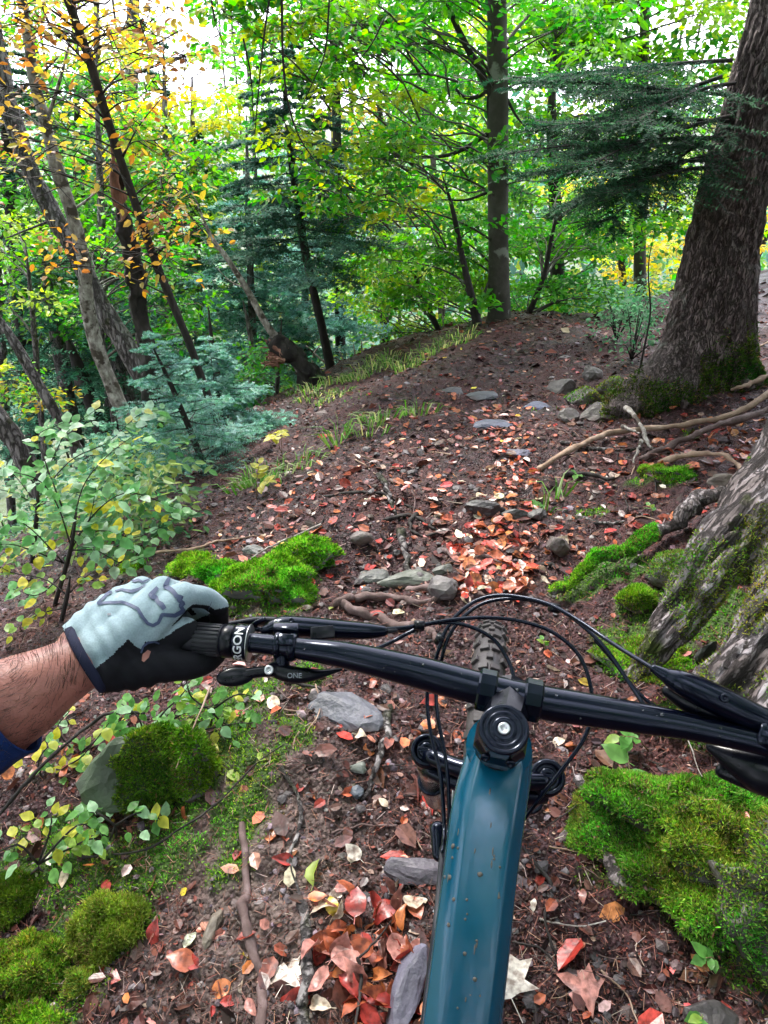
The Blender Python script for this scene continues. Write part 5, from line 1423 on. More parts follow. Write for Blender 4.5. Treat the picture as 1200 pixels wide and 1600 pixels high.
# the broken stump
def stump():
    t = empty('broken_stump'); C = PY([496, 480, 462, 440, 425], [606, 585, 560, 545, 535], 6.9)
    t.location = C[0]; tag(t, 'leaning rotten stump with torn reddish wood on the crest', 'tree stump')
    mb = MB(); tube(mb, np.vstack([C[0] - [0, 0, .2], C]), np.array([26, 22, 19, 17, 18, 15]) / FPX * 6.6, 22, 'round', n=46)
    V, F = mb.v[0], None
    mb.v[0] = V + nrm(np.stack([fbm3(V, 9, k, 3) for k in (1, 2, 3)], -1)) * .035
    mb.obj('stump_body', MAT['bark_dark'], t)
    for i in range(26):
        x0, y0 = R.uniform(432, 458), R.uniform(540, 572); a = math.radians(R.uniform(150, 235)); l = R.uniform(12, 32)
        m = MB(); q = PY([x0, x0 + .5 * l * math.cos(a), x0 + l * math.cos(a)], [y0, y0 + .45 * l * math.sin(a) + R.normal(0, 2), y0 + .8 * l * math.sin(a)], 6.86 + R.normal(0, .04))
        w = R.uniform(2.5, 5.5) / FPX * 6.4
        V, F = tube_arrays(spline(q, 9), np.linspace(w, w * .3, 9), 7, 'flat'); V = V + np.stack([fbm3(V, 30, k + i, 2) for k in (1, 2, 3)], -1) * .012
        m.add(V, F); m.obj('torn_wood', MAT['wood_rot'], t, False)
stump()
def branch_pile():
    t = empty('dead_branches', tuple(PY(540, 585, 7.9))); tag(t, 'tangle of bleached dead branches on the crest right of the stump', 'dead branches')
    for pts in ([(478, 540), (500, 560), (540, 590)], [(510, 552), (545, 572), (575, 596)], [(530, 548), (540, 570), (548, 590)], [(552, 538), (556, 565), (552, 590)], [(520, 590), (550, 575), (572, 545)], [(480, 572), (520, 580), (565, 588)], [(565, 532), (566, 555), (572, 580)], [(500, 540), (490, 555), (485, 570)]):
        m = MB(); q = PY([p[0] for p in pts], [p[1] for p in pts], R.uniform(7.7, 8.1)); q[-1, 2] = min(q[-1, 2], float(hfull(q[-1, 0], q[-1, 1])) + .06)
        tube(m, q, np.array([1.3, 2.6, 3.4]) / FPX * 7.5 * .7, 6, n=10); m.obj('branch', MAT['bark_pale'], t)
branch_pile()

# leaves on the leaning stem: nearest 300 are leaves of their own, the rest one crown
def autumn_leaves():
    cen = np.vstack([clumps(38, (-60, 300), (-90, 260), (4.2, 5.0)), clumps(9, (60, 330), (250, 420), (4.4, 4.9)), clumps(8, (230, 330), (300, 430), (4.4, 4.8))])
    crown(T5, cen, R.uniform(.12, .22, len(cen)), 20, .050, AUTUMN, attach=T5ax, limb_r=.008, limb_mat='bark_dark', nlimb=8, thick=.9)
    me = [leaf_mesh('tree_leaf', c, MAT['leaf'], w=.62, fold=.12, curl=.2, wav=.02, seed=i) for i, c in enumerate(AUTUMN + [(.72, .6, .12)])]
    P, D, Nn, s, c = spray_leaves(cen[:30], R.uniform(.14, .24, 30), 10, .050, AUTUMN, None, .9)
    for p, d, n_, s_ in zip(P, D, Nn, s):
        o = bpy.data.objects.new('leaf', me[R.integers(len(me))]); COL.objects.link(o); o.parent = T5
        o.matrix_local = Matrix.Translation(Vector(p) - T5.location) @ rot_to(n_, nrm(d)) @ Matrix.Scale(s_, 4)
autumn_leaves()
beech('beech_tree', 'yellow beech glowing behind the orange leaves', [(255, 60), (258, 200), (262, 420)], 10.5, [8, 9, 11], 'bark_grey',
    [(20, (150, 340), (150, 300), (10, 12), .42, 120, .09, YELLOW + LIME), (16, (200, 400), (270, 430), (10, 12), .4, 90, .08, LIME + GREEN)])
beech('beech_tree', 'light green beech low in the valley at the left', [(40, 380), (50, 480), (60, 600)], 8.0, [7, 8, 9], 'bark_grey',
    [(14, (-80, 110), (330, 480), (7.6, 9), .36, 90, .07, GREEN + LIME), (8, (-60, 90), (560, 660), (6.5, 7.6), .25, 70, .055, YELLOW + LIME + GREEN)])
beech('young_beech', 'green young beech bush right of the young firs', [(440, 500), (436, 560), (430, 640)], 7.4, [5, 6, 7], 'bark_grey',
    [(16, (370, 480), (530, 640), (7.0, 8.2), .30, 90, .055, GREEN + FIRTEAL)])
beech('young_beech', 'green young beech behind the dead snag', [(150, 420), (160, 520), (175, 640)], 7.2, [5, 6, 7], 'bark_grey',
    [(16, (110, 320), (340, 520), (6.8, 8), .28, 80, .06, GREEN)])

# fir boughs reaching left from the far fir
def big_boughs():
    mb, tw = MB(), MB()
    # start pixel, end pixel, rows of the boughs seen against the green
    for (x0, y0, x1, y1, dY, dr) in [(1115, 95, 860, 105, -.3, .04), (1120, 150, 800, 110, -.5, .02), (1110, 120, 900, 190, .3, .1), (1125, 190, 850, 170, -.1, .08), (1105, 215, 770, 215, -.7, .05), (1100, 250, 830, 250, -.2, .06), (1110, 200, 960, 300, -.5, .15), (1095, 240, 880, 300, .3, .1),
                                  (1115, 130, 1000, 150, -.8, .1), (1100, 260, 960, 260, -.9, .1), (1120, 180, 900, 240, -.9, .05), (1090, 150, 920, 130, .7, .05), (1100, 230, 900, 215, .8, .08)]:
        a = PY(x0 + 20, y0, FIR_Y - .05); b = PY(x1, y1, FIR_Y + dY)
        d = b - a; L = np.linalg.norm(d)
        C = bough(mb, tw, a, nrm(d), L, dr, 62, .42, 18, .028, .0095, [(.020, .065, .030), (.03, .09, .045), (.05, .13, .06), (.015, .045, .025)], .012)
    b = tw.obj('boughs', MAT['bark_dark'], FIR); b['kind'] = 'stuff'
    c = mb.obj('needles', MAT['needle'], FIR, False); c['kind'] = 'stuff'
big_boughs()

# distant wood
def distant():
    mb = MB()
    n = 1300
    x = R.uniform(-1000, 1900, n); Y = R.uniform(18, 42, n); top = np.where(x < 210, 110, np.where(x < 370, 300, np.where(x < 560, 190, 90))) + R.uniform(-30, 60, n)
    y = top + R.random(n) ** .8 * (640 - top)
    cen = PY(x, y, Y); cen = cen[cen[:, 2] > hfull(cen[:, 0], cen[:, 1]) + .3]
    cols = GREEN + LIME[:2] + FIRDARK * 2 + FIRBLUE + [(.5, .42, .06)]
    P, D, Nn, s, c = spray_leaves(cen, R.uniform(.8, 2.0, len(cen)), 46, .32, cols, None, .9, .3)
    leaves(mb, P, D, Nn, s, s * .7, c, 'diamond')
    # stems of the wood
    m = 34; xx, YY = R.uniform(-300, 1500, m), R.uniform(16, 40, m)
    a = PY(xx, np.full(m, -100.), YY); b = a.copy(); b[:, 0] += R.normal(0, .8, m); b[:, 2] = hfull(b[:, 0], b[:, 1]) - .2
    sticks(mb, b, a, R.uniform(.06, .13, m), .04, (.05, .042, .035))
    tag(mb.obj('distant_woodland', MAT['leaf'], None, False), 'mixed green and yellow woodland filling the valley beyond the near trees', 'woodland', None, 'stuff')
distant()
def around():
    """the same wood, unseen round the rider and overhead, added for darker reflections and contrast"""
    mb = MB(); n = 900
    az = np.radians(R.uniform(42, 318, n)); r = R.uniform(5.5, 13, n); el = R.uniform(-.1, 1.0, n) ** 1.1
    x, y = r * np.sin(az), r * np.cos(az); z = .5 + R.random(n) * r * 1.15
    cen = np.stack([x, y, z], -1)
    n2 = 260; n4 = 130; c4 = np.stack([R.uniform(-6, 6, n4), R.uniform(-5, 8, n4), R.uniform(8, 12, n4)], -1); a2 = R.uniform(0, 6.28, n2); r2 = R.uniform(3.5, 9, n2); c2 = np.stack([r2 * np.sin(a2), r2 * np.cos(a2) * .8 - 3.5, R.uniform(7.5, 11, n2)], -1)
    cen = np.vstack([cen, c2, c4])
    P, D, Nn, s, c = spray_leaves(cen, R.uniform(.7, 1.4, len(cen)), 60, .22, GREEN + FIRDARK * 2, None, .6, .2)
    leaves(mb, P, D, Nn, s, s * .8, c, 'diamond')
    m = 40; a3 = np.radians(R.uniform(45, 315, m)); r3 = R.uniform(4.5, 12, m); b = np.stack([r3 * np.sin(a3), r3 * np.cos(a3), r3 * 0], -1); b[:, 2] = hfull(b[:, 0], b[:, 1]) - .2
    t = b + np.stack([R.normal(0, .5, m), R.normal(0, .5, m), np.full(m, 13.)], -1)
    sticks(mb, b, t, R.uniform(.1, .25, m), .06, (.05, .042, .035))
    tag(mb.obj('unseen_woodland', MAT['leaf'], None, False), 'dense unseen woodland behind, beside and above the rider, added to shade the scene', 'woodland', None, 'stuff')
around()

# ------------------------------------------------------------------ undergrowth on the crest and by the path
def grass_tuft(px, py, n, L, spread, cols, label, group=None, name='grass_tuft'):
    g = G(px, py); mb = MB()
    a = R.uniform(0, 6.28, n); rr = spread * np.sqrt(R.random(n)) 
    x, y = g[0] + rr * np.cos(a), g[1] + rr * np.sin(a)
    p = np.stack([x, y, hfull(x, y) - .005], -1)
    d = nrm(np.stack([np.cos(a) * R.uniform(.1, .8, n), np.sin(a) * R.uniform(.1, .8, n), np.ones(n)], -1)); l = L * R.uniform(.5, 1.2, n)[:, None]
    s = nrm(np.cross(d, R.normal(size=(n, 3)))) * (.0035 + L * .008)
    m = p + d * l * .55; t = m + nrm(d + np.array([0, 0, -.9]) + .6 * np.stack([np.cos(a), np.sin(a), a * 0], -1)) * l * .5
    V = np.stack([p - s, p + s, m + s * .8, m - s * .8, t], 1).reshape(-1, 3)
    b = np.arange(n)[:, None] * 5
    mb.add(V, [b + np.array([[0, 1, 2, 3]]), b + np.array([[3, 2, 4]])], np.repeat(palette(cols, n), 5, 0))
    return tag(mb.obj(name, MAT['grass'], None, False), label, 'grass', group)
GR = [(.10, .22, .05), (.18, .30, .09), (.08, .17, .04), (.36, .38, .2)]
for x, y, n, L, s, lab in [(600, 655, 40, .16, .16, 'pale grass tuft on the left rim of the path'), (655, 640, 34, .18, .14, 'green grass tuft right of the pale one on the rim'), (575, 672, 40, .15, .12, 'small grass tuft at the near side of the rim'),
                           (430, 735, 50, .14, .22, 'grass patch on the brown left slope'), (470, 722, 30, .13, .15, 'grass tuft right of the grass patch on the left slope'), (395, 755, 50, .15, .15, 'lowest grass tuft on the left slope'),
                           (870, 770, 9, .22, .04, 'few long grass blades rising right of the leaf strip'), (850, 800, 7, .15, .04, 'short grass blades beside the long ones'), (530, 690, 20, .25, .06, 'thin tall grass stalks above the left slope')]:
    grass_tuft(x, y, n, L, s, GR, lab)
ORD = 'first second third fourth fifth sixth seventh eighth ninth tenth eleventh twelfth thirteenth fourteenth fifteenth sixteenth seventeenth eighteenth nineteenth twentieth'.split() + ['twenty-' + q for q in ('first', 'second', 'third', 'fourth', 'fifth', 'sixth')]
for k in range(26):
    t_ = k / 25; x = 470 + 260 * t_; y = 628 - 85 * t_ + R.normal(0, 6)
    grass_tuft(x, y, 34, R.uniform(.08, .18), .12, GR + [(.5, .5, .22), (.2, .3, .1)], ORD[k] + ' grass tuft along the crest counted from the stump', 'grass tufts fringing the crest')

def ground_plant(px, py, n, L, col, label, cat='plant', name='seedling', spread=.12, size=.035, h=.10, up=.0, group=None, w=.62, parts=True, mats=None):
    """little plant with leaves of its own on thin stems"""
    g = G(px, py); g[2] += up
    t = empty(name, tuple(g)); tag(t, label, cat, group)
    st = MB(); cols = mats or [col]
    me = [leaf_mesh('plant_leaf', c, MAT['leaf'], w=w, fold=.1, curl=.15, wav=.015, seed=i) for i, c in enumerate(cols)]
    ns = max(1, n // 6)
    for s in range(ns):
        a = R.uniform(0, 6.28); d = np.array([math.cos(a), math.sin(a)])
        tip = g + np.array([*(d * spread * R.uniform(.6, 1.3)), h * R.uniform(.6, 1.2)])
        mid = g * .5 + tip * .5 + np.array([0, 0, h * .25])
        cv = spline([g, mid, tip], 8); tube(st, cv, np.linspace(.0022, .0009, 8), 5, col=(.15, .10, .05))
        for k in range(n // ns):
            f = .35 + .65 * (k + 1) / (n // ns); p = cv[min(7, int(f * 7))]
            sd = (1 if k % 2 else -1); dv = np.array([d[0] * .6 - d[1] * sd, d[1] * .6 + d[0] * sd, R.normal(0, .15)])
            if k == n // ns - 1: dv = np.array([d[0], d[1], 0.])
            o = bpy.data.objects.new('leaf', me[R.integers(len(me))]); COL.objects.link(o); o.parent = t
            nn = nrm(np.array([R.normal(0, .25), R.normal(0, .25) - .15, 1]))
            o.matrix_local = Matrix.Translation(Vector(p - g)) @ rot_to(nn, nrm(dv)) @ Matrix.Scale(size * R.uniform(.7, 1.3), 4)
    st.obj('stem', MAT['twig'], t)
    return t

BG = [(.13, .33, .07), (.18, .40, .10), (.10, .26, .06), (.30, .46, .08)]
BGY = BG + [(.62, .58, .07), (.45, .5, .08)]
def branch_plant(label, stem, Y, sub, size, cols, name='beech_sapling', spread=46, dens=9, base=None, wpx=7):
    """sapling given by the pixel lines of its stem and side branches; alternate leaves along each"""
    C, r = trunk_px(stem, Y, wpx); t = new_tree(name, C[0], label, 'sapling')
    m0 = MB(); tube(m0, C, r, 7, n=24); m0.obj('stem', MAT['bark_dark'], t)
    me = [leaf_mesh('sapling_leaf', c, MAT['leaf'], w=.66, fold=.1, curl=.15, wav=.02, seed=i) for i, c in enumerate(cols)]
    for pts, dY in sub:
        Ys = np.linspace(Y, Y + dY, len(pts)); q = PY(np.array([p[0] for p in pts], float), np.array([p[1] for p in pts], float), Ys)
        L = np.linalg.norm(np.diff(q, axis=0), axis=1).sum(); n = max(8, int(L * dens * 4.2))
        cv = spline(q, n); mb = MB(); tube(mb, cv, np.linspace(.0035, .0012, n), 5); mb.obj('branch', MAT['bark_dark'], t)
        T = nrm(np.gradient(cv, axis=0))
        for k in range(2, n):
            for j in range(2):
                sd = 1 if (k + j) % 2 else -1
                side = nrm(np.cross(T[k], [0, 0, 1.])) * sd
                p = cv[k] + side * R.uniform(0, .05) * (j == 1) + R.normal(0, .008, 3) - np.array([0, 0, .012 * j])
                dv = nrm(T[k] * .7 + side + R.normal(0, .2, 3))
                o = bpy.data.objects.new('leaf', me[R.integers(len(me))]); COL.objects.link(o); o.parent = t
                nn = nrm(np.array([R.normal(0, .3), R.normal(-.25, .3), 1]))
                o.matrix_local = Matrix.Translation(Vector(p) - t.location) @ rot_to(nn, dv) @ Matrix.Scale(size * R.uniform(.65, 1.25), 4)
    return t
branch_plant('beech sapling with green and yellow leaves reaching in above the glove', [(120, 800), (110, 860), (90, 930)], 2.6,
    [([(110, 860), (150, 800), (200, 770), (265, 790), (285, 800)], .2), ([(110, 850), (90, 790), (60, 750), (10, 735), (-30, 720)], -.1), ([(100, 880), (50, 860), (10, 850), (-40, 860)], -.2),
     ([(110, 840), (130, 760), (170, 710), (210, 680)], .3), ([(95, 900), (60, 930), (20, 920)], 0), ([(115, 830), (170, 830), (210, 840), (260, 820)], .1), ([(100, 800), (70, 720), (60, 680), (100, 660)], .3), ([(110, 860), (150, 860), (190, 880), (225, 870)], 0), ([(100, 880), (40, 820), (-20, 800)], -.1), ([(112, 850), (140, 810), (150, 760)], .1)], .060, [(.36, .58, .38), (.26, .48, .22), (.14, .36, .10), (.44, .60, .44), (.16, .40, .14), (.12, .32, .10), (.24, .44, .22), (.66, .58, .06)], dens=8)
branch_plant('pale leaved beech sapling further back at the left', [(60, 760), (58, 800), (50, 880)], 3.4,
    [([(58, 780), (110, 720), (170, 690), (215, 650), (250, 640)], .3), ([(60, 790), (20, 740), (-30, 700)], 0), ([(58, 790), (100, 760), (160, 745), (200, 720)], .2), ([(58, 800), (110, 800), (150, 790)], .1), ([(60, 770), (90, 700), (110, 670), (150, 640)], .2), ([(58, 790), (20, 770), (-30, 760)], -.1), ([(60, 790), (120, 770), (190, 760), (240, 750)], .2)], .062, [(.38, .55, .42), (.26, .45, .24), (.45, .58, .46), (.18, .38, .16), (.6, .56, .2)], dens=8)
branch_plant('beech twig with yellow leaves between glove and slope edge', [(110, 900), (105, 930), (95, 975)], 2.35,
    [([(105, 930), (130, 905), (150, 890)], .1), ([(105, 930), (70, 905), (20, 895), (-10, 880)], .1), ([(100, 950), (60, 960), (20, 985)], 0)], .048, [(.5, .5, .06), (.25, .42, .08), (.14, .32, .08), (.6, .5, .06)], dens=8)
branch_plant('beech seedling with mint green leaves sprawling at the lower left', [(60, 1350), (62, 1372), (60, 1390)], 1.15,
    [([(60, 1350), (100, 1330), (150, 1310), (170, 1345)], .04), ([(60, 1350), (30, 1320), (0, 1330), (-30, 1330)], 0), ([(60, 1355), (90, 1385), (130, 1400)], -.03), ([(60, 1350), (80, 1290), (75, 1260)], .08), ([(60, 1355), (20, 1390), (-20, 1400)], -.04), ([(60, 1350), (120, 1290), (150, 1300)], .03)], .033, BG + [(.32, .55, .28), (.6, .58, .08)], wpx=4, dens=12)
branch_plant('beech seedling with green leaves between glove and boulder', [(235, 1160), (230, 1175), (225, 1200)], 1.45,
    [([(232, 1165), (270, 1150), (320, 1140), (370, 1130), (395, 1130)], .04), ([(232, 1165), (250, 1120), (280, 1090), (300, 1065)], .1), ([(232, 1165), (260, 1130), (300, 1110), (345, 1100)], .06), ([(232, 1165), (215, 1120), (190, 1100)], .05)], .036, BG + [(.36, .55, .34), (.28, .50, .28), (.6, .58, .08)], wpx=4, dens=12)
branch_plant('beech seedling with yellow green leaves beside the blue sleeve', [(70, 1230), (72, 1245), (70, 1260)], 1.4,
    [([(70, 1230), (100, 1200), (130, 1180), (170, 1130)], .05), ([(70, 1230), (60, 1190), (80, 1160)], .05), ([(70, 1235), (40, 1230), (10, 1245)], 0)], .036, BGY, wpx=4, dens=11)
for stem_, sub_, lab_ in [
    ([(30, 1440), (32, 1455), (30, 1470)], [([(30, 1440), (80, 1420), (120, 1440)], .02), ([(30, 1440), (-20, 1430)], 0), ([(30, 1440), (60, 1400), (110, 1390)], .03)], 'low beech shoots over the dark moss hummock at the left edge'),
    ([(180, 1290), (182, 1300), (180, 1315)], [([(180, 1290), (215, 1270), (250, 1280)], .02), ([(180, 1290), (150, 1270), (120, 1275)], .02), ([(180, 1290), (170, 1330), (200, 1370)], -.02)], 'small beech seedling in front of the boulder'),
    ([(120, 1180), (122, 1190), (120, 1205)], [([(120, 1180), (160, 1150), (200, 1120), (240, 1100)], .05), ([(120, 1180), (90, 1140), (110, 1110)], .05)], 'beech seedling rising under the wrist'),
    ([(330, 1110), (332, 1120), (330, 1130)], [([(330, 1110), (370, 1085), (400, 1090)], .03), ([(330, 1110), (350, 1130), (400, 1150)], 0), ([(330, 1110), (300, 1090), (290, 1060)], .03)], 'beech shoots beside the dropper lever')]:
    branch_plant(lab_, stem_, 1.2 if stem_[0][1] > 1250 else 1.5, sub_, .034, BG + [(.34, .55, .32), (.6, .58, .08)], wpx=3, dens=12)
for px, py, n, sz, h, lab in [(1015, 1165, 7, .045, .09, 'seedling with broad green leaves below the right handlebar'), (1120, 1510, 6, .035, .06, 'seedling with round lime leaves at the lower right'), (1090, 1580, 8, .028, .03, 'dark green ivy like seedling at the bottom right corner'),
                              (1195, 1590, 5, .045, .06, 'green leaf pair at the bottom right edge'), (985, 1240, 3, .07, .05, 'long narrow green leaf rising left of the large moss mound'), (853, 1010, 4, .028, .03, 'tiny green seedling between the brake hoses'),
                              (262, 1270, 3, .06, .05, 'pointed bright green leaf standing below the boulder'), (880, 1215, 5, .02, .02, 'small green sprig right of the headset'), (850, 808, 6, .03, .05, 'little green plant right of the dark stone row'),
                              (1030, 1145, 4, .03, .04, 'small seedling half under the right handlebar'), (905, 735, 5, .035, .04, 'pale leaved seedling on the bank by the dark root'), (1020, 805, 4, .03, .03, 'single round green leaf plant on bare soil'),
                              (400, 775, 14, .05, .15, 'yellow leaved little sapling on the left slope'), (440, 700, 16, .05, .22, 'thin yellow stalked plant above the left slope')]:
    ground_plant(px, py, n, None, (.2, .42, .08), lab, name='seedling', size=sz, h=h, spread=max(.03, sz * 1.5), mats=BG if 'yellow' not in lab else [(.6, .55, .1), (.5, .5, .1)])
for px, py, lab in [(985, 505, 'holly bush with dark green leaves left of the far fir'), (960, 540, 'low green bush on the bank below the holly'), (985, 560, 'small leafy plant at the foot of the holly')]:
    g = G(px, py + 10); t = new_tree('holly_bush', g, lab, 'bush'); k = 9
    cen = g + np.stack([R.normal(0, .14, k), R.normal(0, .1, k), R.uniform(.08, .42, k)], -1)
    mb = MB()
    for c_ in cen: tube(mb, [g, g * .5 + c_ * .5 + [0, 0, .05], c_], [.006, .004, .002], 5, n=8)
    mb.obj('stem', MAT['bark_dark'], t)
    crown(t, cen, np.full(k, .12), 40, .038, [(.06, .18, .08), (.10, .26, .12), (.2, .36, .2)], thick=.8)
def undergrowth():
    x = R.uniform(-120, 265, 120); y = R.uniform(640, 865, 120); g = G(x, y); g = g[(g[:, 1] < 30)]
    cen = g + np.stack([g[:, 0] * 0, g[:, 0] * 0, R.uniform(.05, .35, len(g))], -1)
    mb = MB(); P, D, Nn, s, c = spray_leaves(cen, R.uniform(.12, .3, len(cen)), 60, .05, [(.05, .14, .06), (.09, .22, .10), (.14, .28, .08), (.3, .36, .1)], None, .8)
    leaves(mb, P, D, Nn, s, s * .6, c, 'hex')
    tag(mb.obj('undergrowth', MAT['leaf'], None, False), 'low green undergrowth covering the valley side below the young firs', 'undergrowth', None, 'stuff')
    x = R.uniform(420, 1250, 190); y = R.uniform(-6, 26, 190); yy = np.interp(x, [420, 700, 930, 1250], [650, 545, 488, 470]) - y
    cen = PY(x, yy, np.interp(x, [420, 700, 930, 1250], [8.2, 8.6, 9.2, 9.5]) + R.uniform(0, 1.2, 190))
    mb = MB(); P, D, Nn, s, c = spray_leaves(cen, R.uniform(.15, .35, 190), 60, .055, GREEN + LIME + [(.55, .55, .2)], None, .8)
    leaves(mb, P, D, Nn, s, s * .6, c, 'hex')
    tag(mb.obj('undergrowth', MAT['leaf'], None, False), 'sunlit weeds and brambles just beyond the crest of the path', 'undergrowth', None, 'stuff')
undergrowth()
# ------------------------------------------------------------------ the mountain bike
def paint(name, color, rough, coat=0, metal=0, nz=None, bump=None, spec=.5):
    return principled(name, color, rough, metal, coat, spec, noise=nz, bump=bump)
MAT['bike_black'] = paint('bike_black', (.0015, .0022, .007), .17, .12, 0, (40, .2), spec=.25)
MAT['bike_black'].node_tree.nodes['Principled BSDF'].inputs['Specular Tint'].default_value = (.62, .72, 1, 1)
MAT['satin_black'] = paint('satin_black', (.002, .0025, .006), .30, .08, 0, (60, .2), spec=.22)
MAT['rubber'] = paint('rubber', (.012, .012, .018), .6)
MAT['tyre'] = paint('tyre', (.030, .023, .024), .6, 0, 0, (22, .5), (60, .6, .004))
MAT['silver'] = paint('silver', (.6, .6, .62), .3, 0, 1)
MAT['kashima'] = paint('stanchion', (.10, .075, .05), .22, .5, .6)
MAT['teal'] = paint('teal_paint', (.0004, .060, .112), .20, .3, .1, (14, .10))
MAT['white_print'] = paint('white_print', (.55, .55, .58), .5)
MAT['grey_print'] = paint('grey_print', (.16, .17, .20), .5)
MAT['mud'] = paint('mud', (.075, .065, .055), .7)
def drop_mat():
    m, N, L = M('water_drop'); out = nd(N, 'OutputMaterial'); b = nd(N, 'BsdfPrincipled'); L.new(b.outputs[0], out.inputs[0])
    b.inputs['Base Color'].default_value = (.9, .93, 1, 1); b.inputs['Roughness'].default_value = .03; b.inputs['IOR'].default_value = 1.33
    b.inputs['Transmission Weight'].default_value = .95
    return m
MAT['drop'] = drop_mat()

BK = empty('mountain_bike', (.16, .75, 0.0))
tag(BK, 'teal mountain bike with wet black handlebar seen from the saddle', 'bicycle')
def part(name, mb, mat, parent=None, smooth=True):
    return mb.obj(name, MAT[mat], parent or BK, smooth)

# handlebar
bar_px = [(440, 1008, .811), (480, 1015, .806), (540, 1024, .798), (640, 1047, .787), (720, 1068, .778), (795, 1087, .770), (850, 1098, .765), (900, 1106, .760), (1000, 1122, .749), (1100, 1140, .738), (1190, 1159, .729)]
BP = np.array([PZ(*p) for p in bar_px])
gL = nrm(BP[0] - BP[1]); uL = nrm(np.array([-.985, .10, .012]))
uR = nrm(nrm(BP[-1] - BP[-2]) + np.array([.0, -.22, 0]))
LEND, REND = BP[0] + uL * .19, BP[-1] + uR * .19
allp = np.vstack([LEND, BP[0] + uL * .1, BP[0] + uL * .03, BP[1:-1], BP[-1] + uR * .03, REND])
s_ = np.concatenate([[.0111, .0111, .0112], [.0122, .0145, .0170, .0176, .0177, .0177, .0172, .0155, .0132], [.0113, .0111]])
mb = MB(); tube(mb, allp, s_, 40, 'flat', n=90); HB = part('handlebar', mb, 'bike_black')
HBV, HBF = mb.v[0], mb.f[0]

def ring_on(origin, axis, a, b, r, r_edge=.0012, seg=40, grooves=0):
    prof = [(a, 0), (a, r - r_edge), (a + r_edge, r)]
    if grooves:
        for k in range(grooves):
            c = a + (b - a) * (k + .5) / grooves; w = (b - a) / grooves * .22
            prof += [(c - w, r), (c - w * .6, r - .0012), (c + w * .6, r - .0012), (c + w, r)]
    prof += [(b - r_edge, r), (b, r - r_edge), (b, 0)]
    m = MB(); lathe(m, origin, axis, prof, seg); return m

# left grip: ribbed rubber, collar with lettering
g0 = BP[0]
gm = ring_on(g0, uL, .066, .185, .0165)
GRIP = part('grip', gm, 'rubber')
for k in range(22):
    a = k / 22 * 2 * math.pi; e1 = nrm(np.cross(uL, [0, 0, 1.])); e2 = np.cross(uL, e1)
    d = math.cos(a) * e1 + math.sin(a) * e2
    m = MB(); box(m, g0 + uL * .082 + d * .0168, uL * .014, np.cross(uL, d) * .0014, d * .0012); part('grip_rib', m, 'rubber', GRIP)
m = ring_on(g0, uL, .052, .067, .0185, .002, grooves=0); part('grip_collar', m, 'satin_black')
m = ring_on(g0, uL, .036, .052, .0200, .0015); RING = part('grip_clamp', m, 'bike_black')
m = ring_on(g0, uL, .0352, .0362, .0205, .0003); part('clamp_lip', m, 'silver')

def text_arrays(s, size, offset=.0):
    cu = bpy.data.curves.new('text_curve', 'FONT'); cu.body = s; cu.size = size; cu.align_x = 'CENTER'; cu.align_y = 'CENTER'; cu.offset = offset; cu.resolution_u = 3
    o = bpy.data.objects.new('text_source', cu); COL.objects.link(o)
    dg = bpy.context.evaluated_depsgraph_get(); me = o.evaluated_get(dg).to_mesh()
    bm = bmesh.new(); bm.from_mesh(me); bmesh.ops.triangulate(bm, faces=bm.faces[:])
    for _ in range(2): 
        es = [e for e in bm.edges if e.calc_length() > size * .12]
        if es: bmesh.ops.subdivide_edges(bm, edges=es, cuts=1); bmesh.ops.triangulate(bm, faces=bm.faces[:])
    V = np.array([v.co[:] for v in bm.verts]); F = np.array([[v.index for v in f.verts] for f in bm.faces]); bm.free()
    o.evaluated_get(dg).to_mesh_clear(); bpy.data.objects.remove(o); bpy.data.curves.remove(cu)
    return V, F
def wrap_text(s, size, A0, axis, radius, rot, mat, parent, stretch=(1, 1), name='lettering'):
    V, F = text_arrays(s, size, size * .02)
    cam_d = np.array([0, 0, CAM_H]) - A0; e1 = nrm(cam_d - axis * (cam_d @ axis))
    e2 = nrm(np.cross(axis, e1)); up = np.array([0, CP * .0 + SP, CP])
    if e2 @ up < 0: e2 = -e2
    th = rot + V[:, 0] * stretch[0] / radius
    P = A0 + axis * (V[:, 1] * stretch[1])[:, None] + radius * (np.cos(th)[:, None] * e1 + np.sin(th)[:, None] * e2)
    m = MB(); m.add(P, F); return part(name, m, mat, parent, False)
def flat_text(s, size, c, xd, yd, mat, parent, name='lettering', off=0):
    V, F = text_arrays(s, size, size * .02); xd, yd = nrm(np.asarray(xd, float)), nrm(np.asarray(yd, float))
    P = c + xd * V[:, :1] + yd * V[:, 1:2] + nrm(np.cross(xd, yd)) * off
    m = MB(); m.add(P, F); return part(name, m, mat, parent, False)
wrap_text('ERGON', .0125, g0 + uL * .0438, uL, .0203, -.28, 'white_print', RING, (1.12, 1.05))

# right grip and collar (runs out of the picture)
part('grip', ring_on(BP[-1], uR, .05, .185, .0165, grooves=14), 'rubber')
part('grip_clamp', ring_on(BP[-1], uR, .034, .05, .0195), 'bike_black')

def along(p, q, t): return p + (q - p) * t
up_ = np.array([0, 0, 1.])
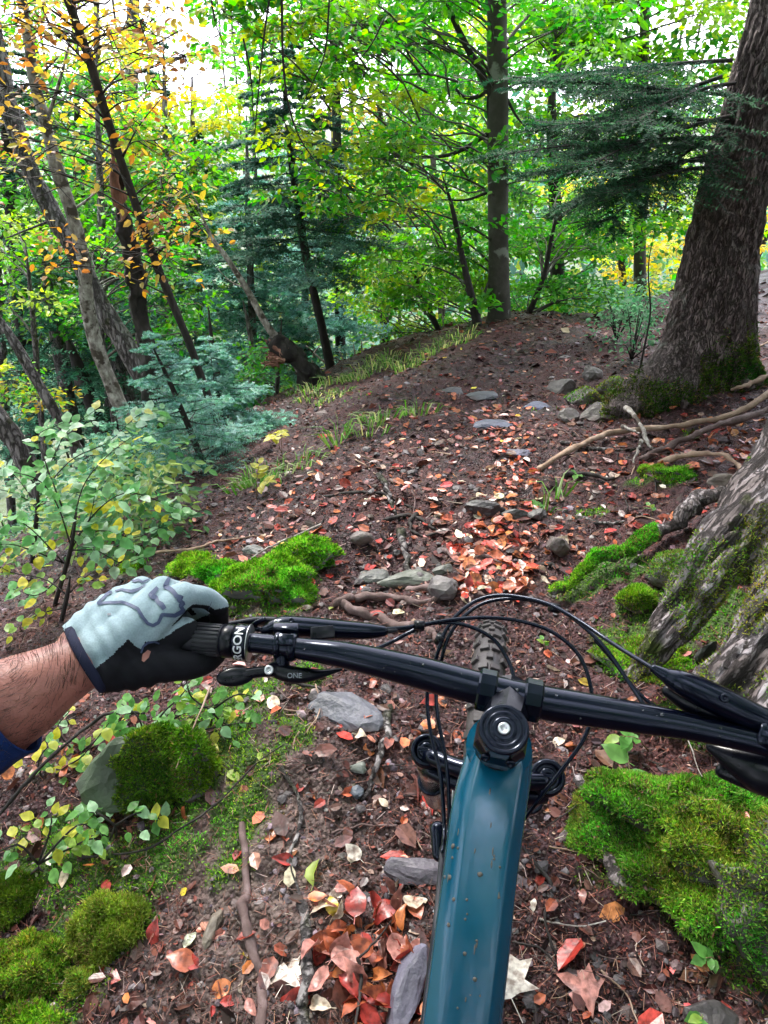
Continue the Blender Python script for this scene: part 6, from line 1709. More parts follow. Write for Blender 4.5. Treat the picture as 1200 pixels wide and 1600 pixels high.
# left brake: clamp, body, reservoir, lever blade, hose boot
BR = MB(); lathe(BR, PZ(436, 1008, .8115), uL, [(-.003, .0105), (-.003, .0140), (-.001, .0150), (.003, .0150), (.004, .014), (.004, .0105)], 32)
lathe(BR, PZ(458, 1011, .809), uL, [(-.004, .0105), (-.004, .0145), (-.001, .0155), (.003, .0155), (.004, .0145), (.004, .0105)], 32)
box(BR, PZ(447, 1000, .797), uL * .008, np.array([0, .004, .002]) * 1.4, np.array([0, -.0035, .006]) * .4)
box(BR, PZ(447, 983, .820), uL * .014, np.array([0, .006, .0]), np.array([0, 0, .0055]))
LB = part('brake_clamp', BR, 'bike_black')
m = MB(); tube(m, [PZ(415, 985, .835), PZ(440, 978, .842), PZ(480, 980, .846), PZ(530, 984, .850), PZ(575, 986, .852), PZ(598, 986, .853)], [.006, .011, .0120, .0115, .0095, .0065], 10, 'round', n=26); LBB = part('brake_lever_body', m, 'bike_black')
m = MB(); box(m, PZ(505, 990, .833), nrm(PZ(540, 986, .85) - PZ(480, 992, .82)) * .016, np.array([0, .006, .004]), np.array([0, -.004, .007]) * .6); part('reservoir_cap', m, 'satin_black', LBB)
for x, y in ((432, 973), (455, 970), (446, 983)):
    m = MB(); lathe(m, PZ(x, y, .832), nrm(np.array([0, -.5, .86])), [(-.004, .0), (-.004, .0032), (.0016, .0032), (.002, .0026), (.002, .0015), (.0008, .0012), (.0008, 0)], 14); part('bolt', m, 'silver' if x == 432 else 'bike_black', LBB)
m = MB(); tube(m, [PZ(440, 972, .855), PZ(405, 970, .872), PZ(370, 975, .885), PZ(300, 985, .90), PZ(235, 975, .90)], [.006, .0055, .005, .0045, .0055], 8, 'round', n=24); part('brake_lever', m, 'satin_black')
m = MB(); tube(m, [PZ(412, 968, .838), PZ(400, 974, .842), PZ(395, 981, .845), PZ(408, 984, .842)], [.003, .0034, .0034, .003], 8, 'round', n=12); part('lever_pivot', m, 'bike_black')
# dropper lever under the bar
m = MB(); V, F = ICO[3]
e1, e2, e3 = nrm(PZ(400, 1053, .80) - PZ(345, 1060, .79)), None, None
e2 = nrm(np.cross(ray(370, 1057), e1)); e3 = nrm(np.cross(e1, e2))
m.add(PZ(368, 1057, .792) + V[:, :1] * e1 * .0205 + V[:, 1:2] * e2 * .0105 + V[:, 2:3] * e3 * .006, F); DP = part('dropper_paddle', m, 'satin_black')
m = MB(); tube(m, [PZ(380, 1054, .795), PZ(405, 1050, .80), PZ(432, 1048, .806)], [.0065, .006, .0065], 10, 'round', n=10); part('dropper_arm', m, 'satin_black')
m = MB(); tube(m, [PZ(428, 1046, .81), PZ(455, 1054, .805), PZ(480, 1055, .806), PZ(505, 1052, .812), PZ(533, 1046, .82)], [.0085, .0095, .008, .0045, .0018], 12, 'round', n=18); DB = part('dropper_body', m, 'satin_black')
m = MB(); lathe(m, PZ(420, 1047, .797), nrm(-ray(420, 1047) + np.array([0, 0, .1])), [(-.004, 0), (-.004, .0052), (.0022, .0052), (.0028, .0044), (.0028, .0026), (.0005, .0022), (.0005, 0)], 20); part('bolt', m, 'silver', DB)
m = MB(); tube(m, [PZ(440, 1015, .812), PZ(440, 1040, .812)], [.0095, .009], 12, 'round', n=5); part('dropper_clamp', m, 'bike_black')
xd = nrm(PZ(480, 1055, .79) - PZ(440, 1055, .79)); yd = nrm(np.cross(xd, ray(460, 1055))); yd = yd if yd[2] > 0 else -yd
flat_text('ONE', .0075, PZ(460, 1056, .7940), xd, yd, 'grey_print', DB)

# right brake and shifter
m = MB(); tube(m, [PZ(1022, 1045, .755), PZ(1040, 1055, .752), PZ(1062, 1066, .748), PZ(1110, 1088, .742), PZ(1160, 1112, .737), PZ(1200, 1130, .735), PZ(1240, 1148, .733)], [.0045, .0075, .0125, .0150, .0145, .0130, .009], 10, 'round', n=30, ref=(0, -.5, .86)); RB = part('brake_lever_body', m, 'bike_black')
m = MB(); tube(m, [PZ(1045, 1080, .765), PZ(1075, 1096, .758), PZ(1110, 1110, .752), PZ(1150, 1124, .748)], [.007, .0115, .0115, .007], 10, 'round', n=16); part('reservoir', m, 'satin_black', RB)
m = MB(); lathe(m, PZ(1133, 1091, .7240), nrm(-ray(1133, 1091)), [(-.004, 0), (-.004, .0045), (.001, .0045), (.0015, .0036), (.0015, .0022), (0, .002), (0, 0)], 18); part('bolt', m, 'bike_black', RB)
m = MB(); lathe(m, PZ(1192, 1150, .730), uR, [(-.007, .0112), (-.007, .0155), (-.005, .0168), (.005, .0168), (.007, .0155), (.007, .0112)], 32); box(m, PZ(1196, 1124, .735), uR * .006, np.array([0, .01, .004]), np.array([0, -.003, .006])); part('brake_clamp', m, 'bike_black')
m = MB(); tube(m, [PZ(1200, 1135, .76), PZ(1260, 1130, .79), PZ(1330, 1150, .80)], [.006, .005, .006], 8, 'round', n=14); part('brake_lever', m, 'satin_black')
m = MB(); tube(m, [PZ(1112, 1168, .775), PZ(1150, 1186, .765), PZ(1190, 1205, .755), PZ(1235, 1225, .75)], [.006, .017, .023, .020], 14, 'round', n=18); SH = part('shifter', m, 'satin_black')
m = MB(); tube(m, [PZ(1130, 1205, .77), PZ(1170, 1218, .76), PZ(1215, 1236, .75)], [.008, .011, .010], 10, 'round', n=12); part('shift_paddle', m, 'satin_black', SH)

# stem
ax_bar = nrm(PZ(850, 1098, .765) - PZ(740, 1074, .776))
STEER = nrm(np.array([-.06, -.47, .87]))
CAP = PZ(787, 1140, .689)
m = MB()
for px, py, Z in ((760, 1079, .7735), (831, 1094, .767)):
    lathe(m, PZ(px, py, Z), ax_bar, [(-.0095, .0170), (-.0095, .0205), (-.0075, .0225), (.0075, .0225), (.0095, .0205), (.0095, .0170)], 12)
part('stem_clamp', m, 'bike_black', smooth=False)
ST = MB(); c0 = PZ(795, 1090, .771); back = nrm(np.array([c0[0] - CAP[0], c0[1] - CAP[1], 0])) 
tube(ST, [c0 + back * .016 - up_ * .004, c0 - back * .005 - up_ * .004, CAP - STEER * .026 + back * .012], [.0235, .0235, .020], 8, 'flat', n=8, ref=up_)
SB = part('stem', ST, 'satin_black', smooth=False)
m = MB(); lathe(m, c0 + ax_bar * 0, ax_bar, [(-.0135, .0170), (-.0135, .0190), (.0135, .0190), (.0135, .0170)], 36); part('stem_window', m, 'bike_black')
tpos = PZ(791, 1098, .742); flat_text('ONE', .0085, tpos, ax_bar, nrm(np.array([0, .62, .6])), 'grey_print', SB)
m = MB(); lathe(m, CAP, STEER, [(-.052, 0), (-.052, .0255), (-.048, .0272), (-.034, .0272), (-.030, .0262), (-.022, .0235), (-.003, .0235), (-.001, .0225), (-.001, 0)], 8, ref=nrm(ax_bar + np.array([0, .42, .0])))
part('steerer_clamp', m, 'bike_black', SB, False)
m = MB(); lathe(m, CAP, STEER, [(-.003, 0), (-.003, .0222), (-.001, .0235), (.0022, .0235), (.0038, .0222), (.0038, .0196), (.0022, .0186), (.0022, .0172), (.0040, .0164), (.0040, .0146), (.0022, .0136), (.0022, .0118), (.0038, .0110), (.0038, .0062), (.0024, .0056), (.0024, 0)], 56); part('top_cap', m, 'bike_black')
m = MB(); lathe(m, CAP, STEER, [(.0022, 0), (.0022, .0058), (.0046, .0058), (.0052, .0050), (.0052, .0028), (.0030, .0025), (.0030, 0)], 24); part('cap_bolt', m, 'silver')
for s in (-1, 1):
    m = MB(); lathe(m, CAP - STEER * .038 - back * .0262 + ax_bar * .012 * s, -back, [(-.002, 0), (-.002, .0045), (.001, .0045), (.0016, .0036), (.0016, .002), (.0004, .0018), (.0004, 0)], 16); part('stem_bolt', m, 'bike_black', SB)
    m = MB(); lathe(m, PZ(795 + 36 * s, 1064 + 8 * s, .770), np.array([0, .5, .8]), [(-.004, 0), (-.004, .0042), (.0005, .0042), (.001, .0033), (.001, 0)], 14); part('face_plate_bolt', m, 'silver' if 0 else 'satin_black')
# spacers under the stem
m = MB(); lathe(m, CAP, STEER, [(-.068, 0), (-.068, .0245), (-.0535, .0245), (-.0535, 0)], 40); part('headset_spacer', m, 'satin_black')

# frame: top tube, head tube, down tube, seat tube
tt = [(790, 1150, .775, 44), (783, 1172, .765, 49), (776, 1205, .748, 53), (762, 1275, .722, 57), (749, 1375, .698, 57), (737, 1475, .680, 59), (722, 1597, .665, 60), (706, 1740, .655, 60), (690, 1900, .66, 58)]
TP = np.array([PZ(a, b, c) for a, b, c, _ in tt]); TR = np.array([w / FPX * (c - .015) for _, _, c, w in tt])
prof = np.array([(.92, .60), (.96, .40), (.96, -.40), (.92, -.60), (.78, -.74), (.30, -1), (0, -1.04), (-.5, -.98), (-.9, -.7), (-.98, 0), (-.9, .7), (-.5, .98), (0, 1.04), (.30, 1), (.78, .74)])
prof = prof * np.array([.70, 1.0])
mb = MB(); nt_ = 60; q = spline(np.column_stack([TP, TR]), nt_); q[0, 3] *= .6; q[1, 3] *= .85; q[2, 3] *= .95
tube(mb, q[:, :3], q[:, 3], len(prof), 'flat', ref=nrm(np.array([0, -.45, .9])), profile=prof); TT = part('top_tube', mb, 'teal')
md = TT.modifiers.new('soft_edges', 'BEVEL'); md.width = .0022; md.segments = 3; md.limit_method = 'ANGLE'; md.angle_limit = math.radians(18)
TTV, TTF = mb.v[0], np.concatenate([f for f in mb.f if f.shape[1] == 4])
HT0 = CAP - STEER * .064; HT1 = CAP - STEER * .19
m = MB(); tube(m, [HT0, along(HT0, HT1, .5), HT1], [.033, .029, .030], 28, 'flat', n=12); part('head_tube', m, 'teal')
m = MB(); tube(m, [HT1 + STEER * .03, along(HT1, np.array([.03, -.02, .33]), .3), np.array([.03, -.02, .33])], [.030, .030, .032], 18, 'flat', n=16); part('down_tube', m, 'teal')
m = MB(); tube(m, [TP[-1], np.array([.03, -.16, .62]), np.array([.03, -.02, .33])], [.022, .02, .024], 16, 'round', n=16); part('seat_tube', m, 'teal')
bv = BVHTree.FromPolygons([tuple(v) for v in TTV], [tuple(int(i) for i in f) for f in TTF])
def hit(bvh, px, py):
    d = Vector(nrm(ray(px, py))); loc, n, i, dist = bvh.ray_cast(Vector((0, 0, CAM_H)), d)
    return (np.array(loc), np.array(n)) if loc is not None else (None, None)
def blob(p, n, r, flat=.5, seed=0):
    V, F = ICO[2]; V = V * (1 + .25 * fbm3(V, 1.6, seed, 2)[:, None]); a = nrm(np.cross(n, [.3, .2, .9])); b = np.cross(n, a)
    return p + (V[:, :1] * a + V[:, 1:2] * b) * r + V[:, 2:3] * n * r * flat, F
# mud specks on the tube
for i, (x, y, r) in enumerate([(750, 1366, .0034), (709, 1405, .0024), (729, 1406, .0017), (701, 1445, .0026), (726, 1490, .0022), (742, 1530, .0026), (715, 1325, .0018), (708, 1322, .0034), (707, 1340, .0022), (772, 1337, .0015), (772, 1342, .0016), (781, 1355, .0018), (727, 1436, .0016), (730, 1428, .0014), (715, 1575, .0014), (745, 1470, .0015), (780, 1402, .0016), (703, 1371, .003), (695, 1370, .002), (735, 1555, .001), (750, 1556, .0012), (724, 1175, .002)]):
    p, n = hit(bv, x, y)
    if p is not None:
        V, F = blob(p, n, r * .72, .6, i); m = MB(); m.add(V, F); part('mud_speck', m, 'mud')
def drops(V, F, n, test, r0, mat='drop', name='water_drops'):
    P, Nn = sample_surface(V, F, n, test); m = MB(); V0, F0 = ICO[1]
    for p, nn in zip(P, Nn):
        a = nrm(np.cross(nn, [.3, .2, .9])); b = np.cross(nn, a); r = r0 * R.lognormal(0, .55)
        m.add(p + (V0[:, :1] * a + V0[:, 1:2] * b * R.uniform(.8, 1.5)) * r + V0[:, 2:3] * nn * r * .55, F0)
    if m.n: o = part(name, m, mat); o['kind'] = 'stuff'
drops(TTV, TTF, 420, lambda P, N_: (N_[:, 2] > .3) * .8, .0006)
drops(HBV, HBF, 700, lambda P, N_: (N_[:, 2] > .1) * .8, .0005)
# dried brown streaks of dirt on the tube
for i, (x, y) in enumerate([(770, 1330), (768, 1350), (779, 1400), (742, 1480), (765, 1240), (767, 1290), (716, 1300), (745, 1475), (700, 1372), (728, 1560), (742, 1330)]):
    p, n = hit(bv, x, y)
    if p is None: continue
    V, F = ICO[2]; t = nrm(np.cross(n, nrm(TP[5] - TP[3]))); a = nrm(TP[5] - TP[3]); V = V * (1 + .4 * fbm3(V, 2, i, 2)[:, None])
    m = MB(); m.add(p + V[:, :1] * a * R.uniform(.002, .006) + V[:, 1:2] * t * .0007 + V[:, 2:3] * n * .00025, F); part('dirt_streak', m, 'mud')

# fork
HD = nrm(np.array([math.sin(math.radians(10)), math.cos(math.radians(10)), 0])); AXL = np.cross(HD, up_)
AXLE = np.array([.184, .985, .372])
FL, FR = PZ(667, 1172, .96), PZ(856, 1214, .925)
off = AXL * .082
for side, P0, rr in ((-1, FL, .0212), (1, FR, .0222)):
    end = AXLE + off * side; d = nrm(end - P0); Lg = np.linalg.norm(end - P0)
    axd = -d
    m = MB(); lathe(m, P0, nrm(axd + np.array([0, -.35, .3])), [(-.014, 0), (-.014, rr), (-.002, rr), (.001, rr * .9), (.001, rr * .74), (-.003, rr * .70), (-.003, rr * .5), (0, rr * .45), (0, rr * .2), (-.002, rr * .16), (-.002, 0)], 32)
    c_ = part('fork_cap', m, 'bike_black')
    m = MB(); box(m, P0 + nrm(axd + np.array([0, -.35, .3])) * .0015, AXL * .012, nrm(np.cross(AXL, axd)) * .003, axd * .002); part('fork_knob', m, 'bike_black', c_)
    m = MB(); tube(m, [P0 - axd * .008, P0 + d * .04], [rr * 1.02, rr * .98], 28, 'flat', n=4); part('fork_crown_end', m, 'satin_black')
    m = MB(); tube(m, [P0 + d * .035, P0 + d * (Lg * .52)], [.0178, .0178], 28, 'flat', n=3); part('stanchion', m, 'kashima')
    m = MB(); lathe(m, P0 + d * (Lg * .50), d, [(0, .0178), (0, .0225), (.004, .0240), (.010, .0240), (.014, .0228), (.05, .0222), (Lg * .50 - .03, .019), (Lg * .50 + .006, .017), (Lg * .5 + .01, 0)], 28); part('fork_leg', m, 'bike_black')
# crown
m = MB(); mid = (FL + FR) / 2
for dz in (.004, -.022):
    tube(m, [FL + np.array([0, .0, dz - .012]), along(FL, FR, .28) + np.array([0, -.018, dz - .004]), mid + np.array([0, -.02, dz]), along(FL, FR, .72) + np.array([0, -.018, dz - .004]), FR + np.array([0, 0, dz - .012])], [.011, .0125, .016, .0125, .011], 10, 'flat', n=20)
part('fork_crown', m, 'bike_black')
m = MB(); tube(m, [mid + up_ * -.01, HT1], [.024, .026], 24, 'flat', n=4); part('steerer', m, 'satin_black')
m = MB(); tube(m, [AXLE - off * 1 + up_ * .26 - HD * .07, AXLE - off * .8 + up_ * .40 - HD * .10, AXLE + up_ * .43 - HD * .11, AXLE + off * .8 + up_ * .40 - HD * .10, AXLE + off + up_ * .26 - HD * .07], .008, 10, 'round', n=24); 
# front wheel
WR = .372
WH = empty('front_wheel', tuple(AXLE)); WH.parent = BK; WH.location = Vector(AXLE) - BK.location
def wpart(name, m, mat, smooth=True): return part(name, m, mat, WH, smooth)
a = np.linspace(0, 2 * np.pi, 120, endpoint=False); b = np.linspace(0, 2 * np.pi, 16, endpoint=False)
rad_dir = np.cos(a)[:, None] * HD + np.sin(a)[:, None] * up_
def torus(R0, rx, ry):
    V = AXLE + rad_dir[:, None] * (R0 + ry * np.cos(b))[None, :, None] + AXL * (rx * np.sin(b))[None, :, None]
    i, j = np.meshgrid(np.arange(len(a)), np.arange(16), indexing='ij'); i2, j2 = (i + 1) % len(a), (j + 1) % 16
    m = MB(); m.add(V.reshape(-1, 3), np.stack([i * 16 + j, i * 16 + j2, i2 * 16 + j2, i2 * 16 + j], -1).reshape(-1, 4)); return m
wpart('tyre', torus(WR - .034, .030, .029), 'tyre'); wpart('rim', torus(WR - .072, .016, .012), 'satin_black')
m = MB()
for k in range(84):
    th = k / 84 * 2 * np.pi; rd = math.cos(th) * HD + math.sin(th) * up_; tg = -math.sin(th) * HD + math.cos(th) * up_
    rows = [(-.34, .0085), (.34, .0085)] if k % 2 else [(-.95, .008), (.95, .008), (0, .006)]
    for ph, w in rows:
        dn = math.cos(ph) * rd + math.sin(ph) * AXL; c = AXLE + rd * (WR - .034) + (rd * .029 * math.cos(ph) + AXL * .030 * math.sin(ph))
        box(m, c + dn * .0015, tg * .0065, np.cross(dn, tg) * w, dn * .0035, bev=.0008)
o = wpart('tread_knobs', m, 'tyre', False); o['kind'] = 'stuff'
m = MB(); lathe(m, AXLE - AXL * .055, AXL, [(0, 0), (0, .011), (.02, .011), (.022, .026), (.026, .026), (.03, .014), (.08, .014), (.084, .026), (.088, .026), (.09, .011), (.11, .011), (.11, 0)], 24); wpart('hub', m, 'satin_black')
for k in range(28):
    th = k / 28 * 2 * np.pi; th2 = th + (.22 if k % 2 else -.22); s = -.03 if k % 4 < 2 else .03
    p0 = AXLE + AXL * s + (math.cos(th) * HD + math.sin(th) * up_) * .025; p1 = AXLE + (math.cos(th2) * HD + math.sin(th2) * up_) * (WR - .082)
    m = MB(); tube(m, [p0, p1], .0011, 5, 'flat'); wpart('spoke', m, 'silver')
m = MB(); lathe(m, AXLE - AXL * .048, AXL, [(0, .06), (0, .09), (.002, .09), (.002, .06)], 48); wpart('brake_disc', m, 'silver')

# hoses and cables
def cable(pts, r=.0024, mat='bike_black', name='brake_hose', n=70):
    m = MB(); tube(m, [PZ(*p) for p in pts], r, 10, 'round', n=n); return part(name, m, mat)
cable([(1024, 1047, .755), (1000, 1032, .775), (955, 1004, .82), (905, 970, .86), (860, 945, .89), (820, 934, .91), (780, 930, .925), (745, 938, .93), (715, 960, .925), (695, 988, .92), (684, 1020, .915), (668, 1080, .91), (672, 1140, .89), (688, 1210, .86), (694, 1290, .84), (691, 1330, .80)])
cable([(1005, 1100, .80), (985, 1070, .82), (950, 1018, .85), (915, 982, .875), (875, 953, .895), (830, 938, .912), (785, 936, .93), (750, 945, .935), (722, 966, .93), (702, 993, .925), (692, 1022, .92), (682, 1075, .915), (684, 1120, .9), (697, 1190, .87), (702, 1260, .85), (700, 1300, .84), (694, 1340, .80)])
cable([(600, 983, .853), (630, 981, .86), (660, 976, .87), (710, 968, .885), (760, 965, .90), (810, 970, .905), (860, 986, .90), (900, 1018, .89), (920, 1060, .88), (925, 1110, .87), (912, 1155, .86), (880, 1200, .86), (845, 1245, .86), (815, 1285, .87)])
cable([(540, 1046, .825), (575, 1020, .85), (610, 1004, .87), (640, 988, .875), (670, 975, .88), (705, 973, .885), (740, 981, .885), (772, 1000, .885), (792, 1028, .88), (802, 1055, .87), (806, 1090, .85)], name='dropper_cable')
cable([(1110, 1165, .79), (1060, 1130, .83), (1000, 1085, .86), (960, 1035, .88), (930, 1000, .89)], .0022, name='shift_cable')
for x, y, Z, d in ((655, 977, .868, (1, 0, -.1)), (687, 999, .921, (-.3, 0, -1)), (866, 950, .892, (1, 0, -.3))):
    m = MB(); lathe(m, PZ(x, y, Z), nrm(np.array(d, float)), [(-.006, 0), (-.006, .0058), (.006, .0058), (.006, 0)], 14); part('cable_clip', m, 'satin_black')
m = MB(); tube(m, [PZ(598, 986, .853), PZ(618, 984, .857)], [.0042, .0030], 12, 'round', n=4); part('hose_boot', m, 'rubber')
m = MB(); tube(m, [PZ(692, 1325, .82), PZ(683, 1430, .71), PZ(672, 1520, .692), PZ(661, 1610, .68), PZ(650, 1700, .67)], .0034, 8, 'flat', n=30); part('frame_cable', m, 'rubber')
m = MB(); tube(m, [PZ(684, 1296, .86), PZ(686, 1335, .84)], [.0095, .008], 14, 'round', n=5); part('cable_port', m, 'bike_black')

# saddle and rear wheel are behind the rider and not seen

# ------------------------------------------------------------------ the rider: left arm and gloved hand
def glove_mats():
    m, N, L = M('glove_knit'); out = nd(N, 'OutputMaterial'); b = nd(N, 'BsdfPrincipled'); L.new(b.outputs[0], out.inputs[0])
    tc = nd(N, 'TexCoord'); mp = nd(N, 'Mapping'); mp.inputs['Rotation'].default_value = (.4, .3, .75); L.new(tc.outputs['Object'], mp.inputs[0])
    w1 = nd(N, 'TexWave'); w1.inputs['Scale'].default_value = 230; w1.inputs['Distortion'].default_value = .6; L.new(mp.outputs[0], w1.inputs['Vector'])
    n1 = nd(N, 'TexNoise'); n1.inputs['Scale'].default_value = 26; n1.inputs['Detail'].default_value = 6; L.new(tc.outputs['Object'], n1.inputs['Vector'])
    n2 = nd(N, 'TexVoronoi'); n2.inputs['Scale'].default_value = 520; L.new(tc.outputs['Object'], n2.inputs['Vector'])
    cr = nd(N, 'ValToRGB'); cr.color_ramp.elements[0].position = .3; cr.color_ramp.elements[0].color = (.20, .285, .325, 1); cr.color_ramp.elements[1].position = .65; cr.color_ramp.elements[1].color = (.29, .385, .43, 1)
    L.new(n1.outputs[0], cr.inputs[0])
    mx = nd(N, 'MixRGB', blend_type='MULTIPLY'); mx.inputs[0].default_value = .22; L.new(cr.outputs[0], mx.inputs[1]); L.new(n2.outputs['Distance'], mx.inputs[2]); L.new(mx.outputs[0], b.inputs['Base Color'])
    b.inputs['Roughness'].default_value = .85; b.inputs['Sheen Weight'].default_value = .2
    ad = nd(N, 'Math', operation='ADD'); L.new(n1.outputs[0], ad.inputs[0]); L.new(n2.outputs['Distance'], ad.inputs[1])
    bp = nd(N, 'Bump'); bp.inputs['Strength'].default_value = .35; bp.inputs['Distance'].default_value = .0006; L.new(ad.outputs[0], bp.inputs['Height']); L.new(bp.outputs[0], b.inputs['Normal'])
    MAT['glove'] = m
    MAT['glove_black'] = principled('glove_palm', (.006, .006, .009), .8, spec=.2, noise=(60, .3), bump=(300, .4, .001))
    m, N, L = M('skin'); out = nd(N, 'OutputMaterial'); b = nd(N, 'BsdfPrincipled'); L.new(b.outputs[0], out.inputs[0])
    tc = nd(N, 'TexCoord'); n1 = nd(N, 'TexNoise'); n1.inputs['Scale'].default_value = 16; n1.inputs['Detail'].default_value = 8; L.new(tc.outputs['Object'], n1.inputs['Vector'])
    cr = nd(N, 'ValToRGB'); e = cr.color_ramp.elements; e[0].position = .3; e[0].color = (.17, .048, .037, 1); e[1].position = .7; e[1].color = (.38, .155, .12, 1)
    L.new(n1.outputs[0], cr.inputs[0]); L.new(cr.outputs[0], b.inputs['Base Color'])
    b.inputs['Roughness'].default_value = .48; b.inputs['Subsurface Weight'].default_value = .12; b.inputs['Subsurface Radius'].default_value = (.01, .004, .002)
    v = nd(N, 'TexVoronoi'); v.inputs['Scale'].default_value = 420; L.new(tc.outputs['Object'], v.inputs['Vector'])
    bp = nd(N, 'Bump'); bp.inputs['Strength'].default_value = .25; bp.inputs['Distance'].default_value = .0008; L.new(v.outputs['Distance'], bp.inputs['Height']); L.new(bp.outputs[0], b.inputs['Normal'])
    MAT['skin'] = m
    MAT['sleeve'] = principled('sleeve_cloth', (.006, .022, .10), .8, spec=.2, noise=(30, .25), bump=(500, .3, .0008))
    MAT['cuff'] = principled('cuff_knit', (.012, .014, .035), .8, spec=.2, bump=(400, .4, .001))
    MAT['logo'] = principled('logo_print', (.035, .05, .11), .6)
    MAT['hair'] = principled('arm_hair', (.03, .015, .012), .5)
glove_mats()

def hand_solids(mb, g):
    """g: extra thickness (glove)"""
    def cap(pts, rr, n=12): tube(mb, [PZ(*p) for p in pts], np.array(rr) + g, 16, 'round', n=n)
    Wr, Wu, Wc = (163, 1046, .760), (116, 1010, .768), (140, 1030, .762)
    mi, mm, mr, mp = (286, 930, .806), (254, 922, .816), (221, 922, .818), (190, 934, .806)
    cap([Wc, (200, 985, .775), mm], [.026, .022, .0145]); cap([Wr, (225, 985, .785), mi], [.022, .020, .0140])
    cap([Wc, (180, 970, .785), mr], [.026, .021, .0140]); cap([Wu, (150, 970, .785), mp], [.021, .019, .0135])
    cap([(160, 1030, .775), (230, 1000, .80), (290, 985, .812)], [.024, .024, .014])
    # fingers: proximal over the top, then down behind and round under the grip
    cap([mi, (322, 935, .828), (342, 948, .845)], [.0128, .0112, .0105]); cap([(342, 948, .845), (342, 980, .868), (338, 1005, .862), (332, 1022, .845)], [.0105, .0098, .0092, .0085])
    cap([mm, (288, 930, .845), (312, 950, .865)], [.0132, .0118, .0110]); cap([(312, 950, .865), (314, 985, .880), (312, 1012, .868), (308, 1028, .846)], [.0110, .0102, .0096, .0088])
    cap([mr, (258, 932, .855), (284, 955, .872)], [.0128, .0112, .0104]); cap([(284, 955, .872), (287, 988, .882), (284, 1014, .868), (280, 1028, .846)], [.0104, .0098, .0092, .0084])
    cap([mp, (226, 942, .845), (252, 962, .865)], [.0116, .0100, .0092]); cap([(252, 962, .865), (256, 990, .876), (254, 1012, .864), (252, 1026, .846)], [.0092, .0088, .0084, .0078])
    # thumb below, closing against the fingers
    cap([(170, 1046, .765), (215, 1042, .778), (255, 1038, .79)], [.022, .0225, .018]); cap([(255, 1038, .79), (298, 1040, .805), (322, 1034, .822), (338, 1024, .84)], [.0180, .0145, .0125, .0105])
mb = MB(); hand_solids(mb, -.0016)
arm_pts = [PZ(140, 1028, .765), PZ(120, 1040, .757), PZ(70, 1068, .745), PZ(10, 1102, .735), PZ(-60, 1145, .73), PZ(-150, 1205, .73), PZ(-260, 1275, .735)]
tube(mb, arm_pts, [.0285, .0305, .0385, .0465, .050, .050, .047], 28, 'round', n=40)
V, Nn, F = organic(mb, 'body', .0022, 12)
V = V + Nn * (.0012 * fbm3(V, 40, 2, 3) + .001 * fbm3(V, 12, 7, 2))[:, None]
PER = empty('person', tuple(PZ(140, 1100, .76))); tag(PER, 'rider reaching in from the left, gloved hand on the left grip', 'person')
m = MB(); m.add(V, F); BODY = m.obj('body', MAT['skin'], PER)
body_bvh = BVHTree.FromPolygons([tuple(v) for v in V], [tuple(int(i) for i in f) for f in F])
BV_, BF_, BN_ = V, F, Nn

mb = MB(); hand_solids(mb, .0012)
Vg, Ng, Fg = organic(mb, 'glove', .0015, 20)
armd = nrm(PZ(40, 1085, .74) - PZ(150, 1022, .765)); cuff_c = PZ(136, 1031, .760)
fc = Vg[Fg].mean(1)
keep = (fc - cuff_c) @ armd < .004
Fg = Fg[keep]; fc = fc[keep]
Vg = Vg + Ng * (.0007 * fbm3(Vg, 30, 3, 3))[:, None]
# wrinkles across the back of the wrist
wr = np.exp(-(((Vg - cuff_c) @ -armd - .03) / .03) ** 2); Vg = Vg + Ng * (wr * .0012 * np.sin(((Vg - cuff_c) @ armd) * 420 + 3 * fbm3(Vg, 12, 4, 2)))[:, None]
bx = np.array([-200, 80, 171, 200, 219, 228, 245, 257, 280, 305, 325, 332, 357, 600]); by = np.array([1400, 1100, 1027, 999, 1015, 1003, 1002, 997, 980, 969, 961, 953, 948, 948])
px_, py_, Z_ = to_px(fc); fn = Ng[Fg].mean(1)
blue = (py_ < np.interp(px_, bx, by)) & (fn[:, 2] > -.25) & ((fn * nrm(np.array([0, 0, CAM_H]) - fc)).sum(1) > -.45)
used = np.unique(Fg); remap = np.full(len(Vg), -1); remap[used] = np.arange(len(used)); Vg = Vg[used]; Fg = remap[Fg]
o0 = Vg.mean(0); me = np_mesh('glove', Vg - o0, [Fg], [MAT['glove'], MAT['glove_black']], True)
me.polygons.foreach_set('material_index', np.where(blue, 0, 1).astype(np.int32))
GL = link('glove', me, PER, o0)
gb = BVHTree.FromPolygons([tuple(v) for v in Vg], [tuple(int(i) for i in f) for f in Fg])

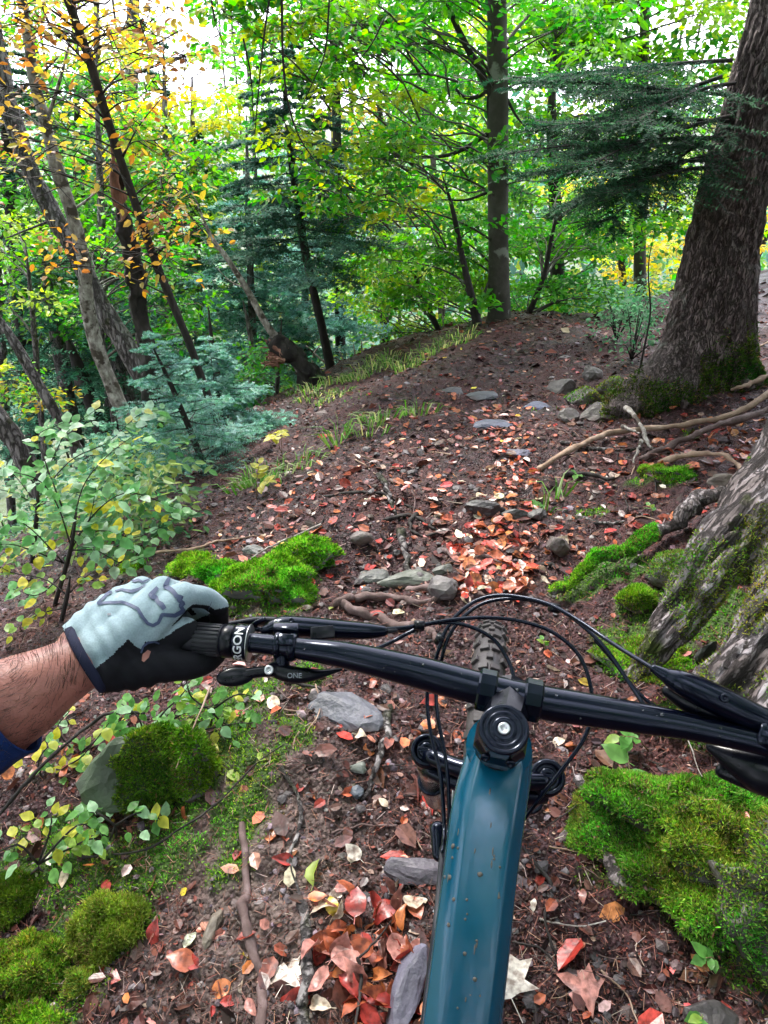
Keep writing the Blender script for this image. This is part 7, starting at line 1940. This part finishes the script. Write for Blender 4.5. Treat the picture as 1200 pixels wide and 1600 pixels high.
def surface_ribbon(pts, w, mat, name, bvh, off=.0006, zoom=None, closed=False, thick=.0004, parent=None):
    """a band that follows the surface: pts are photograph pixels (or zoomed ones)"""
    q = np.array(pts, float)
    if zoom: q = q / zoom[0] + np.array(zoom[1])
    W = np.broadcast_to(np.asarray(w, float), (len(q),))
    seglen = np.linalg.norm(np.diff(q, axis=0), axis=1); cum = np.concatenate([[0], np.cumsum(seglen)])
    n = max(3, int(cum[-1] / 1.3)); t = np.linspace(0, cum[-1], n)
    X = np.stack([np.interp(t, cum, q[:, 0]), np.interp(t, cum, q[:, 1])], -1); ww = np.interp(t, cum, W)
    T = nrm(np.gradient(X, axis=0)); Sd = np.stack([-T[:, 1], T[:, 0]], -1)
    rows, ok = [], []
    for i in range(n):
        r = []
        for k in (-.5, 0, .5):
            p, nn = hit(bvh, *(X[i] + Sd[i] * ww[i] * k))
            if p is None: break
            if nn @ (np.array([0, 0, CAM_H]) - p) < 0: nn = -nn
            r.append(p + nn * off)
        rows.append(r)
    m = MB(); Vv, Ff = [], []
    for i in range(n - 1):
        if len(rows[i]) == 3 and len(rows[i + 1]) == 3 and np.linalg.norm(rows[i][1] - rows[i + 1][1]) < .01:
            b = len(Vv); Vv += rows[i] + rows[i + 1]; Ff += [(b, b + 1, b + 4, b + 3), (b + 1, b + 2, b + 5, b + 4)]
    if Vv: m.add(Vv, np.array(Ff)); return m.obj(name, MAT[mat], parent)
zc = (4, (80, 880))
surface_ribbon([(640, 88), (605, 105), (570, 122), (545, 108), (522, 117), (495, 105), (440, 125), (400, 150), (378, 166), (372, 186), (345, 200), (325, 222), (292, 256), (360, 250), (440, 246), (490, 262), (540, 287), (570, 340), (600, 378), (635, 390), (668, 372), (682, 345), (692, 322), (770, 326), (815, 300), (822, 280)], [1.2, 2, 3, 4, 4, 4, 4, 4, 4, 5, 4, 4, 4, 4, 4.4, 5, 5, 5, 5, 5, 5, 5, 5.5, 6, 7, 7], 'logo', 'logo', gb, .0012, zc, parent=GL)
surface_ribbon([(742, 85), (725, 115), (712, 148), (742, 162), (765, 180), (785, 210), (815, 212), (795, 232), (825, 250), (805, 265), (822, 290)], [4, 6, 8, 7, 7, 7, 6, 7, 6, 7, 5], 'logo', 'logo', gb, .0012, zc, parent=GL)
surface_ribbon([(400, 178), (440, 168), (500, 180), (545, 166), (592, 136)], [2, 3.5, 5, 4, 2], 'logo', 'logo', gb, .0012, zc, parent=GL)
surface_ribbon([(664, 154), (622, 205), (655, 222), (668, 245), (692, 262), (708, 288)], [5, 9, 8, 6, 8, 7], 'logo', 'logo', gb, .0012, zc, parent=GL)
# cuff band and velcro tab
surface_ribbon([(560, 560), (570, 520), (600, 495), (640, 488), (672, 500)], [2.5, 3, 3.5, 3, 2.5], 'logo', 'seam', gb, .0012, zc, parent=GL)
surface_ribbon([(610, 548), (590, 580), (572, 615)], [6, 11, 4], 'skin', 'wrist_opening', gb, .0008, zc, parent=GL)
surface_ribbon([(395, 570), (470, 500), (520, 545)], [2, 3, 2], 'glove_black', 'strap_edge', gb, .0016, zc, parent=GL)
surface_ribbon([(352, 322), (372, 322)], [3.5, 3], 'grey_print', 'mud_spot', gb, .0010, zc, parent=GL)
surface_ribbon([(980, 330), (985, 280), (1000, 240)], [.8, 1.0, .6], 'logo', 'seam', gb, .0009, zc, parent=GL)
# cuff ring
m = MB(); e1 = nrm(np.cross(armd, np.array([0, 0, 1.]))); e2 = nrm(np.cross(armd, e1)); th = np.linspace(0, 2 * np.pi, 73)
ringp = []
for t in th:
    d = math.cos(t) * e1 + math.sin(t) * e2
    h = body_bvh.ray_cast(Vector(cuff_c - d * 0 + armd * .002 + d * .09), Vector(-d)); ringp.append(np.array(h[0]) + d * .0028 if h[0] is not None else cuff_c + d * .032)
ringp = np.array(ringp[:-1]); ringp = np.array([ringp[(np.arange(i - 3, i + 4)) % 72].mean(0) for i in range(72)])
nr = 72; Vr = []
for k, (a_, o_) in enumerate([(-.007, .0005), (-.0055, .0030), (.001, .0034), (.0030, .0015), (.0030, -.002)]):
    c = ringp.mean(0); Vr.append(ringp + armd * a_ + nrm(ringp - c) * o_)
i, j = np.meshgrid(np.arange(4), np.arange(nr), indexing='ij'); j2 = (j + 1) % nr
m.add(np.concatenate(Vr), np.stack([i * nr + j, i * nr + j2, (i + 1) * nr + j2, (i + 1) * nr + j], -1).reshape(-1, 4)); m.obj('cuff', MAT['cuff'], GL)
# sleeve
m = MB(); sp = [PZ(16, 1100, .736), PZ(-20, 1120, .733), PZ(-60, 1145, .73), PZ(-150, 1205, .73), PZ(-270, 1282, .735)]
q = spline(np.column_stack([sp, [.0525, .054, .0555, .057, .058]]), 40); V, Fl = tube_arrays(q[:, :3], q[:, 3], 48, '')
V = V + nrm(V - q[20, :3]) * (.0028 * fbm3(V, 18, 6, 3))[:, None]; m.add(V, Fl); SL = m.obj('sleeve', MAT['sleeve'], PER); so = SL.modifiers.new('cloth_thickness', 'SOLIDIFY'); so.thickness = .0018
m = MB(); tube(m, np.vstack([V[:48], V[:1]]), .0016, 6, 'flat'); m.obj('hem', MAT['sleeve'], SL)
# arm hair
P, Nn = sample_surface(BV_, BF_, 15000, lambda P, N_: (((P - cuff_c) @ armd > .006) & ((P - cuff_c) @ armd < .2)) * (N_[:, 2] > -.5) * .5)
m = MB(); n = len(P); sw = np.stack([fbm3(P, 14, k, 2) for k in (1, 2, 3)], -1)
d = nrm(-armd * .0 + np.cross(armd, Nn) * .6 + armd * (-.5) + Nn * .30 + sw * .8); d2 = nrm(d + Nn * -.35 + R.normal(0, .35, (n, 3))); l = R.uniform(.008, .022, (n, 1))
p1 = P + d * l * .5; p2 = p1 + d2 * l * .5
sticks(m, P, p1, .00017, .00014, (1, 1, 1)); sticks(m, p1, p2, .00014, .00006, (1, 1, 1)); o = m.obj('arm_hair', MAT['hair'], PER); o['kind'] = 'stuff'
